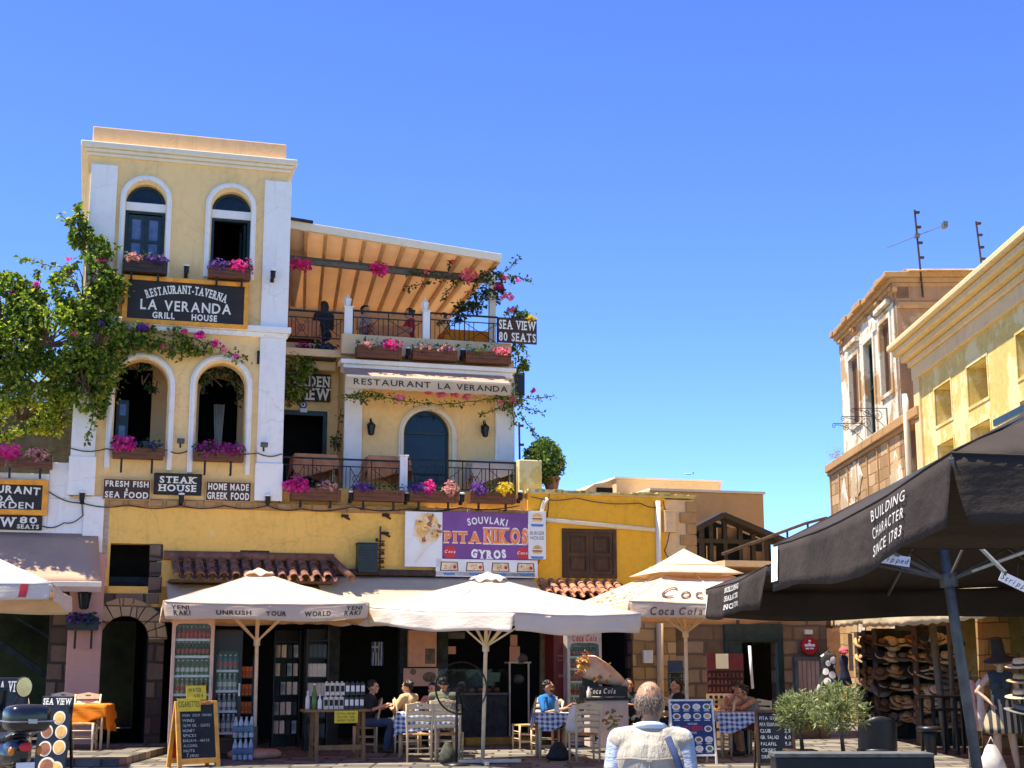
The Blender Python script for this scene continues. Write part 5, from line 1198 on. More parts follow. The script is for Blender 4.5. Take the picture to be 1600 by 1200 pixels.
cable([pc(128, 786, -.06), pc(130, 805, -.06), pc(100, 817), pc(66, 822)], 'thin cable from the annex corner to the seats board')
cable([pc(858, 772, -.06), pc(856, 800), pc(846, 850), pc(845, 868), pc(838, 880)], 'black cable looping down beside the burger panel')
cable([pc(1036, 782, -.04), pc(1042, 800, -.06), pc(1046, 832, -.06), pc(1038, 860, -.03), pc(1050, 872, -.03)], 'black cable under the beige electricity box')
cable([pc(830, 776, -.06), pc(900, 778, -.06), pc(1000, 786, -.05), pc(1034, 790, -.04)], 'dark cable running under the top of the ochre house')
# electrical ladder and the dark niche on the ochre wall
q = FA.rect(556, 851, 586, 895, w=-.02); t = fthing(FA, 'air_conditioner', 'dark air conditioning unit in a black cage on the ochre wall', 'air conditioner', q[0], 0, q[2])
m = MB(); m.box(q[0], q[1], -.3, .02, q[2], q[3]); m.build('body', M['greenblack'], t, bevel=.01)
m = MB()
for k in range(9): z = q[2] + .05 + k * (q[3] - q[2] - .1) / 9; m.box(q[0] + .02, q[1] - .02, -.315, -.3, z, z + .02)
m.box(q[0] - .015, q[1] + .015, -.32, 0, q[3], q[3] + .02); m.build('grille', M['black'], t)
q = FA.rect(586, 838, 600, 892, w=-.05); t = fthing(FA, 'insulator_rack', 'rusty insulator rack with tangled wires beside the air conditioner', 'rack', q[0], 0, q[2])
m = MB(); m.box(q[0] + .08, q[0] + .11, -.09, -.06, q[2], q[3] + .2)
for k in range(7): z = q[2] + .06 + k * .085; m.box(q[0], q[1], -.11, -.07, z, z + .025)
m.build('iron_bars', M['rust'], t)
m = MB()
for k in range(7): z = q[2] + .06 + k * .085; m.lathe([(.02, 0), (.035, .02), (.02, .05)], 8, (q[0] + .02 + .12 * (k % 2), -.12, z + .02))
m.build('insulators', M['shutter'], t)
for x, y, lb in ((539, 806, 'rusty spot bracket upper left on the ochre wall'), (603, 805, 'rusty spot bracket upper right on the ochre wall'), (602, 833, 'small rusty hook beside the insulator rack')):
    p = FA.px(x, y, -.05); m = MB(); m.cbox((p[0], -.04, p[1]), (.14, .08, .05)); m.tube([(p[0] - .05, -.08, p[1] + .01), (p[0] + .02, -.16, p[1] - .05), (p[0] + .08, -.1, p[1] - .07)], .025, 6); tag(m.build('wall_bracket', M['rust'], frame=FA), lb, 'bracket')
# antennas and the aeroplane
def antenna(p0, p1, label, yagi=False):
    t = thing('antenna_mast', label, 'antenna', p0); d = Vector(p1) - Vector(p0)
    m = MB(); m.tube([(0, 0, 0), tuple(d)], .024, 8)
    for f in (.45, .62, .8, .97): c = d * f; m.cbox((c.x + .05, c.y, c.z), (.12, .08, .05))
    m.build('mast', M['rust'], t)
    if yagi:
        c = d * .7; m = MB(); a = Vector((1, 0.1, .42)).normalized()
        m.tube([tuple(c - a * .8), tuple(c + a * .8)], .01, 6)
        for k in range(9):
            f = -.75 + k * .17; e = c + a * f; m.tube([(e.x, e.y - .3, e.z - .05), (e.x, e.y + .3, e.z + .05)], .006, 4)
        m.cbox(tuple(c + a * .75), (.1, .2, .14)); m.cbox(tuple(c), (.1, .1, .1)); m.build('aerial', M['greymetal'], t)
ow_top = FR.W(-3.6, 1.5, 0)
b_ = at_y(1440, 424, ow_top.y - .6); t_ = at_y(1429, 328, ow_top.y - .6); antenna((b_.x, b_.y, 10.0), t_, 'tall roof mast with a small pale aerial across it on the weathered house', True)
Yb = FR.W(-3.9, 3.5, 0).y; b_ = at_y(1537, 426, Yb); t_ = at_y(1525, 346, Yb); antenna((b_.x, b_.y, 10.4), t_, 'bare dark roof mast nearer the yellow cornice')
Yb = 34.0; b_ = at_y(814, 740, Yb); t_ = at_y(811, 660, Yb); antenna((b_.x, b_.y, 4.5), t_, 'slim mast with clipped fittings right of the wing wall')
c = at_y(1076, 740.5, 5000); t = thing('aeroplane', 'tiny white airliner low in the sky above the beige block', 'aeroplane', c)
m = MB(); prof = [(-17, .1), (-15.5, 1.2), (-12, 1.9), (8, 1.9), (13, 1.3), (17, .4)]; m.tube([(x, 0, 0 + (0.3 if x > 8 else 0)) for x, r in prof], [r for x, r in prof], 12); m.build('fuselage', M['board'], t, smooth=True)
m = MB(); 
for s in (-1, 1): m.prism([[(-3, 0), (3, 0), (7, s * 15), (5, s * 15)]], -.2, .2)
m.xf(Matrix.Rotation(PI / 2, 4, 'X')); m.xf(Matrix.Translation((0, 0, -.8))); m.build('wing', M['greymetal'], t)
m = MB(); m.prism([[(11, 1), (16.5, 1), (18.5, 6), (16.5, 6)]], -.2, .2); m.build('tail_fin', plain('fin_navy', (.03, .05, .2), .4), t)
m = MB(); 
for s in (-1, 1): m.prism([[(13, 0), (16.5, 0), (18, s * 6), (16.5, s * 6)]], -.12, .12)
m.xf(Matrix.Rotation(PI / 2, 4, 'X')); m.xf(Matrix.Translation((0, 0, .8))); m.build('tailplane', M['greymetal'], t)
for s in (-1, 1):
    m = MB(); m.tube([(-3.5, s * 5.5, -1.9), (0, s * 5.5, -1.9)], [1.0, .7], 10); m.build('engine', M['greymetal'], t, smooth=True)
# ================================================================ PARASOLS
def parasol(name, label, corners, apex, vh, cloth, pole_mat, base, base_kind='stone', cap='small', texts=(), wave=0.012, sag=0.05, group='white parasols over the tables', hub=0.62, lean_top=None, vsplit=0.04, prad=0.033, seed=1, vent=None, skip=()):
    """four cornered parasol: corners in order round the canopy, valance height vh"""
    rk = random.Random(seed)
    C = [Vector(c) for c in corners]; A = Vector(apex)
    t = thing(name, label, 'parasol', base, 0, group, base)
    def edge(i): return C[i], C[(i + 1) % 4]
    ctr = sum(C, Vector()) / 4
    top = vent if vent else 0.0                          # share of the slope cut away under a raised vent
    for i in range(4):
        p, q = edge(i); m = MB(); ph = rk.random() * 6
        def P_(a, b, p=p, q=q, ph=ph):
            b2 = top + (1 - top) * b
            e = p.lerp(q, a); x = A.lerp(e, b2)
            s_ = math.sin(PI * a) * b2
            return x - Vector((0, 0, sag * math.sin(PI * min(1, b2 * 1.0)) * (0.4 + 0.6 * math.sin(PI * a)) + sag * 0.7 * s_ * b2)) + Vector((0, 0, 0.012 * noise.noise(x * 2.6) + 0.006 * noise.noise(x * 9)))
        if i in skip and seed == 15: continue
        m.sheet(P_, 16, 12); m.build('canopy_panel', cloth, t, smooth=True, solid=0.003)
        m = MB(); m.tube([P_(0, k / 10) + Vector((0, 0, .004)) for k in range(11)], .007, 5); m.tube([P_(k / 12, 1) + Vector((0, 0, .002)) for k in range(13)], .006, 5); m.build('seam', cloth, t, smooth=True)
        d = (q - p).normalized(); nrm = d.cross(Vector((0, 0, 1)));
        if nrm.dot((p + q) / 2 - ctr) < 0: nrm = -nrm
        L = (q - p).length
        def V_(a, b, p=p, q=q, nrm=nrm, ph=ph, L=L, d=d):
            e = p.lerp(q, a); s_ = math.sin(PI * a)
            inn = (0.5 - a) * 2 * vsplit * (1 - b) ** 1.5
            x = e + d * inn * (1 if abs(a - .5) > .38 else abs(a - .5) / .38) - Vector((0, 0, sag * 0.7 * s_ + vh * (1 - b) * (0.93 + 0.07 * math.sin(a * 9 + ph))))
            return x + nrm * ((1 - b) * (0.02 + wave * math.sin(a * L * 5 + ph) + wave * 1.5 * noise.noise(Vector((a * L * 3, ph, b * 1.2)))))
        if i in skip: continue
        m = MB(); m.sheet(V_, 60, 5); vo = m.build('valance', cloth, t, smooth=True, solid=0.003)
        for (k, tx, a0, a1, b0, hshare, mt, op) in texts:
            if k != i: continue
            if tx == '[label]':
                m = MB(); m.sheet(lambda a, b: V_(a0 + (a1 - a0) * a, b0 + (hshare) * b) + nrm * 0.012, 8, 4); m.build('cloth_label', mt, t, solid=0.002); continue
            g_ = text(tx, 1.0, **op); xs = [v.x for v in g_.v]; zs = [v.z for v in g_.v]; x0, x1, z0, z1 = min(xs), max(xs), min(zs), max(zs)
            for j, v in enumerate(g_.v):
                fx, fz = (v.x - x0) / (x1 - x0), (v.z - z0) / (z1 - z0)
                aa = a0 + (a1 - a0) * fx; bb = b0 - hshare / 2 + hshare * fz
                g_.v[j] = V_(aa, bb) + nrm * 0.015
            g_.build('lettering', mt, t)
    if vent:
        m = MB(); R_ = [A.lerp(c, top + 0.10) + Vector((0, 0, 0.10)) for c in C]; A2 = A + Vector((0, 0, 0.20))
        for i in range(4):
            m.sheet(lambda a, b, p=R_[i], q=R_[(i + 1) % 4]: A2.lerp(p.lerp(q, a), b) - Vector((0, 0, 0.03 * math.sin(PI * b))), 8, 6)
        m.build('vent_cap', cloth, t, smooth=True, solid=0.003)
        m = MB()
        for i in range(4): m.sheet(lambda a, b, p=A.lerp(C[i], top * .8), q=A.lerp(C[(i + 1) % 4], top * .8): p.lerp(q, a) + Vector((0, 0, -.07 + .2 * b)), 4, 2)
        m.build('vent_wall', M['awning_cream'], t)
    elif cap:
        m = MB(); r = 0.34 if cap == 'small' else 0.2
        R_ = [A + (c - A) * (r / max(.1, (c - A).length)) * 1.0 + Vector((0, 0, 0.03)) for c in C]
        for i in range(4):
            m.sheet(lambda a, b, p=R_[i], q=R_[(i + 1) % 4]: (A + Vector((0, 0, 0.07))).lerp(p.lerp(q, a), b) + Vector((0, 0, .03 * math.sin(a * PI * 3) * b + .03 * noise.noise(Vector((a * 4 + i, b * 3, seed))))), 12, 6)
        m.build('crown_cap', cloth, t, smooth=True, solid=0.004)
    B = Vector(base); T = Vector(lean_top) if lean_top else A
    m = MB(); m.tube([B, B.lerp(T, .5), T], prad, 12); m.build('pole', pole_mat, t, smooth=True)
    hubp = B.lerp(T, hub * A.z / T.z) if not lean_top else B.lerp(T, hub)
    tip = T - Vector((0, 0, 0.03))
    for i in range(4):
        for f in (0, .5):
            e = C[i].lerp(C[(i + 1) % 4], f) - Vector((0, 0, 0.04 + (sag * .9 if f else 0)))
            m = MB(); m.beam(tip, e, .022, .034); rb = m.build('rib', pole_mat, t)
            md = tip.lerp(e, .5) - Vector((0, 0, .02)); m = MB(); m.beam(hubp, md, .018, .028); m.build('strut', pole_mat, rb)
    m = MB(); m.tube([hubp - (T - B).normalized() * .07, hubp + (T - B).normalized() * .07], prad * 1.7, 10); m.build('hub', M['greymetal'] if pole_mat != M['pole'] else pole_mat, t)
    if base_kind == 'stone':
        m = MB(); m.lathe([(.40, 0.0), (.46, .03), (.46, .09), (.40, .13), (.10, .15)], 24, base); m.build('stone_base', plain('cast_base', (.42, .24, .16), .9, var=.2, bump=.3), t, smooth=True)
        m = MB(); m.tube([B + Vector((0, 0, .1)), B + Vector((0, 0, .52))], .045, 10); m.build('pole_sleeve', M['greymetal'], t)
    elif base_kind == 'cross':
        m = MB()
        for a in (rad(8), rad(98)):
            d = Vector((math.cos(a), math.sin(a), 0)) * .62; m.beam(B - d + Vector((0, 0, .04)), B + d + Vector((0, 0, .04)), .06, .05)
        m.build('cross_base', pole_mat, t)
    else:
        m = MB(); m.box(B.x - .4, B.x + .4, B.y - .4, B.y + .4, 0.0, .07); m.build('base_plate', M['greymetal'], t, bevel=.01)
    return t
def square(c, half, yaw, z, half2=None):
    u, w = Vector((math.cos(yaw), math.sin(yaw), 0)), Vector((-math.sin(yaw), math.cos(yaw), 0)); h2 = half2 or half; c = Vector((c[0], c[1], z))
    return [c - u * half - w * h2, c + u * half - w * h2, c + u * half + w * h2, c - u * half + w * h2]
# first parasol (front edge lettering)
b = on_z(397, 1184); ap = at_y(404, 895, b.y)
RY = M['letblack']
parasol('parasol', 'cream parasol with black lettering along its front valance, standing before the fridges', square((ap.x + .05, b.y), 1.66, rad(14), 2.56), (ap.x, b.y, 3.14), .28, M['canvas_cream'], M['pole'], (b.x, b.y, 0), 'stone', 'small',
        [(0, 'UNRUSH', .25, .42, .42, .30, RY, dict(bold=.03)), (0, 'YOUR', .49, .59, .44, .30, RY, dict(bold=.03)), (0, 'WORLD', .68, .81, .44, .30, RY, dict(bold=.03)),
         (0, 'YENI', .035, .12, .70, .26, RY, dict(bold=.02)), (0, 'RAKI', .045, .125, .38, .30, RY, dict(bold=.02)), (0, 'YENI', .885, .965, .72, .26, RY, dict(bold=.02)), (0, 'RAKI', .88, .96, .40, .30, RY, dict(bold=.02))], seed=3)
# big white parasol, one corner towards us
b = on_z(754, 1193); ap = at_y(762, 901, 23.8)
Lc, Nc, Rc = at_y(575, 949, 24.6), at_y(803, 957, 22.0), at_y(1002, 959, 23.2)
parasol('parasol', 'big plain white parasol turned corner on, in the middle of the terrace tables', [Lc, Nc, Rc, Lc + Rc - Nc + Vector((0, 0, .1))], (ap.x, 23.8, ap.z), .31, M['canvas'], M['pole'], (b.x, b.y, 0), 'cross', 'small', (), wave=.02, seed=5)
# soft drink parasol with a raised vent
bx = at_y(1072, 1030, 25.8)
parasol('parasol', 'white soft drink parasol with a raised square vent, right of the plain white one', square((bx.x + .05, 25.8), 1.70, rad(15), 2.58), (bx.x, 25.8, 3.38), .27, M['canvas_cream'], M['pole'], (bx.x, 25.8, 0), 'plate', None,
        [(0, 'Coca Cola', .10, .37, .45, .52, M['letbrown'], dict(bold=.015, shear=.35)), (0, 'DELICIOUS', .50, .78, .45, .42, M['letblack'], dict(bold=.01))], vent=.36, seed=8)
# printed script on its sloping panels
p_u = Vector((math.cos(rad(15)), math.sin(rad(15)), 0)); p_w = Vector((-math.sin(rad(15)), math.cos(rad(15)), 0)); Cc = square((bx.x + .05, 25.8), 1.70, rad(15), 2.58); Ax = Vector((bx.x, 25.8, 3.42))
sd_root = bpy.data.objects[[o.name for o in bpy.data.objects if o.get('label', '').startswith('white soft drink')][0]]
def slope_text(tx, i, a0, a1, b0, b1, mt, **op):
    g_ = text(tx, 1.0, **op); xs = [v.x for v in g_.v]; zs = [v.z for v in g_.v]; x0, x1, z0, z1 = min(xs), max(xs), min(zs), max(zs)
    p, q = Cc[i], Cc[(i + 1) % 4]
    for j, v in enumerate(g_.v):
        fx, fz = (v.x - x0) / (x1 - x0), (v.z - z0) / (z1 - z0); bb = b0 + (b1 - b0) * fz
        g_.v[j] = Ax.lerp(p.lerp(q, a0 + (a1 - a0) * fx), bb) - Vector((0, 0, .05 * math.sin(PI * bb) * (.4 + .6 * math.sin(PI * (a0 + (a1 - a0) * fx))) + .035 * math.sin(PI * (a0 + (a1 - a0) * fx)) * bb * bb - .02))
    g_.build('lettering', mt, sd_root)
slope_text('Coca Cola', 0, .14, .9, .90, .66, M['letbrown'], shear=.3, gap=.2)
slope_text('Coca Cola', 3, .15, .85, .92, .66, M['letbrown'], shear=.3, gap=.2)
# white parasol cut by the left edge
Nn, Rr = at_y(82, 911, 21.0), at_y(112, 934, 23.6); Ll = Nn + Vector((-3.1, -.5, .05)); Bb = Rr + Ll - Nn
ctr = (Nn + Bb) / 2
pt = parasol('parasol', 'white parasol with a red mark, cut by the left edge of the photo', [Ll, Nn, Rr, Bb], (ctr.x, ctr.y, 3.45), .27, M['canvas'], M['pole'], (ctr.x, ctr.y, 0), 'plate', 'small', [(0, '[label]', .86, .895, .15, .8, M['letred'], {})], seed=9)
# black parasols
LB = fabric('white_cloth_label', (.75, .74, .7), 0.0, fold=.2)
n0, f0_ = at_y(1486, 708, 6.3), at_y(1209, 852, 10.7)
n1, f1_ = n0 + Vector((4.2, -.1, .03)), f0_ + Vector((4.2, -.1, .08)); ctr = (n0 + f1_) / 2
WL = plain('pale_print', (.62, .60, .55), .7, var=.1)
parasol('parasol', 'nearest black parasol, large at the right edge, lettered building character since', [f0_, n0, n1, f1_], (ctr.x, ctr.y, 3.62), .36, M['canvas_black'], M['greymetal'], (ctr.x, ctr.y, 0), 'plate', 'small',
        [(0, 'BUILDING', .68, .84, .80, .17, WL, dict(gap=.22)), (0, 'CHARACTER', .68, .84, .53, .17, WL, dict(gap=.22)), (0, 'SINCE 1783', .68, .84, .26, .17, WL, dict(gap=.22)),
         (0, '[label]', .0, .05, .2, .75, LB, {}), (1, '[label]', .10, .19, .40, .50, LB, {}), (1, 'S', .12, .15, .64, .34, M['letblack'], dict(bold=.0, shear=.3))], wave=.016, sag=.09, group='black parasols on the right', vsplit=.06, seed=12, prad=.04, skip=(3,))
Cn = at_y(1103, 921, 17.3); z2 = Cn.z; c2 = [Cn, Cn + Vector((.0, -4.2, .02)), Cn + Vector((4.25, -4.3, .06)), Cn + Vector((4.3, -.05, .06))]
hubp = at_y(1477, 912, 15.2); pb = at_y(1540, 1276, 15.2); tp = at_y(1466, 846, 15.2)
b2 = Vector((pb.x, 15.2, 0)); tp = Vector((tp.x, 15.2, 3.3))
parasol('parasol', 'farther black parasol whose dark underside, struts and leaning pole show at the right', c2, (tp.x, 15.2, 3.3), .36, M['canvas_black'], M['greymetal'], tuple(b2), 'plate', 'small',
        [(0, 'BUILDING', .40, .62, .82, .17, WL, dict(bold=.02, serif=True)), (0, 'CHARACTER', .40, .62, .54, .17, WL, dict(bold=.02, serif=True)), (0, 'SINCE 1783', .40, .62, .26, .17, WL, dict(bold=.02, serif=True)), (0, '[label]', .02, .07, .1, .7, LB, {}),
         (3, 'BUILDING', .78, .90, .80, .17, WL, dict(bold=.02, serif=True)), (3, 'CHARACTER', .78, .90, .54, .17, WL, dict(bold=.02, serif=True)), (3, 'SINCE 1783', .78, .90, .28, .17, WL, dict(bold=.02, serif=True))], wave=.03, sag=.06, group='black parasols on the right', hub=.745, lean_top=(tp.x, 15.2, 3.3), vsplit=.06, seed=15, prad=.055, skip=(1,))
# white script tags clipped to its struts
for (x, y, yy, ang, lb) in ((1393, 874, 14.6, -.15, 'white script tag hanging on the left struts under the black parasol'), (1590, 912, 14.4, -.45, 'white script tag hanging under the black parasol by the right edge')):
    p = at_y(x, y, yy); t = thing('hanging_tag', lb, 'tag', p, 0, 'white tags under the black parasol')
    m = MB(); m.cbox((0, 0, 0), (.37, .006, .1)); m.xf(Matrix.Rotation(-ang, 4, 'Y')); m.build('card', M['board'], t)
    g_ = text('Stripped', .05, shear=.35); g_.xf(Matrix.Rotation(-ang, 4, 'Y') @ Matrix.Translation((0, -.006, 0))); g_.build('lettering', M['letblack'], t)
    m = MB(); m.tube([(0, 0, .04), (.02, .0, .2)], .004, 4); m.build('string', M['iron'], t)
# ================================================================ PLANTS
rkp = random.Random(21)
def strand(fr, pts, w, n=10):
    out = []
    for i in range(len(pts) - 1):
        for k in range(n):
            f = k / n; out.append((pts[i][0] + (pts[i + 1][0] - pts[i][0]) * f, pts[i][1] + (pts[i + 1][1] - pts[i][1]) * f))
    out.append(pts[-1]); r = []
    for x, y in out:
        p = fr.px(x, y, w); r.append(Vector((p[0], w, p[1])))
    return r
def vine(label, clumps, strands, flowers, fr=FA, leafm=None, size=.085, cat='climbing plant', name='climbing_plant', droop=.35, gap=.0, mult=1.0):
    """clumps: (cx, cy, rx, ry, w, depth, count) in photo pixels; strands: (points, w, leaves per strand, leaf spread); flowers: (x, y, w, radius m, count, material)"""
    t0 = fr.px(clumps[0][0], clumps[0][1] + clumps[0][3], clumps[0][4]) if clumps else fr.px(*strands[0][0][0], strands[0][1])
    w0 = clumps[0][4] if clumps else strands[0][1]
    t = fthing(fr, name, label, cat, t0[0], w0, t0[1])
    m = MB(); st = MB()
    for cx, cy, rx, ry, w, dp, cnt in clumps:
        pts = []
        c3 = fr.px(cx, cy, w); cnt = int(cnt * mult)
        for i in range(cnt * 4):
            if len(pts) >= cnt: break
            a = rkp.random() * 2 * PI; r = rkp.random() ** .42
            x, y = cx + rx * r * math.cos(a) * (1 + .18 * math.sin(3 * a + cx)), cy + ry * r * math.sin(a) * (1 + .2 * math.sin(4 * a + cy))
            ww = w + rkp.uniform(-dp, dp) * math.sqrt(max(0.05, 1 - r * r))
            p = fr.px(x, y, w); q = Vector((p[0], ww, p[1]))
            if noise.noise(q * 1.9) + .5 * noise.noise(q * 4.7) < -.12 + gap: continue
            pts.append(q)
        leaflets(m, rkp, pts, size, droop, .3)
        for k in range(max(2, cnt // 120)):
            a = rkp.random() * 2 * PI; q = fr.px(cx + rx * .8 * math.cos(a), cy + ry * .8 * math.sin(a), w)
            st.tube([(c3[0] + rkp.uniform(-.1, .1), w, c3[1] - .2), ((c3[0] + q[0]) / 2, w + rkp.uniform(-.1, .1), (c3[1] + q[1]) / 2 + .05), (q[0], w + rkp.uniform(-.2, .2), q[1])], [.02, .014, .006], 5)
    for pts, w, cnt, spread in strands:
        S3 = strand(fr, pts, w); st.tube([p + Vector((0, rkp.uniform(-.02, .02), .012 * math.sin(i * 1.3))) for i, p in enumerate(S3)], .009, 5)
        lp = []
        for k in range(cnt):
            p = rkp.choice(S3); lp.append(p + Vector((rkp.gauss(0, spread), rkp.gauss(0, spread), rkp.gauss(0, spread))))
        leaflets(m, rkp, lp, size * .9, droop, .3)
    m.build('leaves', leafm or M['leaf'], t)
    if st.v: st.build('stem', M['bark'], t)
    groups = {}
    for x, y, w, r, cnt, mt in flowers:
        p = fr.px(x, y, w); b = groups.setdefault(mt.name, (mt, MB()))[1]; blossoms(b, rkp, (p[0], w, p[1]), (r, r * .7, r * .75), cnt, .05)
    for mt, b in groups.values(): b.build('blossoms', mt, t)
    return t
mg, pk_ = M['magenta'], M['pinkpetal']
vine('huge bougainvillea mass tumbling over the annex terrace and the tower corner', [
    (75, 525, 100, 62, -.5, .55, 2600), (5, 505, 75, 70, -.4, .5, 1500), (135, 460, 52, 60, -.45, .35, 1100), (60, 590, 95, 42, -.3, .5, 1500), (-60, 540, 70, 80, -.3, .5, 900), (135, 585, 50, 45, -.5, .3, 700),
    (20, 460, 45, 30, -.4, .3, 450), (155, 520, 45, 35, -.5, .25, 500), (122, 365, 13, 38, -.3, .15, 220), (148, 400, 22, 38, -.35, .2, 260), (165, 445, 28, 24, -.4, .2, 220), (30, 640, 75, 45, .6, .5, 900), (-10, 610, 50, 40, .2, .4, 500), (100, 640, 30, 40, .3, .3, 300), (148, 625, 22, 28, -.35, .12, 200), (205, 530, 30, 18, -.35, .15, 200)],
    [([(118, 420), (75, 415), (52, 408), (30, 404)], -.4, 60, .03), ([(18, 480), (10, 450), (14, 425)], -.4, 50, .03), ([(122, 380), (110, 352), (96, 336)], -.35, 40, .03), ([(130, 400), (128, 360), (130, 335)], -.3, 60, .035), ([(150, 440), (170, 400), (185, 385)], -.35, 60, .03),
     ([(150, 610), (147, 640), (143, 665), (134, 690)], -.3, 90, .04), ([(60, 440), (60, 425), (50, 432)], -.4, 30, .02), ([(150, 500), (185, 470), (200, 455)], -.4, 60, .05)],
    [(158, 408, -.45, .14, 24, mg), (22, 459, -.6, .08, 10, mg), (58, 444, -.6, .07, 9, mg), (108, 424, -.4, .06, 7, mg), (118, 521, -.9, .07, 7, pk_), (108, 405, -.4, .05, 5, mg), (158, 505, -.7, .07, 8, M['violet'])], gap=-.02, mult=1.8, size=.1)
vine('flowering vine trailing across the tower above the loggia arches', [(225, 525, 28, 22, -.25, .12, 330), (270, 535, 30, 20, -.25, .12, 330), (315, 540, 30, 15, -.22, .1, 220), (180, 560, 22, 40, -.25, .12, 260)],
     [([(190, 515), (240, 520), (300, 528), (345, 545), (378, 560)], -.2, 160, .06), ([(185, 560), (186, 600), (180, 620)], -.2, 40, .05), ([(285, 540), (283, 565)], -.2, 30, .03)],
     [(288, 518, -.3, .09, 20, pk_), (312, 523, -.3, .12, 26, mg), (338, 537, -.3, .10, 20, mg), (350, 546, -.3, .08, 14, pk_), (368, 556, -.3, .07, 8, mg), (222, 512, -.35, .12, 24, M['violet']), (254, 541, -.35, .06, 8, pk_), (232, 508, -.35, .06, 6, pk_)])
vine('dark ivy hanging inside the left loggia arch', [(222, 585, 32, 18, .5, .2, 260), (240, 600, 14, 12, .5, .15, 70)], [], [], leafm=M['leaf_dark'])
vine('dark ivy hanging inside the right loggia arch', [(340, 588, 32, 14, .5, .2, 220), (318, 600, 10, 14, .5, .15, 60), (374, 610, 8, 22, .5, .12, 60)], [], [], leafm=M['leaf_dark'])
vine('dense ivy climbing beside the garden view board in the recess', [(462, 580, 26, 45, 1.5, .25, 800), (452, 620, 14, 16, 1.6, .2, 120), (485, 595, 14, 20, 1.7, .15, 120)], [], [], leafm=M['leaf'])
vine('bougainvillea creeping along the terrace roof beam with pink bursts', [(748, 468, 30, 22, 1.9, .3, 420), (775, 440, 28, 22, 1.2, .25, 300), (700, 500, 22, 10, 2.2, .2, 120), (725, 480, 22, 14, 2.2, .2, 150)],
     [([(640, 425), (690, 432), (745, 440)], 1.7, 130, .05), ([(630, 448), (655, 445), (675, 440)], 1.8, 40, .04), ([(690, 465), (705, 450), (712, 440)], 1.8, 40, .03), ([(780, 430), (800, 415), (812, 402)], 1.2, 40, .03), ([(785, 435), (810, 432), (830, 440)], 1.1, 50, .04), ([(700, 420), (703, 408)], 1.4, 14, .02)],
     [(470, 413, 1.75, .26, 90, mg), (593, 420, 1.75, .24, 90, mg), (733, 430, 1.5, .22, 80, pk_), (785, 434, 1.1, .12, 24, pk_), (780, 447, 1.1, .13, 26, mg), (793, 463, 1.1, .15, 34, pk_), (705, 408, 1.4, .07, 9, pk_), (668, 424, 1.6, .08, 10, pk_), (800, 484, 1.0, .09, 14, pk_), (810, 438, 1.0, .05, 6, mg)], leafm=M['leaf_dark'])
vine('yellow green foliage spilling behind the sea view planks at the terrace corner', [(822, 500, 18, 13, 1.1, .2, 240), (815, 552, 13, 32, 1.5, .25, 420), (800, 490, 14, 10, 1.2, .2, 90)], [], [(830, 498, .9, .12, 30, M['yellowpetal'])], leafm=M['leaf'])
vine('garland of bougainvillea strung under the black lettered veranda awning', [(790, 628, 30, 14, 1.0, .15, 260), (570, 618, 30, 7, .6, .1, 130)],
     [([(537, 622), (590, 618), (640, 628), (700, 632), (760, 624), (800, 622)], .6, 330, .045), ([(800, 625), (840, 622), (866, 618)], .8, 60, .04), ([(800, 630), (830, 640), (848, 645)], .8, 50, .04), ([(812, 645), (826, 665), (840, 682)], .9, 60, .03), ([(806, 560), (803, 600), (800, 640), (804, 665)], 1.1, 130, .05), ([(750, 648), (775, 640), (790, 630)], .8, 40, .03)],
     [(625, 621, .5, .11, 22, pk_), (668, 611, .5, .12, 28, pk_), (690, 616, .5, .12, 26, pk_), (711, 616, .5, .09, 18, pk_), (730, 620, .5, .09, 18, pk_), (752, 608, .5, .12, 24, pk_), (800, 622, .7, .10, 16, pk_), (833, 610, .8, .07, 9, mg), (782, 628, .6, .07, 9, pk_)], leafm=M['leaf'], size=.075)
vine('thin climbing sprig on the wall between recess and wing', [(524, 690, 8, 10, 1.6, .1, 40)], [([(523, 735), (522, 700), (530, 660), (533, 640)], 1.25, 26, .05)], [], leafm=M['leaf_dark'])
# potted thuja on the ochre house
q = FA.px(862, 768, .5); t = fthing(FA, 'potted_thuja', 'round topped potted thuja on the wall between the balcony and the ochre house', 'potted tree', q[0], .5, q[1])
c = FA.px(850, 722, .5)
m = MB(); m.lathe([(.12, 0), (.17, .24), (.19, .25), (.19, .3), (.15, .3)], 16, (q[0], .5, q[1])); m.build('pot', M['terracotta_new'], t)
m = MB(); m.tube([(q[0], .5, q[1] + .2), (c[0], .5, c[1])], .04, 6); m.build('trunk', M['bark'], t)
m = MB(); pts = []
for i in range(2600):
    d = Vector((rkp.gauss(0, 1), rkp.gauss(0, 1), rkp.gauss(0, 1))).normalized(); r = rkp.random() ** .25
    sh = 1 + .22 * noise.noise(d * 2.3) + .08 * noise.noise(d * 7)
    tp_ = 1 - .25 * max(0, d.z)
    pts.append(Vector((c[0] + d.x * .45 * r * sh * tp_, .5 + d.y * .42 * r * sh, c[1] + d.z * .50 * r * sh)))
leaflets(m, rkp, pts, .085, -.5, -.3); m.build('crown', M['leaf_lime'], t)
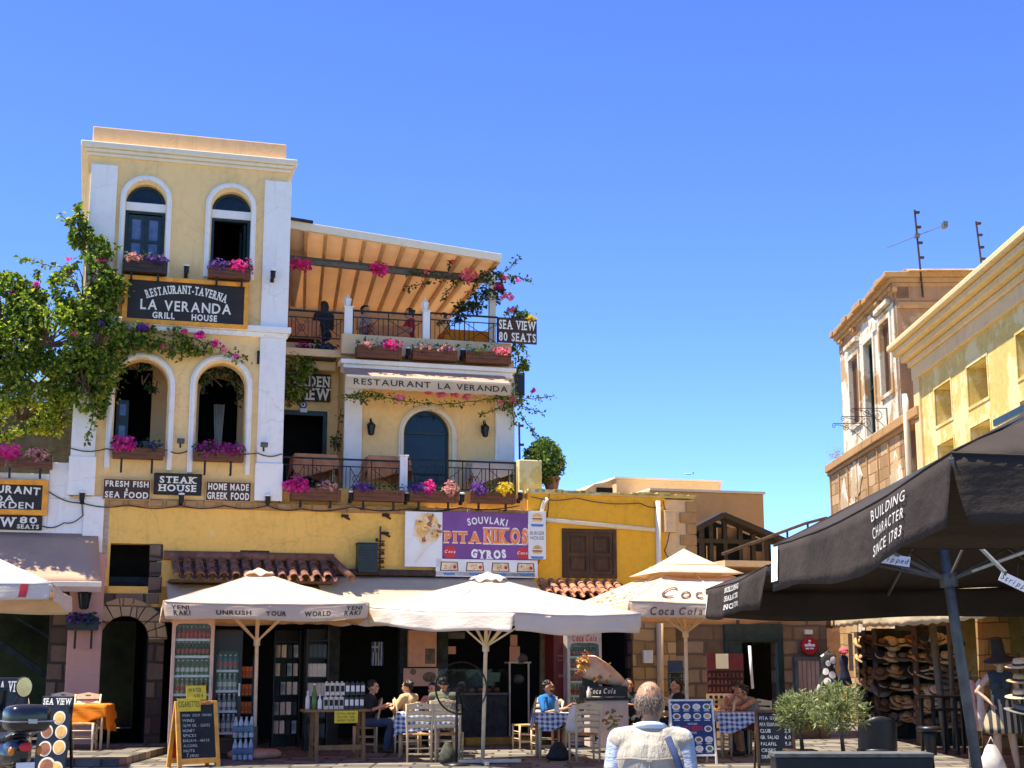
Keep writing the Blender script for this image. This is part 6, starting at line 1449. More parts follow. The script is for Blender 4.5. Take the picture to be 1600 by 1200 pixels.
# two clipped olive standards by the black bench
for (x, y, rx, rz_, Y, lb, tx) in ((1248, 1112, .33, .27, 20.5, 'left of two olive standards behind the long black bench', 1254), (1309, 1106, .39, .33, 19.8, 'bushier right hand olive standard behind the long black bench', 1318)):
    c = at_y(x, y, Y); t = thing('olive_standard', lb, 'potted tree', (c.x, Y, 0), 0, 'olive standards', (c.x, Y, 0))
    m = MB(); m.box(c.x - .19, c.x + .19, Y - .19, Y + .19, 0, .42); m.box(c.x - .21, c.x + .21, Y - .21, Y + .21, .38, .43); m.build('planter', M['shutter'], t, bevel=.01)
    s = at_y(tx, 1178, Y)
    m = MB(); m.tube([(s.x, Y, .4), (s.x - .02, Y, .7), (c.x, Y, c.z)], [.03, .025, .02], 7); m.tube([(s.x - .01, Y, .65), (s.x - .12, Y + .03, c.z - .1)], .014, 6); m.build('trunk', M['bark'], t, smooth=True)
    m = MB(); pts = []
    while len(pts) < (1500 if rx < .4 else 2100):
        d = Vector((rkp.gauss(0, 1), rkp.gauss(0, 1), rkp.gauss(0, 1))).normalized(); r = rkp.random() ** .4
        q = Vector((c.x + d.x * rx * r * (1 + .25 * noise.noise(d * 3)), Y + d.y * rx * r, c.z + d.z * rz_ * r * (1 + .25 * noise.noise(d * 3 + Vector((5, 0, 0))))))
        if noise.noise(q * 5.5) < -.22: continue
        pts.append(q)
    for p in pts:
        d = (Vector((rkp.gauss(0, .7), rkp.gauss(0, .7), rkp.gauss(.35, .6))) + (p - Vector((c.x, Y, c.z))) * 1.6).normalized(); s_ = d.orthogonal().normalized()
        s_ = (Matrix.Rotation(rkp.random() * 6, 3, d) @ s_); L = rkp.uniform(.06, .12); w_ = L * .14; n_ = d.cross(s_)
        m._add([p, p + d * L * .5 + s_ * w_ + n_ * .006, p + d * L, p + d * L * .5 - s_ * w_ + n_ * .006], [(0, 1, 2), (0, 2, 3)])
    m.build('crown', M['leaf_olive'], t)
# ================================================================ CHAIRS AND TABLES
rkt = random.Random(31)
step = MB(); q0 = on_z(-300, 1190, .0); step.box(-14, -6.15, 23.3, 27.6, 0.0, .12); o = step.build('paving_step', M['paving'], bevel=.01); tag(o, kind='structure')
def make_chair(label, loc, rz, group):
    t = thing('taverna_chair', label, 'chair', loc, rz, group)
    hw, hd = .205, .19
    for s in (-1, 1):
        m = MB(); m.tube([(s * hw, -hd, 0), (s * hw, -hd, .46)], [.017, .021], 8); m.build('leg', M['chairpaint'], t, smooth=True)
        m = MB(); m.tube([(s * (hw - .01), hd, 0), (s * (hw - .01), hd, .45), (s * (hw + .005), hd + .035, .70), (s * (hw + .012), hd + .085, .93)], [.018, .021, .019, .015], 8); m.build('leg', M['chairpaint'], t, smooth=True)
    for z, y, hh in ((.565, .2, .03), (.67, .225, .032), (.775, .245, .034)):
        m = MB(); m.sheet(lambda a, b: Vector((-hw + 2 * hw * a, y + .025 * math.sin(PI * a) + .02 * (b - .5), z - hh + 2 * hh * b + .016 * math.sin(PI * a))), 8, 2); m.build('slat', M['chairpaint'], t, smooth=True, solid=.014)
    out = [(-hw, -.045), (hw, -.045), (hw + .01, .03), (hw * .5, .05), (0, .07), (-hw * .5, .05), (-hw - .01, .03)]
    m = MB(); m.prism([out, [(-.045, .0), (.045, .0), (.045, .026), (-.045, .026)]], -.009, .009); m.xf(Matrix.Translation((0, .275, .895)) @ Matrix.Rotation(rad(-12), 4, 'X')); m.build('slat', M['chairpaint'], t)
    m = MB(); m.sheet(lambda a, b: Vector((-.20 + .40 * a, -.185 + .37 * b, .455 + .012 * math.sin(PI * a) * math.sin(PI * b))), 8, 8)
    m.box(-.205, .205, -.19, .19, .425, .452); m.build('seat', M['rush'], t, bevel=.008)
    for (p, q) in (((-hw, -hd, .20), (hw, -hd, .20)), ((-hw, -hd, .33), (hw, -hd, .33)), ((-hw, hd, .22), (hw, hd, .22)), ((-hw, -hd, .15), (-hw, hd, .15)), ((hw, -hd, .15), (hw, hd, .15)), ((-hw, -hd, .28), (-hw, hd, .28)), ((hw, -hd, .28), (hw, hd, .28))):
        m = MB(); m.tube([p, q], .011, 6); m.build('stretcher', M['chairpaint'], t, smooth=True)
    return t
CH = []
def chair(x, y, rz, label, group='cream ladder back chairs', z=0.0, Y=None):
    p = on_z(x, y, z) if Y is None else at_y(x, y, Y); p.z = z
    if not CH: CH.append(make_chair(label, p, rz, group)); return CH[0]
    return dup(CH[0], p, rz, label, group)
chair(655, 1190, rad(183), 'cream ladder back chair in the centre, left of the two with their backs to us')
chair(701, 1190, rad(176), 'cream chair right of the centre pair with backs to us, behind the fan')
chair(634, 1176, rad(8), 'cream chair on the far side of the checked centre table')
chair(570, 1176, rad(-80), 'cream chair under the man in jeans beside the tins')
chair(690, 1178, rad(185), 'cream chair under the man in the grey green shirt')
chair(640, 1175, rad(95), 'cream chair under the woman in the pale yellow top')
chair(822, 1171, rad(-72), 'cream chair standing sideways left of the man in blue, by the door')
chair(852, 1180, rad(-75), 'cream chair the man in the blue shirt sits on')
chair(914, 1190, rad(193), 'cream chair with a white bag hung on its back, behind the checked right table')
chair(1126, 1181, rad(-100), 'cream chair between the blue menu board and the women at table')
chair(1188, 1178, rad(170), 'cream chair under the woman leaning on the table')
chair(1152, 1175, rad(10), 'cream chair under the woman in the cap')
chair(128, 1172, rad(4), 'cream chair behind the orange cloth, right one of two', 'chairs at the orange table', .12)
chair(85, 1170, rad(-6), 'cream chair behind the orange cloth, left one next to the menu stand', 'chairs at the orange table', .12)
chair(62, 1182, rad(100), 'cream chair at the left end of the orange table', 'chairs at the orange table', .12)
chair(1060, 1172, rad(120), 'cream chair of the dark haired diner by the stone pier')
chair(985, 1168, rad(60), 'cream chair of the woman by the dark doorway')
def table(c, rz, w, d, label, h=.74, cloth=None, clabel=None, drop=.22, group='cream tables', skew=0, cloth2=None, z=0.0):
    t = thing('taverna_table', label, 'table', c, rz, group)
    m = MB(); m.box(-w / 2, w / 2, -d / 2, d / 2, h - .03, h); m.build('table_top', M['chairpaint'], t, bevel=.006)
    m = MB(); m.box(-w / 2 + .05, w / 2 - .05, -d / 2 + .05, d / 2 - .05, h - .11, h - .03); m.build('apron', M['chairpaint'], t)
    for sx in (-1, 1):
        for sy in (-1, 1):
            m = MB(); m.tube([(sx * (w / 2 - .06), sy * (d / 2 - .06), 0), (sx * (w / 2 - .06), sy * (d / 2 - .06), h - .03)], [.022, .03], 8); m.build('leg', M['chairpaint'], t, smooth=True)
    if cloth:
        m = MB(); N = 28
        ang = skew
        def Pc(a, b):
            s = 1.18
            x, y = (a - .5) * (w + 2 * drop) , (b - .5) * (d + 2 * drop)
            xr, yr = x * math.cos(ang) - y * math.sin(ang), x * math.sin(ang) + y * math.cos(ang)
            ox, oy = max(0, abs(xr) - w / 2), max(0, abs(yr) - d / 2); o_ = math.hypot(ox, oy)
            xx = max(-w / 2 - .012 - ox * .12, min(w / 2 + .012 + ox * .12, xr)); yy = max(-d / 2 - .012 - oy * .12, min(d / 2 + .012 + oy * .12, yr))
            fold = .018 * math.sin((xr + yr * 1.3) * 16) * min(1, o_ * 8)
            return Vector((xx + (fold if oy >= ox else fold * .6), yy + (fold * .6 if oy >= ox else fold), h + .006 - min(o_, drop * 1.5) * .96))
        m.sheet(Pc, 44, 40)
        co = m.build('tablecloth', cloth, smooth=True, solid=.003); co.location = Matrix.Rotation(rz, 4, 'Z') @ OFF[co.name] + Vector(c); co.rotation_euler = (0, 0, rz); tag(co, clabel, 'tablecloth', 'tablecloths')
    return t
tc = on_z(668, 1182); table(tc, rad(2), 1.05, .72, 'cream table under a blue checked cloth in the centre of the terrace', cloth=M['checks'], clabel='blue and white checked cloth on the centre table', drop=.3, skew=.12)
tr = on_z(864, 1184); table(tr, rad(6), .62, .62, 'small square cream table in front of the man in blue', cloth=M['checks'], clabel='blue and white checked cloth on the small table by the man in blue', drop=.2, skew=.5)
tw = on_z(1150, 1181); table(tw, rad(4), .72, .66, 'cream table where the woman in the cap rests her arm', cloth=M['checks'], clabel='checked cloth with a hanging corner on the table of the two women', drop=.24, skew=.45)
to = on_z(122, 1181); to.z = .12; table(to, rad(3), 1.0, .7, 'table under the orange and cream cloths by the pink pillar', h=.76, cloth=M['cloth_orange'], clabel='vivid orange tablecloth with a long hanging point', drop=.34, skew=.3)
m = MB(); m.sheet(lambda a, b: Vector((-.42 + .55 * a, -.42 + .75 * b, 0)) if b > .12 else Vector((-.42 + .55 * a, -.39, -.17 + b * 1.4 + .0)), 10, 16); co = m.build('tablecloth', M['cloth_cream'], smooth=True, solid=.003)
co.location = (to.x - .13, to.y + .06, .12 + .76 + .015 - .17); tag(co, 'folded cream overlay cloth on the orange table', 'tablecloth', 'tablecloths')
# tableware
def bottle_on(name, p, h, r, mat, label, cat='bottle', group='bottles and glasses on the tables', capm=None):
    t = thing(name, label, cat, p, 0, group)
    m = MB(); m.lathe([(r * .9, 0), (r, .02), (r, h * .6), (r * .45, h * .78), (r * .42, h * .97)], 12); m.build('body', mat, t, smooth=True)
    m = MB(); m.lathe([(r * .5, h * .95), (r * .5, h)], 10); m.build('cap', capm or M['board'], t); return t
def glass_on(p, h, r, mat, label):
    m = MB(); m.lathe([(r * .75, 0), (r, h)], 12); o = m.build('drinking_glass', mat, smooth=True); o.location = p; return tag(o, label, 'glass', 'bottles and glasses on the tables')
H74 = .75
beer = plain('beer', (.30, .14, .03), .2); colg = plain('cola', (.05, .015, .01), .15)
bottle_on('sauce_bottle', (tc.x - .3, tc.y - .05, H74), .22, .03, plain('oil', (.4, .25, .05), .2), 'oil bottle on the left end of the checked centre table')
bottle_on('sauce_bottle', (tc.x - .2, tc.y + .1, H74), .17, .035, M['board'], 'white salt bottle on the checked centre table')
glass_on((tc.x - .02, tc.y + .12, H74), .16, .035, colg, 'tall dark drink on the checked centre table'); glass_on((tc.x + .25, tc.y, H74), .13, .035, beer, 'amber drink on the right of the checked centre table')
bottle_on('water_bottle', (tr.x + .07, tr.y - .05, H74), .27, .04, M['offwhite'], 'pale bottle standing on the small checked table of the man in blue')
glass_on((tr.x - .12, tr.y - .12, H74), .2, .035, M['clear'], 'clear glass on the left of the small checked table')
glass_on((tw.x - .1, tw.y - .1, H74), .12, .035, M['clear'], 'clear glass before the woman in the cap')
# white carrier bag on the chair back, rucksack on the floor
def bag(label, c, rx, ry, h, mat, cat='bag', hang=True, seed=1, name='carrier_bag'):
    rk = random.Random(seed); m = MB()
    prof = [(0.25, 1.0), (.45, .85), (.75, .55), (1.0, .22), (.8, .03), (.3, 0)]
    N = 14; vs = []; fs = []
    for f, z in prof:
        for k in range(N):
            a = 2 * PI * k / N; j = 1 + .12 * math.sin(a * 5 + z * 4) * (0.3 + z) + .05 * rk.random(); vs.append((c[0] + rx * f * j * math.cos(a), c[1] + ry * f * j * math.sin(a), c[2] + h * z))
    for i in range(len(prof) - 1):
        for k in range(N): fs.append((i * N + k, i * N + (k + 1) % N, (i + 1) * N + (k + 1) % N, (i + 1) * N + k))
    fs.append(tuple(range((len(prof) - 1) * N, len(prof) * N))); m._add(vs, fs)
    if hang: m.tube([(c[0] - rx * .3, c[1], c[2] + h * .95), (c[0], c[1] - .02, c[2] + h * 1.25), (c[0] + rx * .3, c[1], c[2] + h * .95)], .01, 5)
    o = m.build(name, mat, smooth=True); return tag(o, label, cat)
p = on_z(897, 1186); bag('white carrier bag hanging from the chair back beside the small checked table', (p.x, p.y - .2, .42), .16, .09, .48, M['offwhite'], seed=2)
p = on_z(838, 1163); bag('grey green shoulder bag on the chair behind the man in blue', (p.x, p.y - .15, .42), .14, .09, .42, plain('bag_green', (.16, .19, .14), .8), seed=3)
p = on_z(699, 1194); bag('striped rucksack lying by the fan foot', (p.x, p.y + .05, .0), .15, .13, .34, plain('bag_dark', (.06, .06, .04), .8, var=.4, scale=14), seed=4, hang=False, name='rucksack')
p = on_z(897, 1190); bag('dark crumpled bag on the paving under the small checked table', (p.x - .25, p.y + .3, .0), .2, .16, .3, plain('bag_black', (.025, .022, .024), .8, var=.3), seed=6, hang=False, name='rucksack')
# ================================================================ FAN
p = on_z(713, 1196); t = thing('pedestal_fan', 'black pedestal fan with a big round wire cage between the centre chairs', 'fan', p)
hc = Vector((.07, -.05, 1.20))
m = MB(); m.lathe([(.22, 0), (.22, .02), (.05, .05)], 20); m.build('foot', M['black'], t, smooth=True)
m = MB(); m.tube([(0, 0, .03), (0, 0, .7), (0, 0, 1.12)], [.025, .022, .016], 10); m.build('post', M['black'], t, smooth=True)
m = MB(); m.tube([tuple(hc + Vector((.0, .22, .03))), tuple(hc + Vector((.0, .02, 0)))], [.07, .06], 12); m.beam((0, 0, 1.1), tuple(hc + Vector((0, .12, -.02))), .04, .05); m.build('motor', M['black'], t, smooth=True)
m = MB()
for yy, r in ((-.07, .40), (.07, .40), (0, .415), (-.085, .28), (-.09, .14)):
    m.tube([tuple(hc + Vector((r * math.cos(2 * PI * k / 36), yy, r * math.sin(2 * PI * k / 36)))) for k in range(37)], .0065 if r > .39 else .003, 5)
for k in range(40):
    a = 2 * PI * k / 40; d = Vector((math.cos(a), 0, math.sin(a)))
    m.tube([tuple(hc + d * .05 + Vector((0, -.1, 0))), tuple(hc + d * .3 + Vector((0, -.085, 0))), tuple(hc + d * .41)], .0028, 4)
m.build('cage', M['iron'], t)
m = MB()
for k in range(3):
    a0_ = 2 * PI * k / 3 + .4
    m.sheet(lambda a, b: hc + Vector(((.06 + .30 * b) * math.cos(a0_ + (a - .5) * 1.1 * (1 - .3 * b)), -.03 + .06 * a, (.06 + .30 * b) * math.sin(a0_ + (a - .5) * 1.1 * (1 - .3 * b)))), 6, 5)
m.build('blades', M['smoke'], t)
# ================================================================ FRIDGES
RED1 = plain('red_bottles', (.45, .02, .03), .25, var=.3, scale=9); DRK = plain('dark_bottles', (.035, .012, .012), .2, var=.3); GRN = plain('green_bottles', (.16, .22, .07), .25, var=.4, scale=7); YLW = plain('yellow_bottles', (.50, .36, .10), .25, var=.4, scale=7); CLR = plain('water_bottles', (.32, .42, .45), .2, var=.3, scale=8)
def fridge(x0, x1, yb, D, htop, label, body, shelves, header=None, name='drinks_fridge', dp=.62, frame=.055, rz=rad(10), zlo=.32, pane=True):
    """glass-door fridge: shelves = (z share, bottle material, count, bottle height, label)"""
    p = at_y((x0 + x1) / 2, yb, D); p.z = 0; W = (x1 - x0) / FPX * D
    t = thing(name, label, 'fridge', p, rz); h = htop; w2 = W / 2
    m = MB(); m.box(-w2, -w2 + .05, 0, dp, .06, h); m.box(w2 - .05, w2, 0, dp, .06, h); m.box(-w2 + .05, w2 - .05, dp - .05, dp, .06, h); m.box(-w2 + .05, w2 - .05, 0, dp - .05, h - .05, h); m.box(-w2 + .05, w2 - .05, 0, dp - .05, .06, zlo); m.box(-w2 + .04, w2 - .04, .05, dp, 0, .06)
    m.build('cabinet', body, t, bevel=.01)
    hd = h - (header[1] if header else .1)
    m = MB()
    def rr(x0, x1, z0, z1, r=.08):
        o = []
        for cx, cz, a0 in ((x1 - r, z1 - r, 0), (x0 + r, z1 - r, PI / 2), (x0 + r, z0 + r, PI), (x1 - r, z0 + r, 3 * PI / 2)):
            for k in range(5): o.append((cx + r * math.cos(a0 + k * PI / 8), cz + r * math.sin(a0 + k * PI / 8)))
        return o
    m.prism([rectl(-w2 - .005, w2 + .005, zlo - .04, h - .02), rr(-w2 + frame, w2 - frame, zlo + .02, hd)], -.05, -.005); d = m.build('door', body, t, bevel=.006)
    m = MB(); m.box(w2 - .045, w2 - .015, -.10, -.05, h * .48, h * .58); m.build('handle', M['steel'], d)
    if pane:
        m = MB(); m.box(-w2 + frame - .01, w2 - frame + .01, -.03, -.026, zlo + .01, hd + .01); m.build('pane', M['clear'], d)
    if header and header[0]:
        tx, hz, mt = header; put(text(tx, hz * .5, bold=.03, shear=.35, width=W * .72), 0, -.056, h - hz * .5 - .02).build('lettering', mt, t)
    m = MB()
    for z, *_ in shelves: m.box(-w2 + .055, w2 - .055, .02, dp - .07, z - .012, z); m.box(-w2 + .055, w2 - .055, .012, .02, z - .03, z + .012)
    m.build('shelf', M['board'], t)
    Mx = Matrix.Translation(p) @ Matrix.Rotation(rz, 4, 'Z')
    for z, mt, n, bh, lb in shelves:
        proto = None; r = (W - .14) / n / 2 * .92
        for k in range(n):
            loc = Mx @ Vector((-w2 + .07 + (k + .5) * (W - .14) / n, .09, z + .001))
            if proto is None:
                m = MB(); m.lathe([(r * .95, 0), (r, .02), (r, bh * .62), (r * .5, bh * .8), (r * .45, bh)], 10); proto = m.build('drink_bottle', mt, smooth=True); proto.location = loc; tag(proto, lb, 'bottle', lb)
                cap = MB(); cap.lathe([(r * .5, bh * .95), (r * .5, bh * 1.02)], 8); cap.v = [v + OFF[proto.name] * 0 for v in cap.v]; OFF[proto.name] = Vector((0, 0, 0)); cap.build('cap', M['board'], proto)
                lbm = MB(); lbm.lathe([(r * 1.015, bh * .25), (r * 1.015, bh * .52)], 10, cap=False); lbm.build('bottle_label', M['offwhite'] if mt in (CLR, GRN) else M['letred'], proto)
            else: dup(proto, loc)
    return t
bg_ = plain('beige_enamel', (.62, .44, .34), .4, var=.06)
fridge(263, 326, 1181, 24.85, 2.33, 'tall beige glass door fridge of red and green drinks, leftmost on the terrace', bg_, [(.40, CLR, 6, .24, 'pale bottle on the bottom shelf of the beige fridge'), (.74, GRN, 7, .26, 'greenish bottle on the fifth shelf of the beige fridge'), (1.07, YLW, 7, .25, 'yellow green bottle on the fourth shelf of the beige fridge'), (1.38, GRN, 7, .25, 'olive bottle on the third shelf of the beige fridge'), (1.70, DRK, 8, .23, 'dark bottle on the second shelf of the beige fridge'), (1.98, RED1, 8, .21, 'red bottle on the top shelf of the beige fridge')], ('', .09, None))
fridge(329, 372, 1184, 25.3, 2.15, 'black glass door water fridge beside the beige one', M['black'], [(.42, CLR, 4, .30, 'water bottle on the bottom shelf of the black fridge'), (.78, CLR, 4, .28, 'water bottle on the second lowest shelf of the black fridge'), (1.12, CLR, 4, .28, 'water bottle on the middle shelf of the black fridge'), (1.46, plain('blue_bottles', (.08, .18, .32), .25), 4, .26, 'blue bottle on the upper shelf of the black fridge')], ('', .35, None))
fridge(886, 941, 1165, 28.9, 2.2, 'silver soft drink fridge with red lettering behind the gyros counter', plain('silver_enamel', (.50, .44, .38), .3, metal=.2), [(.95, YLW, 7, .22, 'amber bottle on the lowest visible shelf of the silver fridge'), (1.22, RED1, 8, .22, 'red bottle on the third shelf of the silver fridge'), (1.47, RED1, 8, .2, 'red can on the second shelf of the silver fridge'), (1.70, plain('dark_blue_bottles', (.02, .03, .06), .2), 8, .2, 'dark bottle on the top shelf of the silver fridge')], ('Coca Cola', .24, M['letred']), rz=rad(16))
p = at_y(876, 1160, 29.0); p.z = 0; t = thing('red_cabinet', 'tall dark red drinks cabinet side beside the silver fridge', 'cabinet', p, rad(16))
m = MB(); m.box(-.13, .11, 0, .6, .05, 2.25); m.build('body', plain('dark_red_enamel', (.14, .015, .015), .4), t, bevel=.01)
m = MB(); m.box(-.06, .07, -.006, -.003, 1.7, 1.73); m.box(-.05, .05, -.006, -.003, 1.62, 1.64); m.box(-.04, .06, -.006, -.003, 1.3, 1.36); m.build('print', plain('dim_pink', (.3, .14, .12), .6), t)
# ================================================================ A-FRAME PRICE BOARD
p = on_z(302, 1198); t = thing('sandwich_board', 'orange framed chalk sandwich board with yellow price papers in front of the fridges', 'sandwich board', p, rad(38))
th = rad(11)
def leafpanel(sgn, mat_in, nm):
    m = MB(); m.prism([rectl(-.36, .36, 0.06, 1.02), rectl(-.29, .29, .14, .96)], -.018, .018); m.box(-.36, -.29, -.018, .018, 0, .06); m.box(.29, .36, -.018, .018, 0, .06)
    Rm = Matrix.Translation((0, -.2 * sgn, 0)) @ Matrix.Rotation(-th * sgn, 4, 'X'); m.xf(Rm); o = m.build('frame', M['orange'], t, bevel=.005)
    m = MB(); m.box(-.29, .29, -.008, .008, .14, .96); m.xf(Rm); m.build(nm, mat_in, t); return Rm
Rm = leafpanel(1, plain('chalkboard', (.014, .018, .018), .7, var=.3, scale=3), 'chalk_panel'); leafpanel(-1, plain('red_panel', (.62, .015, .02), .5), 'rear_panel')
CHK = plain('chalk', (.62, .62, .58), .9, var=.3, scale=30)
m = MB()
for i, (s_, wd) in enumerate((('WINES', .20), ('OLIVE OIL - OLIVES', .46), ('HONEY', .20), ('SPICES', .22), ('BAKLAVA - HALVA', .44), ('ALCOHOL', .24), ('NUTS', .18))):
    m.add(put(text(s_, .042, width=wd), -.25 + wd / 2, -.012, .72 - i * .077))
m.add(put(text('FRESH  COLD  DRINKS', .035, width=.5), 0, -.012, .80)); m.add(put(text('Yamas', .06, width=.2, shear=.4), -.1, -.012, .19)); m.xf(Rm); m.build('chalk_lettering', CHK, t)
YP = plain('yellow_paper', (.80, .58, .04), .6, var=.08); BLK = M['letblack']
m = MB(); m.box(-.33, .06, -.026, -.022, .86, 1.06); m.xf(Rm); m.build('price_paper', YP, t)
m = put(text('CIGARETTES', .09, width=.36), -.135, -.029, .97); m.xf(Rm); m.build('paper_lettering', BLK, t)
m = put(text('coffee', .06, width=.2, shear=.3, bold=.02), .19, -.024, .97); m.xf(Rm); m.build('frame_lettering', BLK, t)
m = MB(); m.box(-.17, .17, -.02, -.016, 1.04, 1.26); m.xf(Rm); m.build('price_paper', YP, t)
m = put(text('WATER', .06, width=.22), -.02, -.023, 1.19); m.add(put(text('0,50 €', .05, width=.16), .04, -.023, 1.10)); m.xf(Rm); m.build('paper_lettering', BLK, t)
# crisp rack and shrink-wrapped water
p = at_y(381, 1130, 25.6); p.z = 0; t = thing('snack_rack', 'narrow black rack of orange packets right of the black fridge', 'rack', p, rad(10))
m = MB(); 
for z in (.72, 1.02, 1.32): m.box(-.13, .13, -.02, .25, z, z + .015)
m.box(-.14, -.12, -.02, .25, 0, 1.7); m.box(.12, .14, -.02, .25, 0, 1.7); m.build('frame', M['black'], t)
OP = plain('orange_packets', (.75, .17, .02), .4, var=.3, scale=14)
for zi, z in enumerate((.735, 1.035, 1.335)):
    proto = None
    for k in range(4):
        loc = Matrix.Translation(p) @ Matrix.Rotation(rad(10), 4, 'Z') @ Vector((-.095 + k * .063, .06, z + .001))
        if proto is None:
            m = MB(); m.box(-.028, .028, -.03, .03, 0, .19); proto = m.build('snack_packet', OP, bevel=.006); proto.location = loc; tag(proto, 'orange packet on the %s shelf of the snack rack' % ('lowest', 'middle', 'upper')[zi], 'packet', 'orange packets on the %s shelf' % ('lowest', 'middle', 'upper')[zi])
        else: dup(proto, loc)
for k, (z, lb) in enumerate(((0, 'shrink wrapped pack of water bottles on the paving by the parasol foot'), (.36, 'upper pack of blue labelled water bottles on the stack by the parasol foot'))):
    p = at_y(379, 1182, 24.9); p.z = z; t = thing('water_pack', lb, 'water pack', p, rad(8), 'packs of bottled water')
    m = MB()
    for i in range(4):
        for j in range(2): m.lathe([(.04, 0), (.043, .02), (.043, .23), (.018, .31), (.018, .34)], 8, (-.13 + i * .087, j * .09, 0))
    m.build('bottles', CLR, t, smooth=True)
    m = MB(); m.box(-.175, .175, -.048, .138, .08, .2); m.build('wrap', plain('blue_wrap', (.05, .12, .2), .25, var=.3), t, bevel=.02)
# ================================================================ TRESTLE WITH TINS
p = on_z(528, 1186); t = thing('trestle_table', 'rough wooden trestle stand carrying white and black tins', 'trestle', p, rad(20))
m = MB()
for x in (-.42, .38):
    for y in (-.16, .16): m.beam((x, y * 1.4, 0), (x, y, .78), .06, .06)
    m.beam((x, -.2, .25), (x, .2, .25), .05, .07)
m.beam((-.42, -.2, .2), (.38, -.2, .2), .04, .08); m.build('legs', M['trestle'], t)
m = MB(); m.box(-.62, .5, -.24, .24, .78, .82); m.build('top', M['trestle'], t, bevel=.006)
m = MB(); m.box(-.14, .26, -.275, -.27, .60, .80); m.build('price_paper', YP, t); m = MB()
for i, s_ in enumerate(('EXTRA VIRGIN', 'OLIVE OIL', 'HONEY THYME')): m.add(put(text(s_, .035, width=.3), .06, -.278, .755 - i * .055))
m.build('paper_lettering', BLK, t)
TW = plain('white_tins', (.62, .56, .46), .3, var=.12, scale=20); TB = plain('black_tins', (.02, .022, .026), .3, var=.2)
Tm = Matrix.Translation(p) @ Matrix.Rotation(rad(20), 4, 'Z')
protos = {}
for row in (0, 1):
    for k in range(8):
        x = -.26 + k * .088; mt, nm = (TW, 'white') if k < 4 - row * 0 else (TB, 'black')
        lb = '%s oil tin in the %s row on the trestle' % (nm, ('lower', 'upper')[row]); loc = Tm @ Vector((x + row * .02, -.1 + row * .02, .821 + row * .231))
        if lb not in protos:
            m = MB(); m.box(-.039, .039, -.05, .05, 0, .205); m.lathe([(.02, .205), (.02, .23)], 8); o = m.build('oil_tin', mt, bevel=.005); OFF[o.name] = Vector((0, 0, 0)); o.location = loc; o.rotation_euler = (0, 0, rad(20)); tag(o, lb, 'tin', lb + 's'); protos[lb] = o
            b = MB(); b.box(-.03, .03, -.052, -.0505, .06, .16); b.build('tin_label', M['letblack'] if mt is TW else M['board'], o)
        else: dup(protos[lb], loc)
bottle_on('oil_bottle', Tm @ Vector((-.44, -.05, .821)), .42, .045, plain('green_glass', (.10, .18, .03), .15), 'tall green oil bottle at the left end of the trestle', group='bottles on the trestle')
bottle_on('oil_bottle', Tm @ Vector((-.54, .0, .821)), .30, .04, M['offwhite'], 'white bottle left of the tall green one on the trestle', group='bottles on the trestle')
bottle_on('oil_bottle', Tm @ Vector((-.36, -.12, .821)), .24, .035, M['board'], 'small white bottle right of the tall green one on the trestle', group='bottles on the trestle')
# product shelves inside the left shop
for (x0, x1, D, lb, nm) in ((425, 466, 28.4, 'dim shelf unit of souvenirs at the back of the left shop', 'far'), (476, 511, 27.2, 'dark shelf unit of pale boxes just left of the trestle', 'near')):
    p = at_y((x0 + x1) / 2, 1160, D); p.z = 0; W = (x1 - x0) / FPX * D; t = thing('shelf_unit', lb, 'shelves', p, rad(16))
    m = MB(); m.box(-W / 2, -W / 2 + .03, 0, .35, 0, 2.2); m.box(W / 2 - .03, W / 2, 0, .35, 0, 2.2); m.box(-W / 2, W / 2, .33, .35, 0, 2.2)
    zs = (.25, .6, .98, 1.33, 1.68, 2.0)
    for z in zs: m.box(-W / 2 + .03, W / 2 - .03, 0, .33, z - .02, z)
    m.build('frame', M['black'], t)
    pro = None
    for zi, z in enumerate(zs[:-1]):
        n = 4
        for k in range(n):
            mt = (TW, M['offwhite'], TB, CLR)[(zi * 3 + k * (1 if nm == 'far' else 0)) % 4] if nm == 'far' else (TW if zi in (2, 3) else TB)
            loc = Matrix.Translation(p) @ Matrix.Rotation(rad(16), 4, 'Z') @ Vector((-W / 2 + .09 + k * (W - .16) / (n - 1) * .98, .1, z + .001)); key = (nm, zi, mt.name)
            if key not in protos:
                m = MB(); m.box(-.045, .045, -.05, .05, 0, .24); o = m.build('boxed_product', mt, bevel=.005); o.location = loc; tag(o, '%s product box on shelf %s of the %s' % (mt.name.replace('_', ' '), ('one', 'two', 'three', 'four', 'five')[zi], 'back souvenir unit' if nm == 'far' else 'unit beside the trestle'), 'box', 'product boxes ' + nm + str(zi) + mt.name); protos[key] = o
            else: dup(protos[key], loc)
def plate(x0, y0, x1, y1, w, name, label, cat, mat, lines=(), th=.02, let=None):
    q = FA.rect(x0, y0, x1, y1, w=w); t = fthing(FA, name, label, cat, (q[0] + q[1]) / 2, w, q[2])
    m = MB(); m.box(q[0], q[1], w - th, w, q[2], q[3]); m.build('panel', mat, t, bevel=.004)
    if lines:
        b = MB()
        for s_, cx, r, ch, ws in lines: b.add(put(text(s_, ch * (q[3] - q[2]), width=ws * (q[1] - q[0]), bold=.02), q[0] + cx * (q[1] - q[0]), w - th - .003, q[3] - r * (q[3] - q[2])))
        b.build('lettering', let or M['letblack'], t)
    return t, q
lp = plain('peach_panel', (.62, .33, .2), .5, var=.08)
t, q = plate(636, 985, 680, 1042, .3, 'menu_lightbox', 'peach coloured menu box hung over the seated diners', 'menu panel', lp, th=.12)
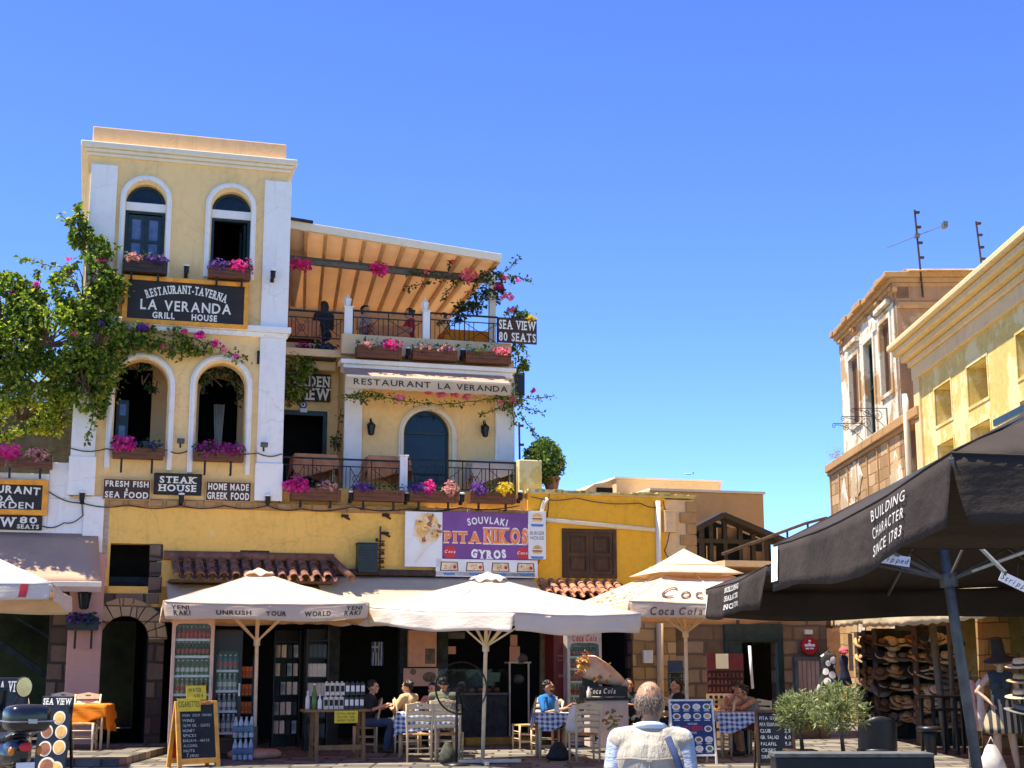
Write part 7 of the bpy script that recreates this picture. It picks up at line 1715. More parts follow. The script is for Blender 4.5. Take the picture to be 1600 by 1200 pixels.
m = MB(); m.box(q[0] + (q[1] - q[0]) * .6, q[1] - .03, .174, .179, q[2] + .06, q[2] + (q[3] - q[2]) * .5); m.build('picture', plain('dim_picture', (.12, .09, .05), .5, var=.4, scale=8), t)
t, q = plate(630, 1044, 684, 1072, .28, 'food_poster', 'pinkish poster with a bowl picture behind the diners', 'poster', plain('rose_panel', (.60, .36, .26), .5, var=.06))
m = MB(); m.prism([circ(q[0] + (q[1] - q[0]) * .75, (q[2] + q[3]) / 2, .14, .1)], .252, .258); m.prism([circ(q[0] + (q[1] - q[0]) * .28, q[3] - .07, .06)], .252, .258); m.build('picture', plain('bowl_print', (.16, .1, .06), .5, var=.4, scale=12), t)
plate(684, 1010, 712, 1022, .5, 'price_strip', 'small pale price strip in the dark snack bar', 'sign', lp)
plate(682, 988, 726, 998, .6, 'shop_sign', 'dim grey sign above the price strip', 'panel', M['greymetal'])
plate(797, 992, 808, 1009, .4, 'wall_notice', 'upper pale notice on the dark wall right of the parasol pole', 'notice', lp)
plate(796, 1010, 812, 1034, .4, 'wall_notice', 'lower curling notice under the small one right of the parasol pole', 'notice', lp)
plate(478, 992, 497, 1000, .3, 'shop_sign', 'little pink price sign inside the left shop', 'sign', lp)
# flag
q = FA.rect(580, 1003, 599, 1040, w=.6); t = fthing(FA, 'hanging_flag', 'small blue and white striped flag hanging in the dark shop', 'flag', q[0], .6, q[2])
FB, FW = plain('flag_blue', (.03, .10, .28), .8), plain('flag_white', (.5, .5, .48), .8)
mb_, mw_ = MB(), MB(); n = 9
for k in range(n):
    a, b2 = q[0] + (q[1] - q[0]) * k / n, q[0] + (q[1] - q[0]) * (k + 1) / n; z1 = q[3]
    (mb_ if k % 2 == 0 else mw_).sheet(lambda aa, bb: Vector((a + (b2 - a) * aa, .6 + .02 * math.sin(bb * 7 + k), q[2] + (z1 - q[2]) * bb)), 1, 6)
mb_.box(q[0], q[0] + (q[1] - q[0]) * .55, .56, .565, q[3] - .2, q[3]); mb_.build('blue_cloth', FB, t)
mw_.box(q[0] + .005, q[0] + (q[1] - q[0]) * .55, .552, .558, q[3] - .12, q[3] - .085); mw_.box(q[0] + (q[1] - q[0]) * .22, q[0] + (q[1] - q[0]) * .32, .552, .558, q[3] - .2, q[3]); mw_.build('white_cloth', FW, t)
# glass counter, timber posts, step in the snack bar
p = at_y(738, 1150, 29.4); p.z = 0; t = thing('glass_counter', 'dim glass fronted counter in the snack bar behind the parasol pole', 'counter', p, rad(16))
m = MB(); m.box(-.75, .75, .1, .7, 0, .95); m.build('base', M['dim'], t, bevel=.01); m = MB(); m.box(-.75, .75, .05, .7, .95, .99); m.build('top', M['greymetal'], t); m = MB(); m.box(-.75, .75, .08, .085, .99, 1.45); m.build('pane', M['clear'], t)
m = MB()
for k in range(8): m.sphere((-.6 + k * .17, .35, 1.04), (.07, .09, .05), 8, 6)
m.build('food', FOODC[1], t, smooth=True)
m = MB(); qq = FA.rect(727, 1144, 790, 1155, w=-.15); m.box(qq[0], qq[1] + 1.0, -.2, .3, 0, .13); tag(m.build('door_step', plain('yellow_step', (.35, .24, .04), .8, var=.2), frame=FA, bevel=.01), 'yellow painted step at the snack bar door', 'step')
for x0, x1, lb in ((842, 857, 'rough grey timber post left of the red cabinet'), (1025, 1036, 'pale drainpipe on the stone pier')):
    q = FA.rect(x0, 975, x1, 1160, w=.0 if x0 < 900 else -.08)
    m = MB(); m.tube([((q[0] + q[1]) / 2, .0 if x0 < 900 else -.1, 0), ((q[0] + q[1]) / 2 + .03, .0 if x0 < 900 else -.1, 2.95)], (q[1] - q[0]) / 2, 8); tag(m.build('timber_post' if x0 < 900 else 'drain_pipe', plain('grey_timber', (.14, .12, .07), .9, var=.4, scale=3) if x0 < 900 else M['tan_pale'], frame=FA, smooth=True), lb, 'post' if x0 < 900 else 'drainpipe')
q = FA.rect(1003, 1016, 1018, 1036, w=-.06); m = MB(); m.box(q[0], q[1], -.15, -.05, q[2], q[3]); m.box(q[0] + .02, q[1] - .02, -.155, -.15, q[3] - .06, q[3] - .045); tag(m.build('letter_box', M['offwhite'], frame=FA, bevel=.01), 'cream letter box on the squared stone pier', 'letter box')
# wall shelf with kitchen things by the notices
q = FA.rect(792, 1034, 828, 1080, w=.5); t = fthing(FA, 'kitchen_rack', 'pale metal rack in the dark doorway left of the man in blue', 'rack', q[0], .5, q[2])
m = MB(); m.box(q[0], q[1], .4, .7, q[3] - .03, q[3]); m.box(q[0] + .02, q[0] + .05, .4, .43, 0.05, q[3]); m.box(q[0] + .42, q[0] + .45, .4, .43, .05, q[3]); m.build('frame', M['offwhite'], t)
m = MB(); m.sphere((q[0] + .28, .5, q[3] + .06), (.17, .15, .12), 10, 7); m.sphere((q[0] + .25, .5, q[3] - .35), (.12, .1, .1), 10, 7); m.build('pots', M['greymetal'], t, smooth=True)
# ================================================================ GYROS COUNTER
p = on_z(952, 1176); t = thing('serving_cart', 'snack cart with black top and white picture front right of the checked tables', 'serving cart', p, rad(8))
m = MB(); m.box(-.36, .36, -.02, .5, .1, .92); m.build('body', plain('cart_white', (.62, .50, .42), .5, var=.05), t, bevel=.01)
m = MB(); m.box(-.44, .40, -.08, .56, .92, .96); m.box(-.40, -.1, .4, .46, .96, 1.3); m.box(-.44, .4, .2, .56, .96, 1.16); m.build('counter_top', M['black'], t, bevel=.008)
put(text('Coca Cola', .09, bold=.02, shear=.35, width=.5), -.08, .195, 1.08).build('lettering', M['board'], t)
food_blob((.06, .58), .16, .15, -.022, 26, [FOODC[1], FOODC[3], FOODC[2]], 8, t)
m = MB(); m.prism([[(-.3, .24), (-.2, .24), (-.2, .27), (-.3, .27)]], -.03, -.02); m.prism([[(-.265, .2), (-.235, .2), (-.235, .31), (-.265, .31)]], -.032, -.02); m.build('print', M['letblack'], t)
pl = None
for k, (x, y, lb) in enumerate(((-.2, .06, 'leftmost white plate on the snack cart'), (0.02, .02, 'middle white plate on the snack cart'), (.22, .08, 'rightmost white plate on the snack cart'))):
    loc = Matrix.Translation(p) @ Matrix.Rotation(rad(8), 4, 'Z') @ Vector((x, y, .961))
    if pl is None:
        m = MB(); m.lathe([(.05, 0), (.1, .012), (.115, .022), (.09, .014), (.0, .01)], 18); pl = m.build('plate', M['offwhite'], smooth=True); pl.location = loc; tag(pl, lb, 'plate', 'plates on the snack cart')
    else: dup(pl, loc, None, lb)
bottle_on('sauce_bottle', Matrix.Translation(p) @ Vector((-.36, -.05, .961)), .2, .04, M['offwhite'], 'squeeze bottle at the left end of the snack cart', group='sauces on the cart')
Q = Matrix.Translation(p) @ Matrix.Rotation(rad(8), 4, 'Z')
# giant model pita
t = thing('giant_pita_model', 'giant model of a pita wrap with chips on top of the snack cart', 'food model', Q @ Vector((-.05, .45, 1.2)), rad(8))
ax0, ax1 = Vector((-.30, 0, .35)), Vector((.42, 0, .02)); d = (ax1 - ax0).normalized()
m = MB(); m.tube([ax0, ax0.lerp(ax1, .15), ax0.lerp(ax1, .5), ax0.lerp(ax1, .85), ax1], [.20, .235, .20, .12, .07], 16); m.build('paper_cone', plain('cone_paper', (.62, .46, .36), .6, var=.1), t, smooth=True)
m = MB(); m.sphere(tuple(ax1 + Vector((.02, 0, -.02))), (.11, .08, .07), 10, 7); m.build('cone_tip', plain('cone_paper_end', (.6, .46, .36), .6), t, smooth=True)
rk = random.Random(9); ch_, mt_ = MB(), MB()
for k in range(34):
    a = rk.random() * 2 * PI; r = rk.random() ** .5 * .19; o_ = ax0 + Vector((0, 0, 0)) + (Vector((0, 1, 0)) * math.cos(a) + d.cross(Vector((0, 1, 0))) * math.sin(a)) * r
    dr = (-d + Vector((rk.uniform(-.5, .5), rk.uniform(-.8, .3), rk.uniform(-.4, .8)))).normalized()
    (ch_ if k % 3 else mt_).beam(o_ + d * .05 + Vector((0, -.06, 0)), o_ + dr * rk.uniform(.1, .2) + Vector((0, -.06, 0)), .035, .03)
for k in range(16): 
    f = rk.uniform(0, .5); c = ax0.lerp(ax1, f) + Vector((rk.uniform(-.05, .05), -.19 + f * .1, rk.uniform(-.12, .12))); (ch_ if k % 2 else mt_).beam(c, c + Vector((rk.uniform(-.15, .15), -.03, rk.uniform(-.15, .12))), .035, .03)
ch_.build('chips', FOODC[0], t, bevel=.004); mt_.build('meat', FOODC[1], t, bevel=.008)
# ================================================================ BLUE MENU BOARD, CHALKBOARD
p = on_z(1086, 1194); t = thing('menu_board', 'standing blue picture menu board in a white frame behind the old man', 'menu board', p, rad(14))
m = MB(); Rm = Matrix.Rotation(rad(-8), 4, 'X'); m.prism([rectl(-.38, .38, .12, 1.02), rectl(-.35, .35, .15, .99)], -.02, .02); m.xf(Rm); m.build('frame', M['offwhite'], t)
m = MB(); m.box(-.35, .35, -.008, .012, .15, .99); m.xf(Rm); m.build('panel', plain('menu_blue', (.02, .04, .13), .4, var=.15), t)
for s in (-1, 1):
    m = MB(); m.beam((s * .36, -.02, 0), (s * .36, 0, .15), .03, .03); m.beam((s * .34, .35, 0), (s * .34, .13, .95), .03, .03); m.build('leg', M['offwhite'], t)
pd, pf = MB(), [MB() for _ in range(4)]
for r, z in enumerate((.90, .75, .55, .38, .24)):
    for c in range(4):
        if r == 2 and c in (1, 2): continue
        x = -.26 + c * .175; (pd.prism([circ(x, z, .068, .05)], -.013, -.009)); pf[(r + c) % 4].prism([circ(x, z, .045, .032)], -.016, -.012)
pd.xf(Rm); pd.build('dish_plates', M['board'], t)
for b, mt in zip(pf, FOODC): b.xf(Rm); b.build('dish_food', mt, t)
m = put(text('PITA NIKOS', .06, width=.34, bold=.04, serif=True), 0, -.012, .56); m.xf(Rm); m.build('lettering', M['letred'], t)
m = put(text('SOUVLAKI', .03, width=.16, bold=.02), 0, -.012, .63); m.add(put(text('GYROS', .03, width=.12, bold=.03), 0, -.012, .49))
for x in (-.26, -.09, .09, .26):
    for z in (.835, .685, .315, .185): m.box(x - .05, x + .05, -.012, -.0095, z - .005, z + .005)
m.xf(Rm); m.build('small_lettering', M['board'], t)
p = on_z(1215, 1205); t = thing('chalkboard', 'dark framed chalkboard lettered pita gyros between the women and the olive trees', 'chalkboard', p, rad(6))
Rm = Matrix.Rotation(rad(-7), 4, 'X'); m = MB(); m.prism([rectl(-.30, .30, .08, .90), rectl(-.26, .26, .12, .86)], -.02, .02)
for s in (-1, 1): m.beam((s * .28, 0, 0), (s * .28, 0, .1), .04, .03)
m.xf(Rm); m.build('frame', M['shutter'], t); m = MB(); m.box(-.26, .26, -.005, .012, .12, .86); m.xf(Rm); m.build('panel', M['black'], t)
m = MB(); m.beam((-.27, .3, 0), (-.27, .11, .85), .03, .03); m.beam((.27, .3, 0), (.27, .11, .85), .03, .03); m.build('leg', M['shutter'], t)
m = MB()
for i, (s_, wd) in enumerate((('PITA GYROS', .36), ('PITA SOUVLAKI', .30), ('CLUB', .16), ('GR. SALAD', .28), ('FALAFEL', .24), ('CRISPS', .22), ('DRINKS', .2))):
    m.add(put(text(s_, .05, width=wd), -.23 + wd / 2, -.009, .78 - i * .095)); m.add(put(text(('3,5', '3,0', '2,5', '6,0', '5,0', '2,0', '1,5')[i], .05), .19, -.009, .78 - i * .095))
m.xf(Rm); m.build('chalk_lettering', CHK, t)
# ================================================================ PEOPLE
REM = []
def remesh(o, vox, it=3):
    r = o.modifiers.new('skin', 'REMESH'); r.mode = 'VOXEL'; r.voxel_size = vox; r.use_smooth_shade = True
    s = o.modifiers.new('soft', 'SMOOTH'); s.factor = .5; s.iterations = it; REM.append(o)
def limb(m, pts, rs):
    m.tube(pts, rs, 10)
    for p, r in zip(pts, rs): m.sphere(p, r * .99, 10, 7)
def hand(m, wrist, dirv, palm_n, side, curl=.5):
    """palm, four unequal bent fingers and a thumb from the side of the palm"""
    d = Vector(dirv).normalized(); n = Vector(palm_n); n = (n - d * n.dot(d)).normalized(); x = d.cross(n) * side; w = Vector(wrist)
    for k in range(4): m.tube([w + x * (-.022 + .015 * k), w + d * .085 + x * (-.03 + .02 * k)], [.014, .011], 6)
    m.sphere(tuple(w + d * .045), (.034, .03, .03), 8, 6)
    for k, L in enumerate((.062, .074, .07, .054)):
        b = w + d * .085 + x * (-.03 + .02 * k); c = b + (d * math.cos(curl * .5) + n * math.sin(curl * .5)) * L * .55; e = c + (d * math.cos(curl * 1.4) + n * math.sin(curl * 1.4)) * L * .5
        m.tube([b, c, e], [.0095, .0088, .007], 6); m.sphere(tuple(e), .007, 6, 5)
    b = w + d * .025 - x * .03; c = b - x * .028 + d * .03 + n * .01; m.tube([b, c, c + d * .03 + n * .012], [.012, .0105, .008], 6)
def person(label, loc, rz, seated=True, sc=1.0, skin='skin', top=None, sleeve=.5, bottom=None, legcut=1.0, hair='hair', hairstyle='short', lean=0.0, turn=0.0, nod=0.0, arms=None, legs=None, vox=.011, extras=None, name='person', cat='person', group=None, female=False, sw=None):
    V = Vector
    t = thing(name, label, cat, loc, rz, group); t.scale = (sc, sc, sc)
    hip = .52 if seated else .92
    c, s = math.cos(lean), math.sin(lean)
    def T(x, y, z): return V((x, y * c - z * s, hip + z * c + y * s))      # torso space: z up the spine, lean forward (-y)
    sw = sw or (.165 if female else .19)
    neck = T(0, .01, .50); chest = T(0, 0, .34); sh = [T(-sw, .01, .445), T(sw, .01, .445)]
    hc = T(0, -.02, .64) + V((0, -.05 * nod, 0))
    hipj = [V((-.09, 0, hip)), V((.09, 0, hip))]
    if legs is None:
        legs = [(V((-.11, -.44, .53)), V((-.12, -.38, .08))), (V((.11, -.44, .53)), V((.12, -.42, .08)))] if seated else [(V((-.1, -.02, .49)), V((-.1, .02, .07))), (V((.1, -.02, .49)), V((.1, .02, .07)))]
    if arms is None: arms = [(V((-.26, -.05, hip + .20)), V((-.18, -.32, hip + .26))), (V((.26, -.05, hip + .20)), V((.18, -.32, hip + .26)))]
    def torso(m, e=0.0):
        w_ = .9 if female else 1.0
        m.sphere(T(0, 0, .02), (.165 * 1 + e, .125 + e, .12 + e)); m.sphere(T(0, -.005, .17), (.145 * w_ + e, .11 + e, .14 + e)); m.sphere(chest, (.175 * w_ + e, .118 + e, .165 + e))
        limb(m, [sh[0] + V((.03, 0, 0)), T(0, .01, .455), sh[1] - V((.03, 0, 0))], [.06 + e, .07 + e, .06 + e])
        if female:
            for q in (-1, 1): m.sphere(T(q * .07, -.095, .32), .062 + e)
    def arm(m, i, upto, e=0.0):
        el, wr = arms[i]; S_ = sh[i]
        if upto <= .5: f = upto / .5; limb(m, [S_, S_.lerp(el, f)], [.058 + e, .058 + e - .012 * f])
        else: f = (upto - .5) / .5; limb(m, [S_, el, el.lerp(wr, f)], [.056 + e, .043 + e, .043 - .014 * f + e])
    def leg(m, i, upto, e=0.0):
        kn, an = legs[i]
        if upto <= .5: f = upto / .5; limb(m, [hipj[i], hipj[i].lerp(kn, f)], [.088 + e, .088 - .025 * f + e * 1.6])
        else: f = (upto - .5) / .5; limb(m, [hipj[i], kn, kn.lerp(an, .45 * min(1, f / .45)), kn.lerp(an, f)], [.088 + e, .062 + e, .056 + e, .056 - .018 * f + e * 1.3])
    b = MB(); torso(b)
    for i in (0, 1):
        arm(b, i, 1.0); leg(b, i, 1.0); el, wr = arms[i]; hand(b, wr, (wr - el), V((0, 0, -1)) if abs((wr - el).normalized().z) < .8 else V((1 - 2 * i, 0, 0)), 1 if i else -1)
        an = legs[i][1]; fd = V((0, -1, 0)); limb(b, [an + V((0, .03, -.03)), an + fd * .09 + V((0, 0, -.045)), an + fd * .16 + V((0, 0, -.055))], [.04, .034, .024])
    b.tube([neck - V((0, 0, .04)), hc - V((0, -.01, .08))], [.058, .052], 10)
    R_ = Matrix.Translation(hc) @ Matrix.Rotation(turn, 4, 'Z') @ Matrix.Rotation(nod, 4, 'X')
    def H(x, y, z): return tuple(R_ @ V((x, y, z)))
    R3 = R_.to_3x3().to_4x4()
    b.sphere(H(0, .012, .025), (.076, .095, .098), 16, 12, R3); b.sphere(H(0, -.035, -.045), (.056, .055, .062), 12, 9, R3); b.sphere(H(0, -.062, -.088), (.026, .024, .022), 8, 6, R3)
    b.tube([H(0, -.088, .012), H(0, -.108, -.022), H(0, -.09, -.034)], [.011, .015, .012], 8); b.sphere(H(0, -.082, .035), (.05, .018, .014), 8, 6, R3)
    for q in (-1, 1): b.sphere(H(q * .078, .012, -.005), (.012, .024, .034), 8, 6, R3); b.sphere(H(q * .038, -.072, -.03), (.022, .02, .022), 8, 6, R3)
    b.sphere(H(0, -.09, -.058), (.022, .010, .007), 8, 6, R3)
    o = b.build('body', M[skin], t); remesh(o, vox)
    e_ = MB(); 
    for q in (-1, 1): e_.sphere(H(q * .032, -.083, .010), (.013, .009, .008), 8, 6, R3)
    e_.build('eyes', M['letblack'], t, smooth=True)
    l_ = MB(); l_.sphere(H(0, -.097, -.058), (.02, .006, .005), 8, 5, R3); l_.build('mouth', plain('lips', (.35, .1, .08), .5), t, smooth=True)
    if hair:
        h = MB(); hm = M[hair]
        if hairstyle != 'fringe':
            N = 9
            for k in range(46):
                a = rkt.uniform(-PI, PI); z = rkt.uniform(-.35, 1.0); r = math.sqrt(max(0, 1 - z * z)); y = r * math.cos(a) ; x = r * math.sin(a)
                if y < -.35 and z < .55: continue
                h.sphere(H(x * .074, .022 + y * .088, .032 + z * .088), (.026, .026, .022), 7, 5)
            h.sphere(H(0, .022, .038), (.079, .090, .094), 12, 9, R3) if hairstyle != 'none' else None
        else:
            for k in range(2000):
                a = rkt.uniform(.28, 2 * PI - .28) ; z = rkt.uniform(-.78, .97)
                if z > .34 + .12 * math.cos(a) and rkt.random() < .86: continue
                r = math.sqrt(1 - z * z); p = V((.079 * r * math.sin(a), .012 - .098 * r * math.cos(a), .022 + .101 * z))
                if p.y < .024 and z < .4: continue
                n_ = V((p.x, p.y - .012, p.z - .03)).normalized(); d_ = (n_ * .35 + V((rkt.gauss(0, .35), .15, -.8))).normalized(); s_ = d_.cross(n_).normalized() * .0022; e_ = p + d_ * rkt.uniform(.016, .028)
                h._add([R_ @ (p - s_), R_ @ (p + s_), R_ @ e_], [(0, 1, 2)])
        if hairstyle == 'long':
            for k in range(14): f = k / 13; h.sphere(H(.05 * math.sin(k * 2.1), .075 + .01 * math.sin(k), .03 - .30 * f), (.055, .035, .05), 8, 6)
        if hairstyle == 'bun': h.sphere(H(0, .11, .06), .045, 10, 7); h.sphere(H(0, .1, -.02), (.05, .03, .05), 8, 6)
        if hairstyle == 'beard':
            for k in range(15): a = -1.2 + 2.4 * k / 14; h.sphere(H(.066 * math.sin(a), -.028 - .058 * math.cos(a), -.075 + .02 * abs(math.sin(a))), (.017, .017, .024), 6, 5)
        ho = h.build('hair', hm, t)
        if hairstyle != 'fringe': remesh(ho, .009, 2)
    if top:
        m = MB(); torso(m, .014)
        for i in (0, 1):
            if sleeve > 0: arm(m, i, sleeve, .013)
        remesh(m.build('top', top, t), vox, 4)
    if bottom:
        m = MB(); m.sphere(V((0, 0, hip + .02)), (.18, .14, .13))
        for i in (0, 1): leg(m, i, legcut, .014)
        remesh(m.build('bottoms', bottom, t), vox, 4)
    if not name.startswith('mann') :
        m = MB()
        for i in (0, 1): an = legs[i][1]; limb(m, [an + V((0, .03, -.035)), an + V((0, -.09, -.045)), an + V((0, -.17, -.052))], [.047, .042, .030])
        remesh(m.build('shoes', M['shutter'], t), .012)
    if extras: extras(t, H, R3, T)
    return t
def cl(name, col, var=.12): return plain(name, col, .9, var=var, scale=9)
V = Vector
jeans = cl('denim', (.05, .08, .14)); dark = cl('dark_cloth', (.02, .022, .026))
def P0(x, y, z=0.0): p = on_z(x, y, z); return (p.x, p.y, z)
tblarm = [(V((-.25, -.16, .72)), V((-.10, -.42, .80))), (V((.25, -.16, .72)), V((.10, -.42, .80)))]
person('person in dark shirt and jeans seated sideways behind the trestle of tins', P0(573, 1176), rad(82), top=dark, bottom=jeans, arms=[(V((-.27, -.1, .74)), V((-.12, -.36, .84))), (V((.26, -.12, .74)), V((.14, -.38, .82)))], lean=.12)
person('person with dark hair and pale yellow top seen from behind at the centre table', P0(640, 1175), rad(-128), top=cl('pale_yellow', (.72, .50, .24)), sleeve=.3, bottom=dark, hairstyle='bun', female=True, lean=.1, arms=tblarm)
person('person in peach top with dark hair facing us over the centre table', P0(675, 1172), rad(-22), top=cl('peach_top', (.66, .30, .18)), sleeve=.35, bottom=dark, hairstyle='bun', female=True, sc=.95, arms=tblarm)
person('broad person in grey green shirt with back to us, behind the fan', P0(692, 1178), rad(172), top=cl('grey_green', (.13, .135, .085)), sleeve=.42, bottom=dark, arms=tblarm, sc=1.04)
def shades(t, H, R3, T):
    m = MB()
    for q in (-1, 1): m.sphere(H(q * .034, -.093, .012), (.026, .008, .018), 10, 7, R3); m.tube([H(q * .06, -.088, .014), H(q * .082, .01, .012)], .004, 5)
    m.tube([H(-.012, -.098, .016), H(.012, -.098, .016)], .004, 5); m.build('sunglasses', M['letblack'], t, smooth=True)
person('bearded person in bright blue shirt and sunglasses seated at the small checked table', P0(856, 1180), rad(58), top=cl('bright_blue', (.02, .17, .48)), sleeve=.4, bottom=cl('dark_shorts', (.03, .03, .045)), legcut=.48, hairstyle='beard', skin='skin_tan', turn=rad(18), extras=shades, legs=[(V((-.12, -.42, .56)), V((-.12, -.40, .08))), (V((.14, -.40, .72)), V((.06, -.62, .40)))], arms=[(V((-.27, -.12, .73)), V((-.13, -.38, .80))), (V((.27, -.12, .74)), V((.14, -.40, .86)))])
person('person with long dark hair and dark clothes in the shade by the silver fridge', P0(984, 1168), rad(5), top=dark, bottom=dark, hairstyle='long', female=True, skin='skin_tan', arms=tblarm)
person('person with dark hair in black seated by the stone pier, seen from the side', P0(1060, 1172), rad(-70), top=dark, sleeve=.9, bottom=dark, hairstyle='bun', female=True, arms=tblarm)
def cap(t, H, R3, T):
    m = MB(); m.sphere(H(0, .01, .055), (.088, .102, .075), 14, 9, R3); m.sphere(H(0, -.11, .055), (.07, .07, .012), 12, 6, R3); m.build('cap', plain('cap_cloth', (.06, .035, .03), .8), t, smooth=True)
white_top = cl('white_vest', (.70, .60, .48))
person('person in dark cap and white vest resting cheek on hand at the right table', P0(1152, 1176), rad(2), top=white_top, sleeve=0, bottom=jeans, hairstyle='long', female=True, skin='skin_tan', lean=.18, extras=cap, arms=[(V((-.24, -.30, .78)), V((-.07, -.26, 1.02))), (V((.24, -.26, .76)), V((.02, -.42, .79)))])
person('person in grey vest leaning forward on the right table beside the one in the cap', P0(1190, 1179), rad(-78), top=cl('grey_vest', (.22, .21, .20)), sleeve=0, bottom=cl('brown_shorts', (.25, .12, .08)), legcut=.4, hairstyle='bun', female=True, skin='skin_tan', lean=.5, nod=.2, arms=[(V((-.22, -.44, .80)), V((-.02, -.62, .80))), (V((.22, -.44, .80)), V((.04, -.66, .80)))])
# terrace diners
ft = zp + .15
def terr(x, w): u = FA.px(x, 500, w)[0]; return tuple(FA.W(u, w, ft))
person('person with long dark hair and black top, back turned, on the terrace by the tower', terr(506, 2.3), rad(205), top=dark, sleeve=.9, bottom=dark, hairstyle='long', female=True, arms=[(V((-.2, -.06, .72)), V((-.1, -.34, .78))), (V((.2, -.06, .72)), V((.1, -.34, .78)))])
person('person in grey sleeveless top on the top terrace between the two white lanterns', terr(570, 2.4), rad(50), top=cl('taupe_top', (.30, .24, .2)), sleeve=0, bottom=dark, hairstyle='bun', female=True)
person('person in red top on the top terrace beside the second white lantern', terr(640, 2.4), rad(-70), top=cl('red_top', (.40, .02, .04)), sleeve=.3, bottom=dark, hairstyle='bun', female=True)
for x, lb in ((466, 'orange clothed table by the tower on the top terrace'), (605, 'orange clothed table between the lantern posts on the top terrace'), (725, 'bright orange clothed table at the right end of the top terrace')):
    c = Vector(terr(x, 2.2)); table(c, FA.ang, 1.0 if x > 700 else .8, .7, lb, cloth=M['cloth_orange'] if x > 700 else plain('rust_cloth', (.55, .20, .08), .9), clabel=lb.replace('clothed table', 'tablecloth on the table'), drop=.45, group='terrace tables')
bz = zb
def balc(x, w): u = FA.px(x, 745, w)[0]; return FA.W(u, w, bz)
RC = plain('rust_cloth', (.55, .22, .09), .9)
for x, w, lb, mt in ((490, .9, 'rust clothed balcony table before the recessed door', RC), (603, .8, 'brown and rust clothed balcony table left of the white post', RC), (765, .8, 'orange and cream clothed balcony table at the right end', M['cloth_cream'])):
    table(balc(x, w), FA.ang, .85, .6, lb, cloth=mt, clabel=lb.replace('clothed balcony table', 'cloth of the balcony table'), drop=.4, group='balcony tables', skew=.3)
# the old man in front
def vest(t, H, R3, T):
    m = MB(); e = .026
    m.sphere(T(0, 0, .02), (.17 + e, .13 + e, .14 + e)); m.sphere(T(0, .0, .17), (.155 + e, .115 + e, .15 + e)); m.sphere(T(0, .005, .33), (.195 + e, .12 + e, .17 + e)); limb(m, [T(-.165, .012, .435), T(0, .015, .455), T(.165, .012, .435)], [.078, .086, .078])
    o = m.build('waistcoat', fabric('beige_waistcoat', (.60, .53, .41), 0, fold=.7, fscale=(7, 7, 1.6), stain=.22), t); remesh(o, .008, 5)
    m = MB(); m.tube([T(-.185 + .037 * k, .152 - .012 * abs(k - 5) ** 1.25 / 2.2, .345 + .004 * math.sin(k)) for k in range(11)], .005, 5); m.build('yoke_seam', plain('seam_thread', (.40, .34, .26), .9), t)
    m = MB(); m.tube([T(0, .158, .33 - .03 * k) for k in range(10)], .0045, 5); m.cbox(T(.0, .162, .338), (.03, .006, .014)); m.build('back_seam', plain('seam_thread2', (.45, .39, .3), .9), t)
    m = MB(); m.tube([T(.076 * math.cos(a), .012 + .068 * math.sin(a), .512 + .014 * math.sin(a)) for a in [2 * PI * k / 20 for k in range(21)]], [.022] * 21, 8); remesh(m.build('shirt_collar', cl('pale_blue_collar', (.55, .62, .72), .05), t), .008, 3)
    m = MB(); m.tube([T(-.10, .135, .46), T(-.15, .155, .34), T(-.19, .14, .2), T(-.2, .10, .02)], [.02] * 4, 6); m.build('shoulder_strap', cl('navy_strap', (.03, .05, .12)), t, smooth=True)
pm = at_y(1014, 1030, 7.5)
M['oldskin'] = plain('weathered_skin', (.40, .215, .115), .5, var=.14, scale=16); M['greyhair'] = leafmat('grey_hair', [(.05, .035, .028), (.16, .12, .09), (.34, .28, .22)], .1)
person('old balding person in pale blue shirt and beige waistcoat, seen from behind in front', (pm.x, 7.5, 0), rad(172), seated=False, sc=.915, skin='oldskin', top=fabric('pale_blue_shirt', (.44, .50, .60), 0, fold=.45, fscale=(5, 5, 9), stain=.12), sleeve=.95, bottom=cl('grey_trousers', (.2, .2, .2)), hair='greyhair', hairstyle='fringe', lean=.05, nod=.08, turn=rad(-14), vox=.008, extras=vest,
       arms=[(V((-.215, .03, 1.12)), V((-.22, -.12, .90))), (V((.215, .03, 1.12)), V((.22, -.12, .90)))], sw=.172)
# ================================================================ RIGHT SHOPS
def rawn(y0, y1, xw, z, label, seed):
    t = thing('shop_awning', label, 'awning', (xw, y0, z), 0, 'cream awnings of the right shops', (xw, y0, z)); x1 = 8.9
    m = MB(); m.sheet(lambda a, b: V((xw + (x1 - xw) * b, y0 + (y1 - y0) * a, z + .75 * b - .08 * math.sin(PI * b) - .05 * math.sin(PI * a) * (1 - b))), 10, 8); m.build('cloth', M['awning_cream'], t, smooth=True, solid=.006)
    m = MB(); m.sheet(lambda a, b: V((xw - .03 * math.sin(a * 17 + seed) * (1 - b), y0 + (y1 - y0) * a, z - .05 * math.sin(PI * a) - (.34 + .03 * abs(math.sin(a * 40))) * (1 - b))), 90, 4); m.build('valance', M['awning_cream'], t, smooth=True, solid=.005)
    m = MB(); m.sheet(lambda a, b: V((xw + (x1 - xw) * a * .99, max(y0, y1), z + .75 * a - .34 * (1 - b) * (1 - .6 * a))), 8, 3); m.sheet(lambda a, b: V((xw + .9 * a, min(y0, y1), z + .34 * a - (.36 + .03 * abs(math.sin(a * 9))) * (1 - b))), 8, 3); m.build('side_panel', M['awning_cream'], t, solid=.005)
    for y in (y0 + .2, y1 - .2): m = MB(); m.beam((xw, y, z - .02), (x1, y, z + .4), .04, .04); m.build('arm', M['greymetal'], t)
    return t
rawn(28.4, 34.6, 6.95, 2.72, 'cream scalloped awning of the hat shop, farther of the two', 1)
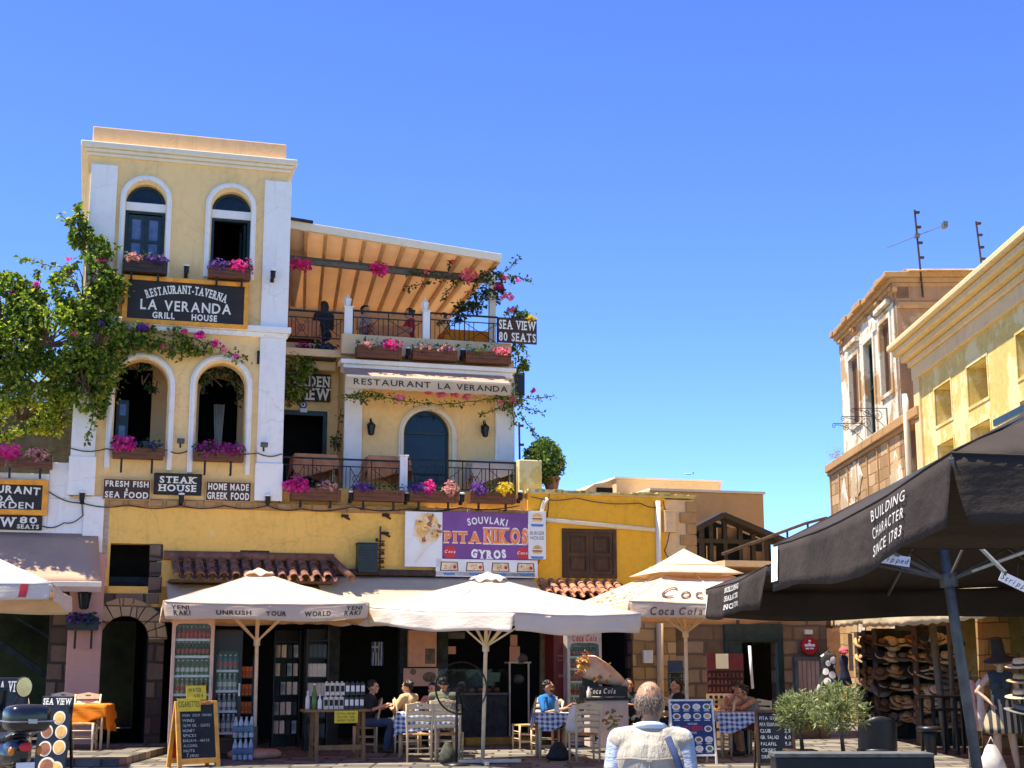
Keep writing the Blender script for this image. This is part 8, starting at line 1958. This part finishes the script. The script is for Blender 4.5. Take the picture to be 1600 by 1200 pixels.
t = rawn(19.5, 28.2, 6.75, 2.62, 'cream lettered awning of the dress shop at the right edge', 2)
b = text('CALA L', .2, bold=.01); b.xf(Matrix.Translation((6.70, 20.6, 2.42)) @ Matrix.Rotation(rad(-90), 4, 'Z')); b.build('lettering', plain('faded_print', (.48, .38, .24), .8), t)
# hats on racks
HC = [plain('straw', (.46, .30, .13), .85, var=.25, scale=40), plain('dark_straw', (.16, .09, .05), .85, var=.3, scale=30), plain('pale_straw', (.60, .46, .28), .85, var=.2, scale=40), plain('black_felt', (.02, .018, .017), .85), plain('grey_felt', (.16, .15, .13), .85)]
def hat(mat, band, label, group, brim=.2, crown=.1, ch=.12):
    m = MB(); m.lathe([(.0, ch * .94), (crown * .5, ch), (crown * .85, ch * .96), (crown * .95, ch * .7), (crown * 1.03, .02), (brim * .7, .0), (brim, .015), (brim, .022), (crown * 1.0, .03)], 18, cap=False); o = m.build('sun_hat', mat, smooth=True); OFF[o.name] = Vector((0, 0, 0)); o.rotation_euler = (0, 0, 0); tag(o, label, 'hat', group)
    m = MB(); m.lathe([(crown * 1.05, .025), (crown * 1.0, .058)], 18, cap=False); m.build('hat_band', band, o, solid=.004); return o
HL = ['straw hat with dark band on the hat racks under the farther cream awning', 'dark brown straw hat on the hat racks under the farther cream awning', 'pale straw hat on the hat racks under the farther cream awning', 'black felt hat on the hat racks under the farther cream awning', 'grey felt hat on the hat racks under the farther cream awning']
HP = [hat(HC[i], M['letblack'] if i != 3 else HC[2], HL[i], HL[i] + 's', .19 + .01 * i) for i in range(5)]; used = [False] * 5
rkh = random.Random(44)
def put_hat(i, loc, tilt=0.0):
    o = HP[i] if not used[i] else dup(HP[i], loc); used[i] = True
    o.location = loc; o.rotation_euler = (tilt, rkh.uniform(-.2, .2), rkh.uniform(-.3, .3)); return o
for ri, (y, x0, x1) in enumerate(((35.6, 8.35, 9.4), (33.6, 8.05, 8.9), (31.4, 7.75, 8.7), (29.0, 7.95, 8.85))):
    t = thing('hat_rack', ('hat rack farthest along the right shops, next to the white strip sign', 'middle hat rack crowded with straw hats', 'nearer hat rack just left of the grey leaning post', 'nearest hat rack, right behind the black bar table')[ri], 'rack', ((x0 + x1) / 2, y, 0), 0, 'hat racks', ((x0 + x1) / 2, y, 0))
    m = MB(); m.box(x0, x1, y + .2, y + .24, 0, 2.3); m.build('back_board', M['dim'], t); m = MB()
    zs = (.35, .68, 1.0, 1.32, 1.64, 1.95)
    for z in zs: m.box(x0, x1, y - .12, y + .2, z - .02, z)
    m.box(x0, x0 + .03, y - .1, y + .2, 0, 2.3); m.box(x1 - .03, x1, y - .1, y + .2, 0, 2.3); m.build('shelf', M['shutter'], t)
    for z in zs:
        n = 4 if ri < 1 else 4
        for k in range(n):
            x = x0 + .13 + (x1 - x0 - .26) * k / (n - 1)
            i = rkh.choice((0, 0, 1, 1, 2, 3, 4)); put_hat(i, (x + rkh.uniform(-.05, .05), y + rkh.uniform(-.06, .06), z + rkh.uniform(0, .08)), rkh.uniform(.1, 1.1))
            if rkh.random() < .55: put_hat(rkh.choice((0, 1, 3, i)), (x + rkh.uniform(-.06, .06), y - .03, z + .09), rkh.uniform(.2, 1.2))
# garments, strips and posts between
def strip(x0, y0, x1, y1, D, name, label, cat, mat, d=.03):
    a, b_ = at_y(x0, y0, D), at_y(x1, y1, D); m = MB(); m.box(a.x, b_.x, D, D + d, b_.z, a.z); return tag(m.build(name, mat, bevel=.005), label, cat)
strip(1325, 990, 1334, 1048, 33.5, 'strip_sign', 'tall white strip sign left of the hats', 'sign', M['board'])
strip(1398, 963, 1428, 985, 30.5, 'hanging_sign', 'grey hanging sign board under the farther awning', 'sign', M['greymetal'])
def garment(x, y0, y1, D, wpx, mat, label, flare=1.4, group='clothes hung outside the right shops', sleeves=True, name='hanging_dress'):
    a, b_ = at_y(x, y0, D), at_y(x, y1, D); w = wpx / FPX * D; h = a.z - b_.z
    t = thing(name, label, 'dress', (a.x, D, b_.z), 0, group, (a.x, D, b_.z)); N = 22
    m = MB(); vs, fs = [], []
    prof = ((1.0, .35), (.93, .8), (.75, .75), (.6, .62), (.3, .62 + (flare - .62) * .5), (0, flare))
    for z, f in prof:
        for k in range(N):
            an = 2 * PI * k / N; r = w / 2 * f * (1 + (1 - z) * .12 * math.sin(an * 7)); vs.append((a.x + r * math.cos(an), D + r * .45 * math.sin(an), b_.z + h * z))
    for i in range(len(prof) - 1):
        for k in range(N): fs.append((i * N + k, i * N + (k + 1) % N, (i + 1) * N + (k + 1) % N, (i + 1) * N + k))
    m._add(vs, fs); m.build('cloth', mat, t, smooth=True, solid=.004)
    m = MB(); m.tube([(a.x - w * .35, D, a.z - .05), (a.x, D, a.z + .03), (a.x + w * .35, D, a.z - .05)], .012, 6); m.tube([(a.x, D, a.z + .03), (a.x, D, a.z + .12), (a.x + .03, D, a.z + .15)], .006, 5); m.build('hanger', M['iron'], t)
    return t
def spotted():
    m, t, p, o = _new('spotted_cloth'); n = t.nodes.new('ShaderNodeTexVoronoi'); n.inputs['Scale'].default_value = 6; t.links.new(_coord(t), n.inputs['Vector']); r = _ramp(t, [(.42, (.75, .68, .58)), (.46, (.02, .018, .018))]); t.links.new(n.outputs['Distance'], r.inputs[0]); t.links.new(r.outputs[0], p.inputs['Base Color']); p.inputs['Roughness'].default_value = .9; return m
garment(1294, 1020, 1085, 29.5, 30, spotted(), 'black and cream patterned dress hung at the corner of the stone shop'); garment(1318, 1024, 1072, 30.5, 18, cl('navy_dress', (.02, .025, .05)), 'navy garment hanging left of the white strip sign')
m = MB(); c = at_y(1318, 1017, 30.4); m.sphere(c, (.1, .12, .08), 10, 7); m.sphere(c + V((0, -.12, -.03)), (.08, .08, .015), 10, 5); tag(m.build('pink_cap', cl('pink_cap_cloth', (.55, .10, .12)), smooth=True), 'pink cap on top of the navy garment', 'cap')
a, b_ = at_y(1455, 962, 27.5), at_y(1476, 1110, 27.5); m = MB(); m.tube([(b_.x, 27.5, 0), tuple(a)], .07, 10); tag(m.build('awning_post', M['greymetal'], smooth=True), 'grey leaning post holding the awnings between hats and dresses', 'post')
a = at_y(1483, 985, 28.2); m = MB(); m.tube([(a.x, 28.2, 0), (a.x, 28.2, 2.9)], .05, 8); tag(m.build('awning_post', M['greymetal'], smooth=True), 'thin dark upright just right of the leaning awning post', 'post')
# clothes rail with pale dresses
for x, mt, lb in ((1517, cl('blush_dress', (.70, .42, .34)), 'blush pink dress on the rail left of the mannequin'), (1530, cl('white_dress', (.75, .62, .52)), 'whitish dress on the rail closest to the mannequin')):
    garment(x, 1062, 1142, 23.2, 16, mt, lb, 1.3)
a, b_ = at_y(1508, 1056, 23.2), at_y(1548, 1056, 23.2); m = MB(); m.tube([(a.x, 23.2, 0), (a.x, 23.2, a.z), (b_.x, 23.2, a.z), (b_.x, 23.2, 0)], .018, 8); tag(m.build('clothes_rail', M['steel'], smooth=True), 'metal clothes rail carrying the pale dresses', 'rail')
# mannequin
def dress(t, H, R3, T):
    N = 30
    m, vs, fs = MB(), [], []
    for z, rx, ry in ((1.10, .15, .11), (1.02, .145, .11), (.92, .19, .15), (.78, .235, .19), (.64, .27, .215), (.55, .285, .23)):
        for k in range(N):
            an = 2 * PI * k / N; f = 1 + .07 * (1.1 - z) / .5 * math.sin(an * 9); vs.append((rx * f * math.cos(an), ry * f * math.sin(an), z))
    for i in range(5):
        for k in range(N): fs.append((i * N + k, i * N + (k + 1) % N, (i + 1) * N + (k + 1) % N, (i + 1) * N + k))
    m._add(vs, fs)
    st, tt, p, o = _new('pleated_stripe'); w = tt.nodes.new('ShaderNodeTexWave'); w.bands_direction = 'X'; w.inputs['Scale'].default_value = 3.2; tt.links.new(_coord(tt), w.inputs['Vector']); r = _ramp(tt, [(.45, (.03, .035, .035)), (.6, (.42, .33, .2))]); tt.links.new(w.outputs['Fac'], r.inputs[0]); tt.links.new(r.outputs[0], p.inputs['Base Color']); p.inputs['Roughness'].default_value = .9
    m.build('skirt', st, t, smooth=True, solid=.006)
    m = MB(); m.lathe([(0, .30), (.075, .31), (.085, .28), (.105, .02), (.19, .0), (.235, -.03), (.235, -.022), (.12, .03)], 24, (0, 0, 0), cap=False); m.xf(Matrix.Translation(H(0, .01, .07)) @ Matrix.Rotation(rad(-8), 4, 'Y') @ Matrix.Rotation(rad(10), 4, 'X')); m.build('tall_hat', HC[3], t, smooth=True)
pm2 = at_y(1561, 1030, 22.4)
M['plastic'] = plain('mannequin_skin', (.50, .33, .21), .35, var=.05)
person('shop mannequin in a tall black brimmed hat, dark vest top and pleated striped skirt', (pm2.x, 22.4, 0), rad(-8), seated=False, sc=1.02, skin='plastic', top=cl('teal_black_top', (.03, .045, .05)), sleeve=0, hair=None, female=True, name='mannequin', cat='mannequin', group='mannequins', extras=dress, arms=[(V((-.34, .02, 1.14)), V((-.19, -.10, 1.0))), (V((.26, .03, 1.14)), V((.28, -.02, .88)))], legs=[(V((-.1, -.05, .49)), V((-.09, .0, .07))), (V((.12, -.01, .49)), V((.17, .0, .07)))])
p = at_y(1540, 1030, 21.9); bag('white shopping bag standing at the feet of the mannequin', (p.x, 21.9, 0.0), .2, .12, .42, M['offwhite'], seed=8, hang=True, name='shopping_bag')
for k in range(4):
    c = at_y(1594, 1042 + k * 24, 21.0); o = put_hat((2, 0, 2, 4)[k], (c.x, 21.0, c.z), 0.15); o['label'] = ('pale straw hat, topmost at the right edge by the mannequin', 'straw hat, second from the top at the right edge', 'pale straw hat, third from the top at the right edge', 'grey felt hat, lowest at the right edge')[k]; o['group'] = 'hats on the stand at the right edge'
c = at_y(1594, 1030, 21.0); m = MB(); m.tube([(c.x, 21.05, 0), (c.x, 21.05, 1.75)], .02, 8); m.lathe([(.2, 0), (.2, .02), (.02, .04)], 16, (c.x, 21.05, 0)); tag(m.build('hat_stand', M['black']), 'black hat stand at the right edge beside the mannequin', 'stand')
# dark bar table and stools, rounded chair, bench
p = at_y(1478, 1030, 26.4); t = thing('bar_table', 'tall black slatted bar table in front of the hat racks', 'table', (p.x, 26.4, 0), rad(10))
m = MB(); m.box(-.5, .45, -.3, .3, .98, 1.02); m.build('table_top', M['black'], t, bevel=.01)
for x in (-.42, .02, .38):
    m = MB(); m.beam((x, -.24, 0), (x * .95, -.22, .98), .05, .05); m.beam((x, .24, 0), (x * .95, .22, .98), .05, .05); m.build('leg', M['black'], t)
m = MB(); m.box(-.45, .4, -.25, -.21, .75, .8); m.build('rail', M['black'], t)
p = at_y(1446, 1030, 22.4); t = thing('pedestal_stool', 'black tapering stool in the light patch before the hats', 'stool', (p.x, 22.4, 0), 0)
m = MB(); m.lathe([(.06, 0), (.05, .2), (.09, .45), (.13, .58)], 12); m.build('pedestal', M['black'], t, smooth=True); m = MB(); m.lathe([(.16, .58), (.19, .61), (.18, .65), (.05, .66)], 18); m.build('seat', M['black'], t, smooth=True); m = MB(); m.lathe([(.2, 0), (.2, .015), (.06, .03)], 18); m.build('foot', M['black'], t)
p = at_y(1363, 1030, 20.8); t = thing('tub_chair', 'black rounded chair back right of the olive trees', 'chair', (p.x, 20.8, 0), rad(185))
m = MB(); m.sheet(lambda a, b: V((.27 * math.sin((a - .5) * 2.7), .22 * math.cos((a - .5) * 2.7) + .03 * b, .38 + (.35 + .14 * math.sin(PI * a)) * b)), 18, 8); m.build('backrest', M['black'], t, smooth=True, solid=.04)
m = MB(); m.lathe([(.25, .3), (.27, .36), (.27, .42), (.2, .45)], 20); m.build('seat', M['black'], t, smooth=True)
for k in range(4): a = PI / 4 + k * PI / 2; m = MB(); m.tube([(.2 * math.cos(a), .2 * math.sin(a), .32), (.24 * math.cos(a), .24 * math.sin(a), 0)], .018, 7); m.build('leg', M['black'], t)
a, b_ = at_y(1209, 1177, 18.0), at_y(1459, 1177, 18.0); t = thing('planter_bench', 'long low black planter bench in front of the olive standards', 'bench', ((a.x + b_.x) / 2, 18.0, 0), 0, None, ((a.x + b_.x) / 2, 18.0, 0))
m = MB(); m.box(a.x, b_.x, 17.98, 18.4, a.z - .05, a.z); m.build('top', M['greymetal'], t, bevel=.008); m = MB(); m.box(a.x + .02, b_.x - .02, 18.0, 18.38, 0.02, a.z - .05); m.build('front', M['black'], t, bevel=.01)
# racks at the stone shop
for (x0, y0, x1, y1, D, mt, lb) in ((1104, 1021, 1163, 1086, 28.3, plain('maroon_rack', (.13, .012, .016), .6), 'dark red souvenir rack left of the stone shop door'), (1043, 1032, 1068, 1080, 28.8, plain('navy_rack', (.02, .03, .06), .6), 'dark blue magnet rack behind the cream parasol pole')):
    a, b_ = at_y(x0, y0, D), at_y(x1, y1, D); t = thing('souvenir_rack', lb, 'rack', ((a.x + b_.x) / 2, D, 0), 0, 'souvenir racks', ((a.x + b_.x) / 2, D, 0))
    m = MB(); m.box(a.x, b_.x, D, D + .04, b_.z, a.z); m.box(a.x + .03, a.x + .06, D + .01, D + .04, 0, b_.z); m.box(b_.x - .06, b_.x - .03, D + .01, D + .04, 0, b_.z); m.build('panel', mt, t)
    m = MB(); n = 4
    for k in range(n): z = b_.z + (a.z - b_.z) * (.08 + .17 * k); m.box(a.x, b_.x, D - .06, D, z, z + .015)
    m.build('ledge', M['shutter'], t)
    m = MB()
    for k in range(n - 1):
        for j in range(9): z = b_.z + (a.z - b_.z) * (.10 + .17 * k); x = a.x + .05 + (b_.x - a.x - .1) * j / 8; m.box(x - .022, x + .022, D - .05, D - .04, z, z + .07)
    m.build('souvenirs', GRN if x0 < 1100 else M['terracotta'], t)
    if x0 > 1100:
        m = MB(); c = at_y(1128, 1033, D); m.box(c.x - .12, c.x + .12, D - .03, D - .022, c.z - .14, c.z + .14); m.build('paper_notice', M['cream'], t)
q = [at_y(1104, 1084, 28.1), at_y(1158, 1108, 28.1)]; t = thing('charm_board', 'peach board hung with black and white eye charms below the red rack', 'display', ((q[0].x + q[1].x) / 2, 28.1, 0), 0, None, ((q[0].x + q[1].x) / 2, 28.1, 0))
m = MB(); m.box(q[0].x, q[1].x, 28.1, 28.13, q[1].z, q[0].z); m.box(q[0].x, q[1].x, 28.05, 28.4, 0.0, q[1].z); m.build('board', M['tan_pale'], t)
m = MB()
for i in range(6):
    for j in range(3): m.prism([circ(q[0].x + .08 + i * .1, q[0].z - .06 - j * .09, .032, n=10)], 28.09, 28.1)
m.build('charms', M['letblack'], t)
a, b_ = at_y(1171, 1009, 29.8), at_y(1176, 1076, 29.8); m = MB(); m.tube([tuple(a), tuple(b_)], .03, 8); tag(m.build('light_tube', M['board'], smooth=True), 'white tube standing inside the stone shop door', 'tube')
# ================================================================ SCOOTER AND MENU STANDS AT LEFT
sp = V((-5.73, 16.7, 0)); t = thing('motor_scooter', 'black motor scooter with rear top case and round mirror, cut by the left edge', 'scooter', sp, rad(216.9))
Bk = plain('gloss_black', (.012, .013, .016), .18, spec=.6)            # local: nose towards -y
def shape(name, sp_, mat=Bk, vox=.018, par=t):
    m = MB()
    for c, r in sp_: m.sphere(c, r, 14, 10)
    o = m.build(name, mat, par); remesh(o, vox, 6); return o
shape('bodywork', [((0, .38, .62), (.17, .42, .17)), ((0, .55, .70), (.14, .26, .12)), ((0, .2, .5), (.17, .25, .2)), ((0, -.2, .32), (.19, .42, .1)), ((0, -.52, .55), (.2, .12, .34)), ((0, -.55, .85), (.17, .12, .2)), ((0, -.62, .4), (.17, .15, .2))])
shape('saddle', [((0, .28, .80), (.15, .35, .06)), ((0, .05, .79), (.13, .2, .06)), ((0, .5, .83), (.14, .16, .05))], M['black'])
m = MB(); m.sphere((0, 0, 0), 1, 32, 20); m.v = [V(tuple(math.copysign(abs(c) ** .5, c) * r for c, r in zip(v, (.235, .19, .15)))) + V((0, .78, 1.02)) for v in m.v]; m.build('top_case', Bk, t, smooth=True)
m = MB(); m.box(-.245, .245, .60, .985, .985, 1.0); m.box(-.05, .05, .975, .995, .97, 1.02); m.build('case_trim', M['steel'], t, bevel=.006)
m = MB(); m.tube([(-.13, .55, .82), (-.13, .8, .88), (.13, .8, .88), (.13, .55, .82)], .012, 6); m.build('luggage_rack', M['steel'], t)
for y in (-.72, .62):
    m = MB(); m.tube([(0 + .0, y + .2 * math.cos(2 * PI * k / 24), .26 + .2 * math.sin(2 * PI * k / 24)) for k in range(25)], .058, 10, cap=False); w_ = m.build('wheel', M['letblack'], t, smooth=True)
    m = MB(); m.xf(Matrix.Identity(4)); m.lathe([(.16, -.03), (.16, .03), (.05, .045), (.05, -.045)], 16, cap=True); m.xf(Matrix.Translation((0, y, .26)) @ Matrix.Rotation(PI / 2, 4, 'Y')); m.build('rim', M['steel'], w_)
m = MB(); m.tube([(-.32, -.42, 1.02), (-.15, -.52, 1.05), (.15, -.52, 1.05), (.32, -.42, 1.02)], .018, 8); m.tube([(0, -.52, 1.05), (0, -.66, .5), (0, -.72, .26)], .03, 8); m.build('handlebar', M['iron'], t, smooth=True)
shape('front_cowl', [((0, -.58, 1.03), (.15, .1, .1))])
m = MB(); m.sheet(lambda a, b: V((.2 * (a - .5) * 2, -.66 + .1 * b + .08 * (a - .5) ** 2 * 4, 1.05 + .28 * b)), 8, 6); m.build('windscreen', M['pane'], t, smooth=True, solid=.004)
for s in (-1, 1):
    m = MB(); m.tube([(s * .22, -.48, 1.05), (s * .30, -.46, 1.2), (s * .34, -.45, 1.28)], .009, 6); st_ = m.build('mirror', M['iron'], t)
    m = MB(); m.sphere((s * .36, -.45, 1.33), (.10, .02, .12), 20, 10); m.build('mirror_shell', M['letblack'], st_, smooth=True); m = MB(); m.xf(Matrix.Identity(4)); m.prism([circ(s * .36, 1.33, .09, .11)], -.437, -.428); m.v = [V((v.x, -.428 + (v.y + .437) - .0, v.z)) for v in m.v]; m.build('mirror_glass', plain('mirror_tan_reflection', (.42, .30, .19), .12, metal=1.0), st_)  # tan of the mirrored surroundings is put into the metal colour
for nm, mt, x, z in (('tail_light', M['letred'], .0, .72), ('indicator', plain('amber_lens', (.6, .2, .02), .2), -.15, .68), ('indicator', plain('amber_lens', (.6, .2, .02), .2), .15, .68)):
    m = MB(); m.sphere((x, .80, z), (.07 if nm == 'tail_light' else .035, .03, .05), 10, 7); m.build(nm, mt, t, smooth=True)
m = MB(); m.box(-.1, .1, .83, .84, .42, .56); m.build('number_plate', M['board'], t, bevel=.004)
m = MB(); m.tube([(.19, .1, .25), (.2, .45, .3), (.2, .75, .36)], [.03, .055, .06], 10); m.build('exhaust', M['steel'], t, smooth=True)
def menu_stand(x, Y, rz, label, tw, z1, w, dishes, name='menu_stand'):
    p = at_y(x, 1030, Y); t = thing(name, label, 'menu board', (p.x, Y, 0), rz, 'black menu stands on the left'); Rm = Matrix.Rotation(rad(-8), 4, 'X')
    m = MB(); m.box(-w / 2, w / 2, -.015, .015, .05, z1); m.xf(Rm); m.build('panel', M['black'], t, bevel=.005)
    m = MB(); m.beam((-w / 2 + .03, .3, 0), (-w / 2 + .03, .12, z1 * .9), .03, .03); m.beam((w / 2 - .03, .3, 0), (w / 2 - .03, .12, z1 * .9), .03, .03); m.build('leg', M['black'], t)
    m = put(text('SEA VIEW', tw, width=w * .9, bold=.03, serif=True), 0, -.018, z1 - tw * .9); m.xf(Rm); m.build('lettering', M['lettering'], t)
    a, b_, c = MB(), MB(), MB()
    for i, (dx, dz, r) in enumerate(dishes):
        a.prism([circ(dx, dz, r, r)], -.020, -.016); (b_ if i % 2 else c).prism([circ(dx, dz, r * .78, r * .78)], -.024, -.019)
    if dishes:
        for q, nm, mt in ((a, 'dish_plates', M['cream']), (b_, 'dish_food', FOODC[1]), (c, 'dish_food', FOODC[0])): q.xf(Rm); q.build(nm, mt, t)
menu_stand(84, 18.6, rad(-14), 'black menu stand with round dish pictures beside the scooter top case', .075, 1.2, .44, [(.06, .93, .085), (-.09, .76, .085), (.11, .76, .085), (-.09, .55, .095), (.11, .57, .09), (-.03, .33, .12), (.1, .30, .1)])
menu_stand(14, 19.5, rad(8), 'black board lettered sea view behind the scooter at the left edge', .13, 1.42, .5, [])
# ================================================================ FINISH: apply the skins in one go
bpy.context.view_layer.update(); dg_ = bpy.context.evaluated_depsgraph_get(); done = []
for o in REM:
    done.append((o, bpy.data.meshes.new_from_object(o.evaluated_get(dg_))))
for o, me in done:
    o.modifiers.clear(); o.data = me
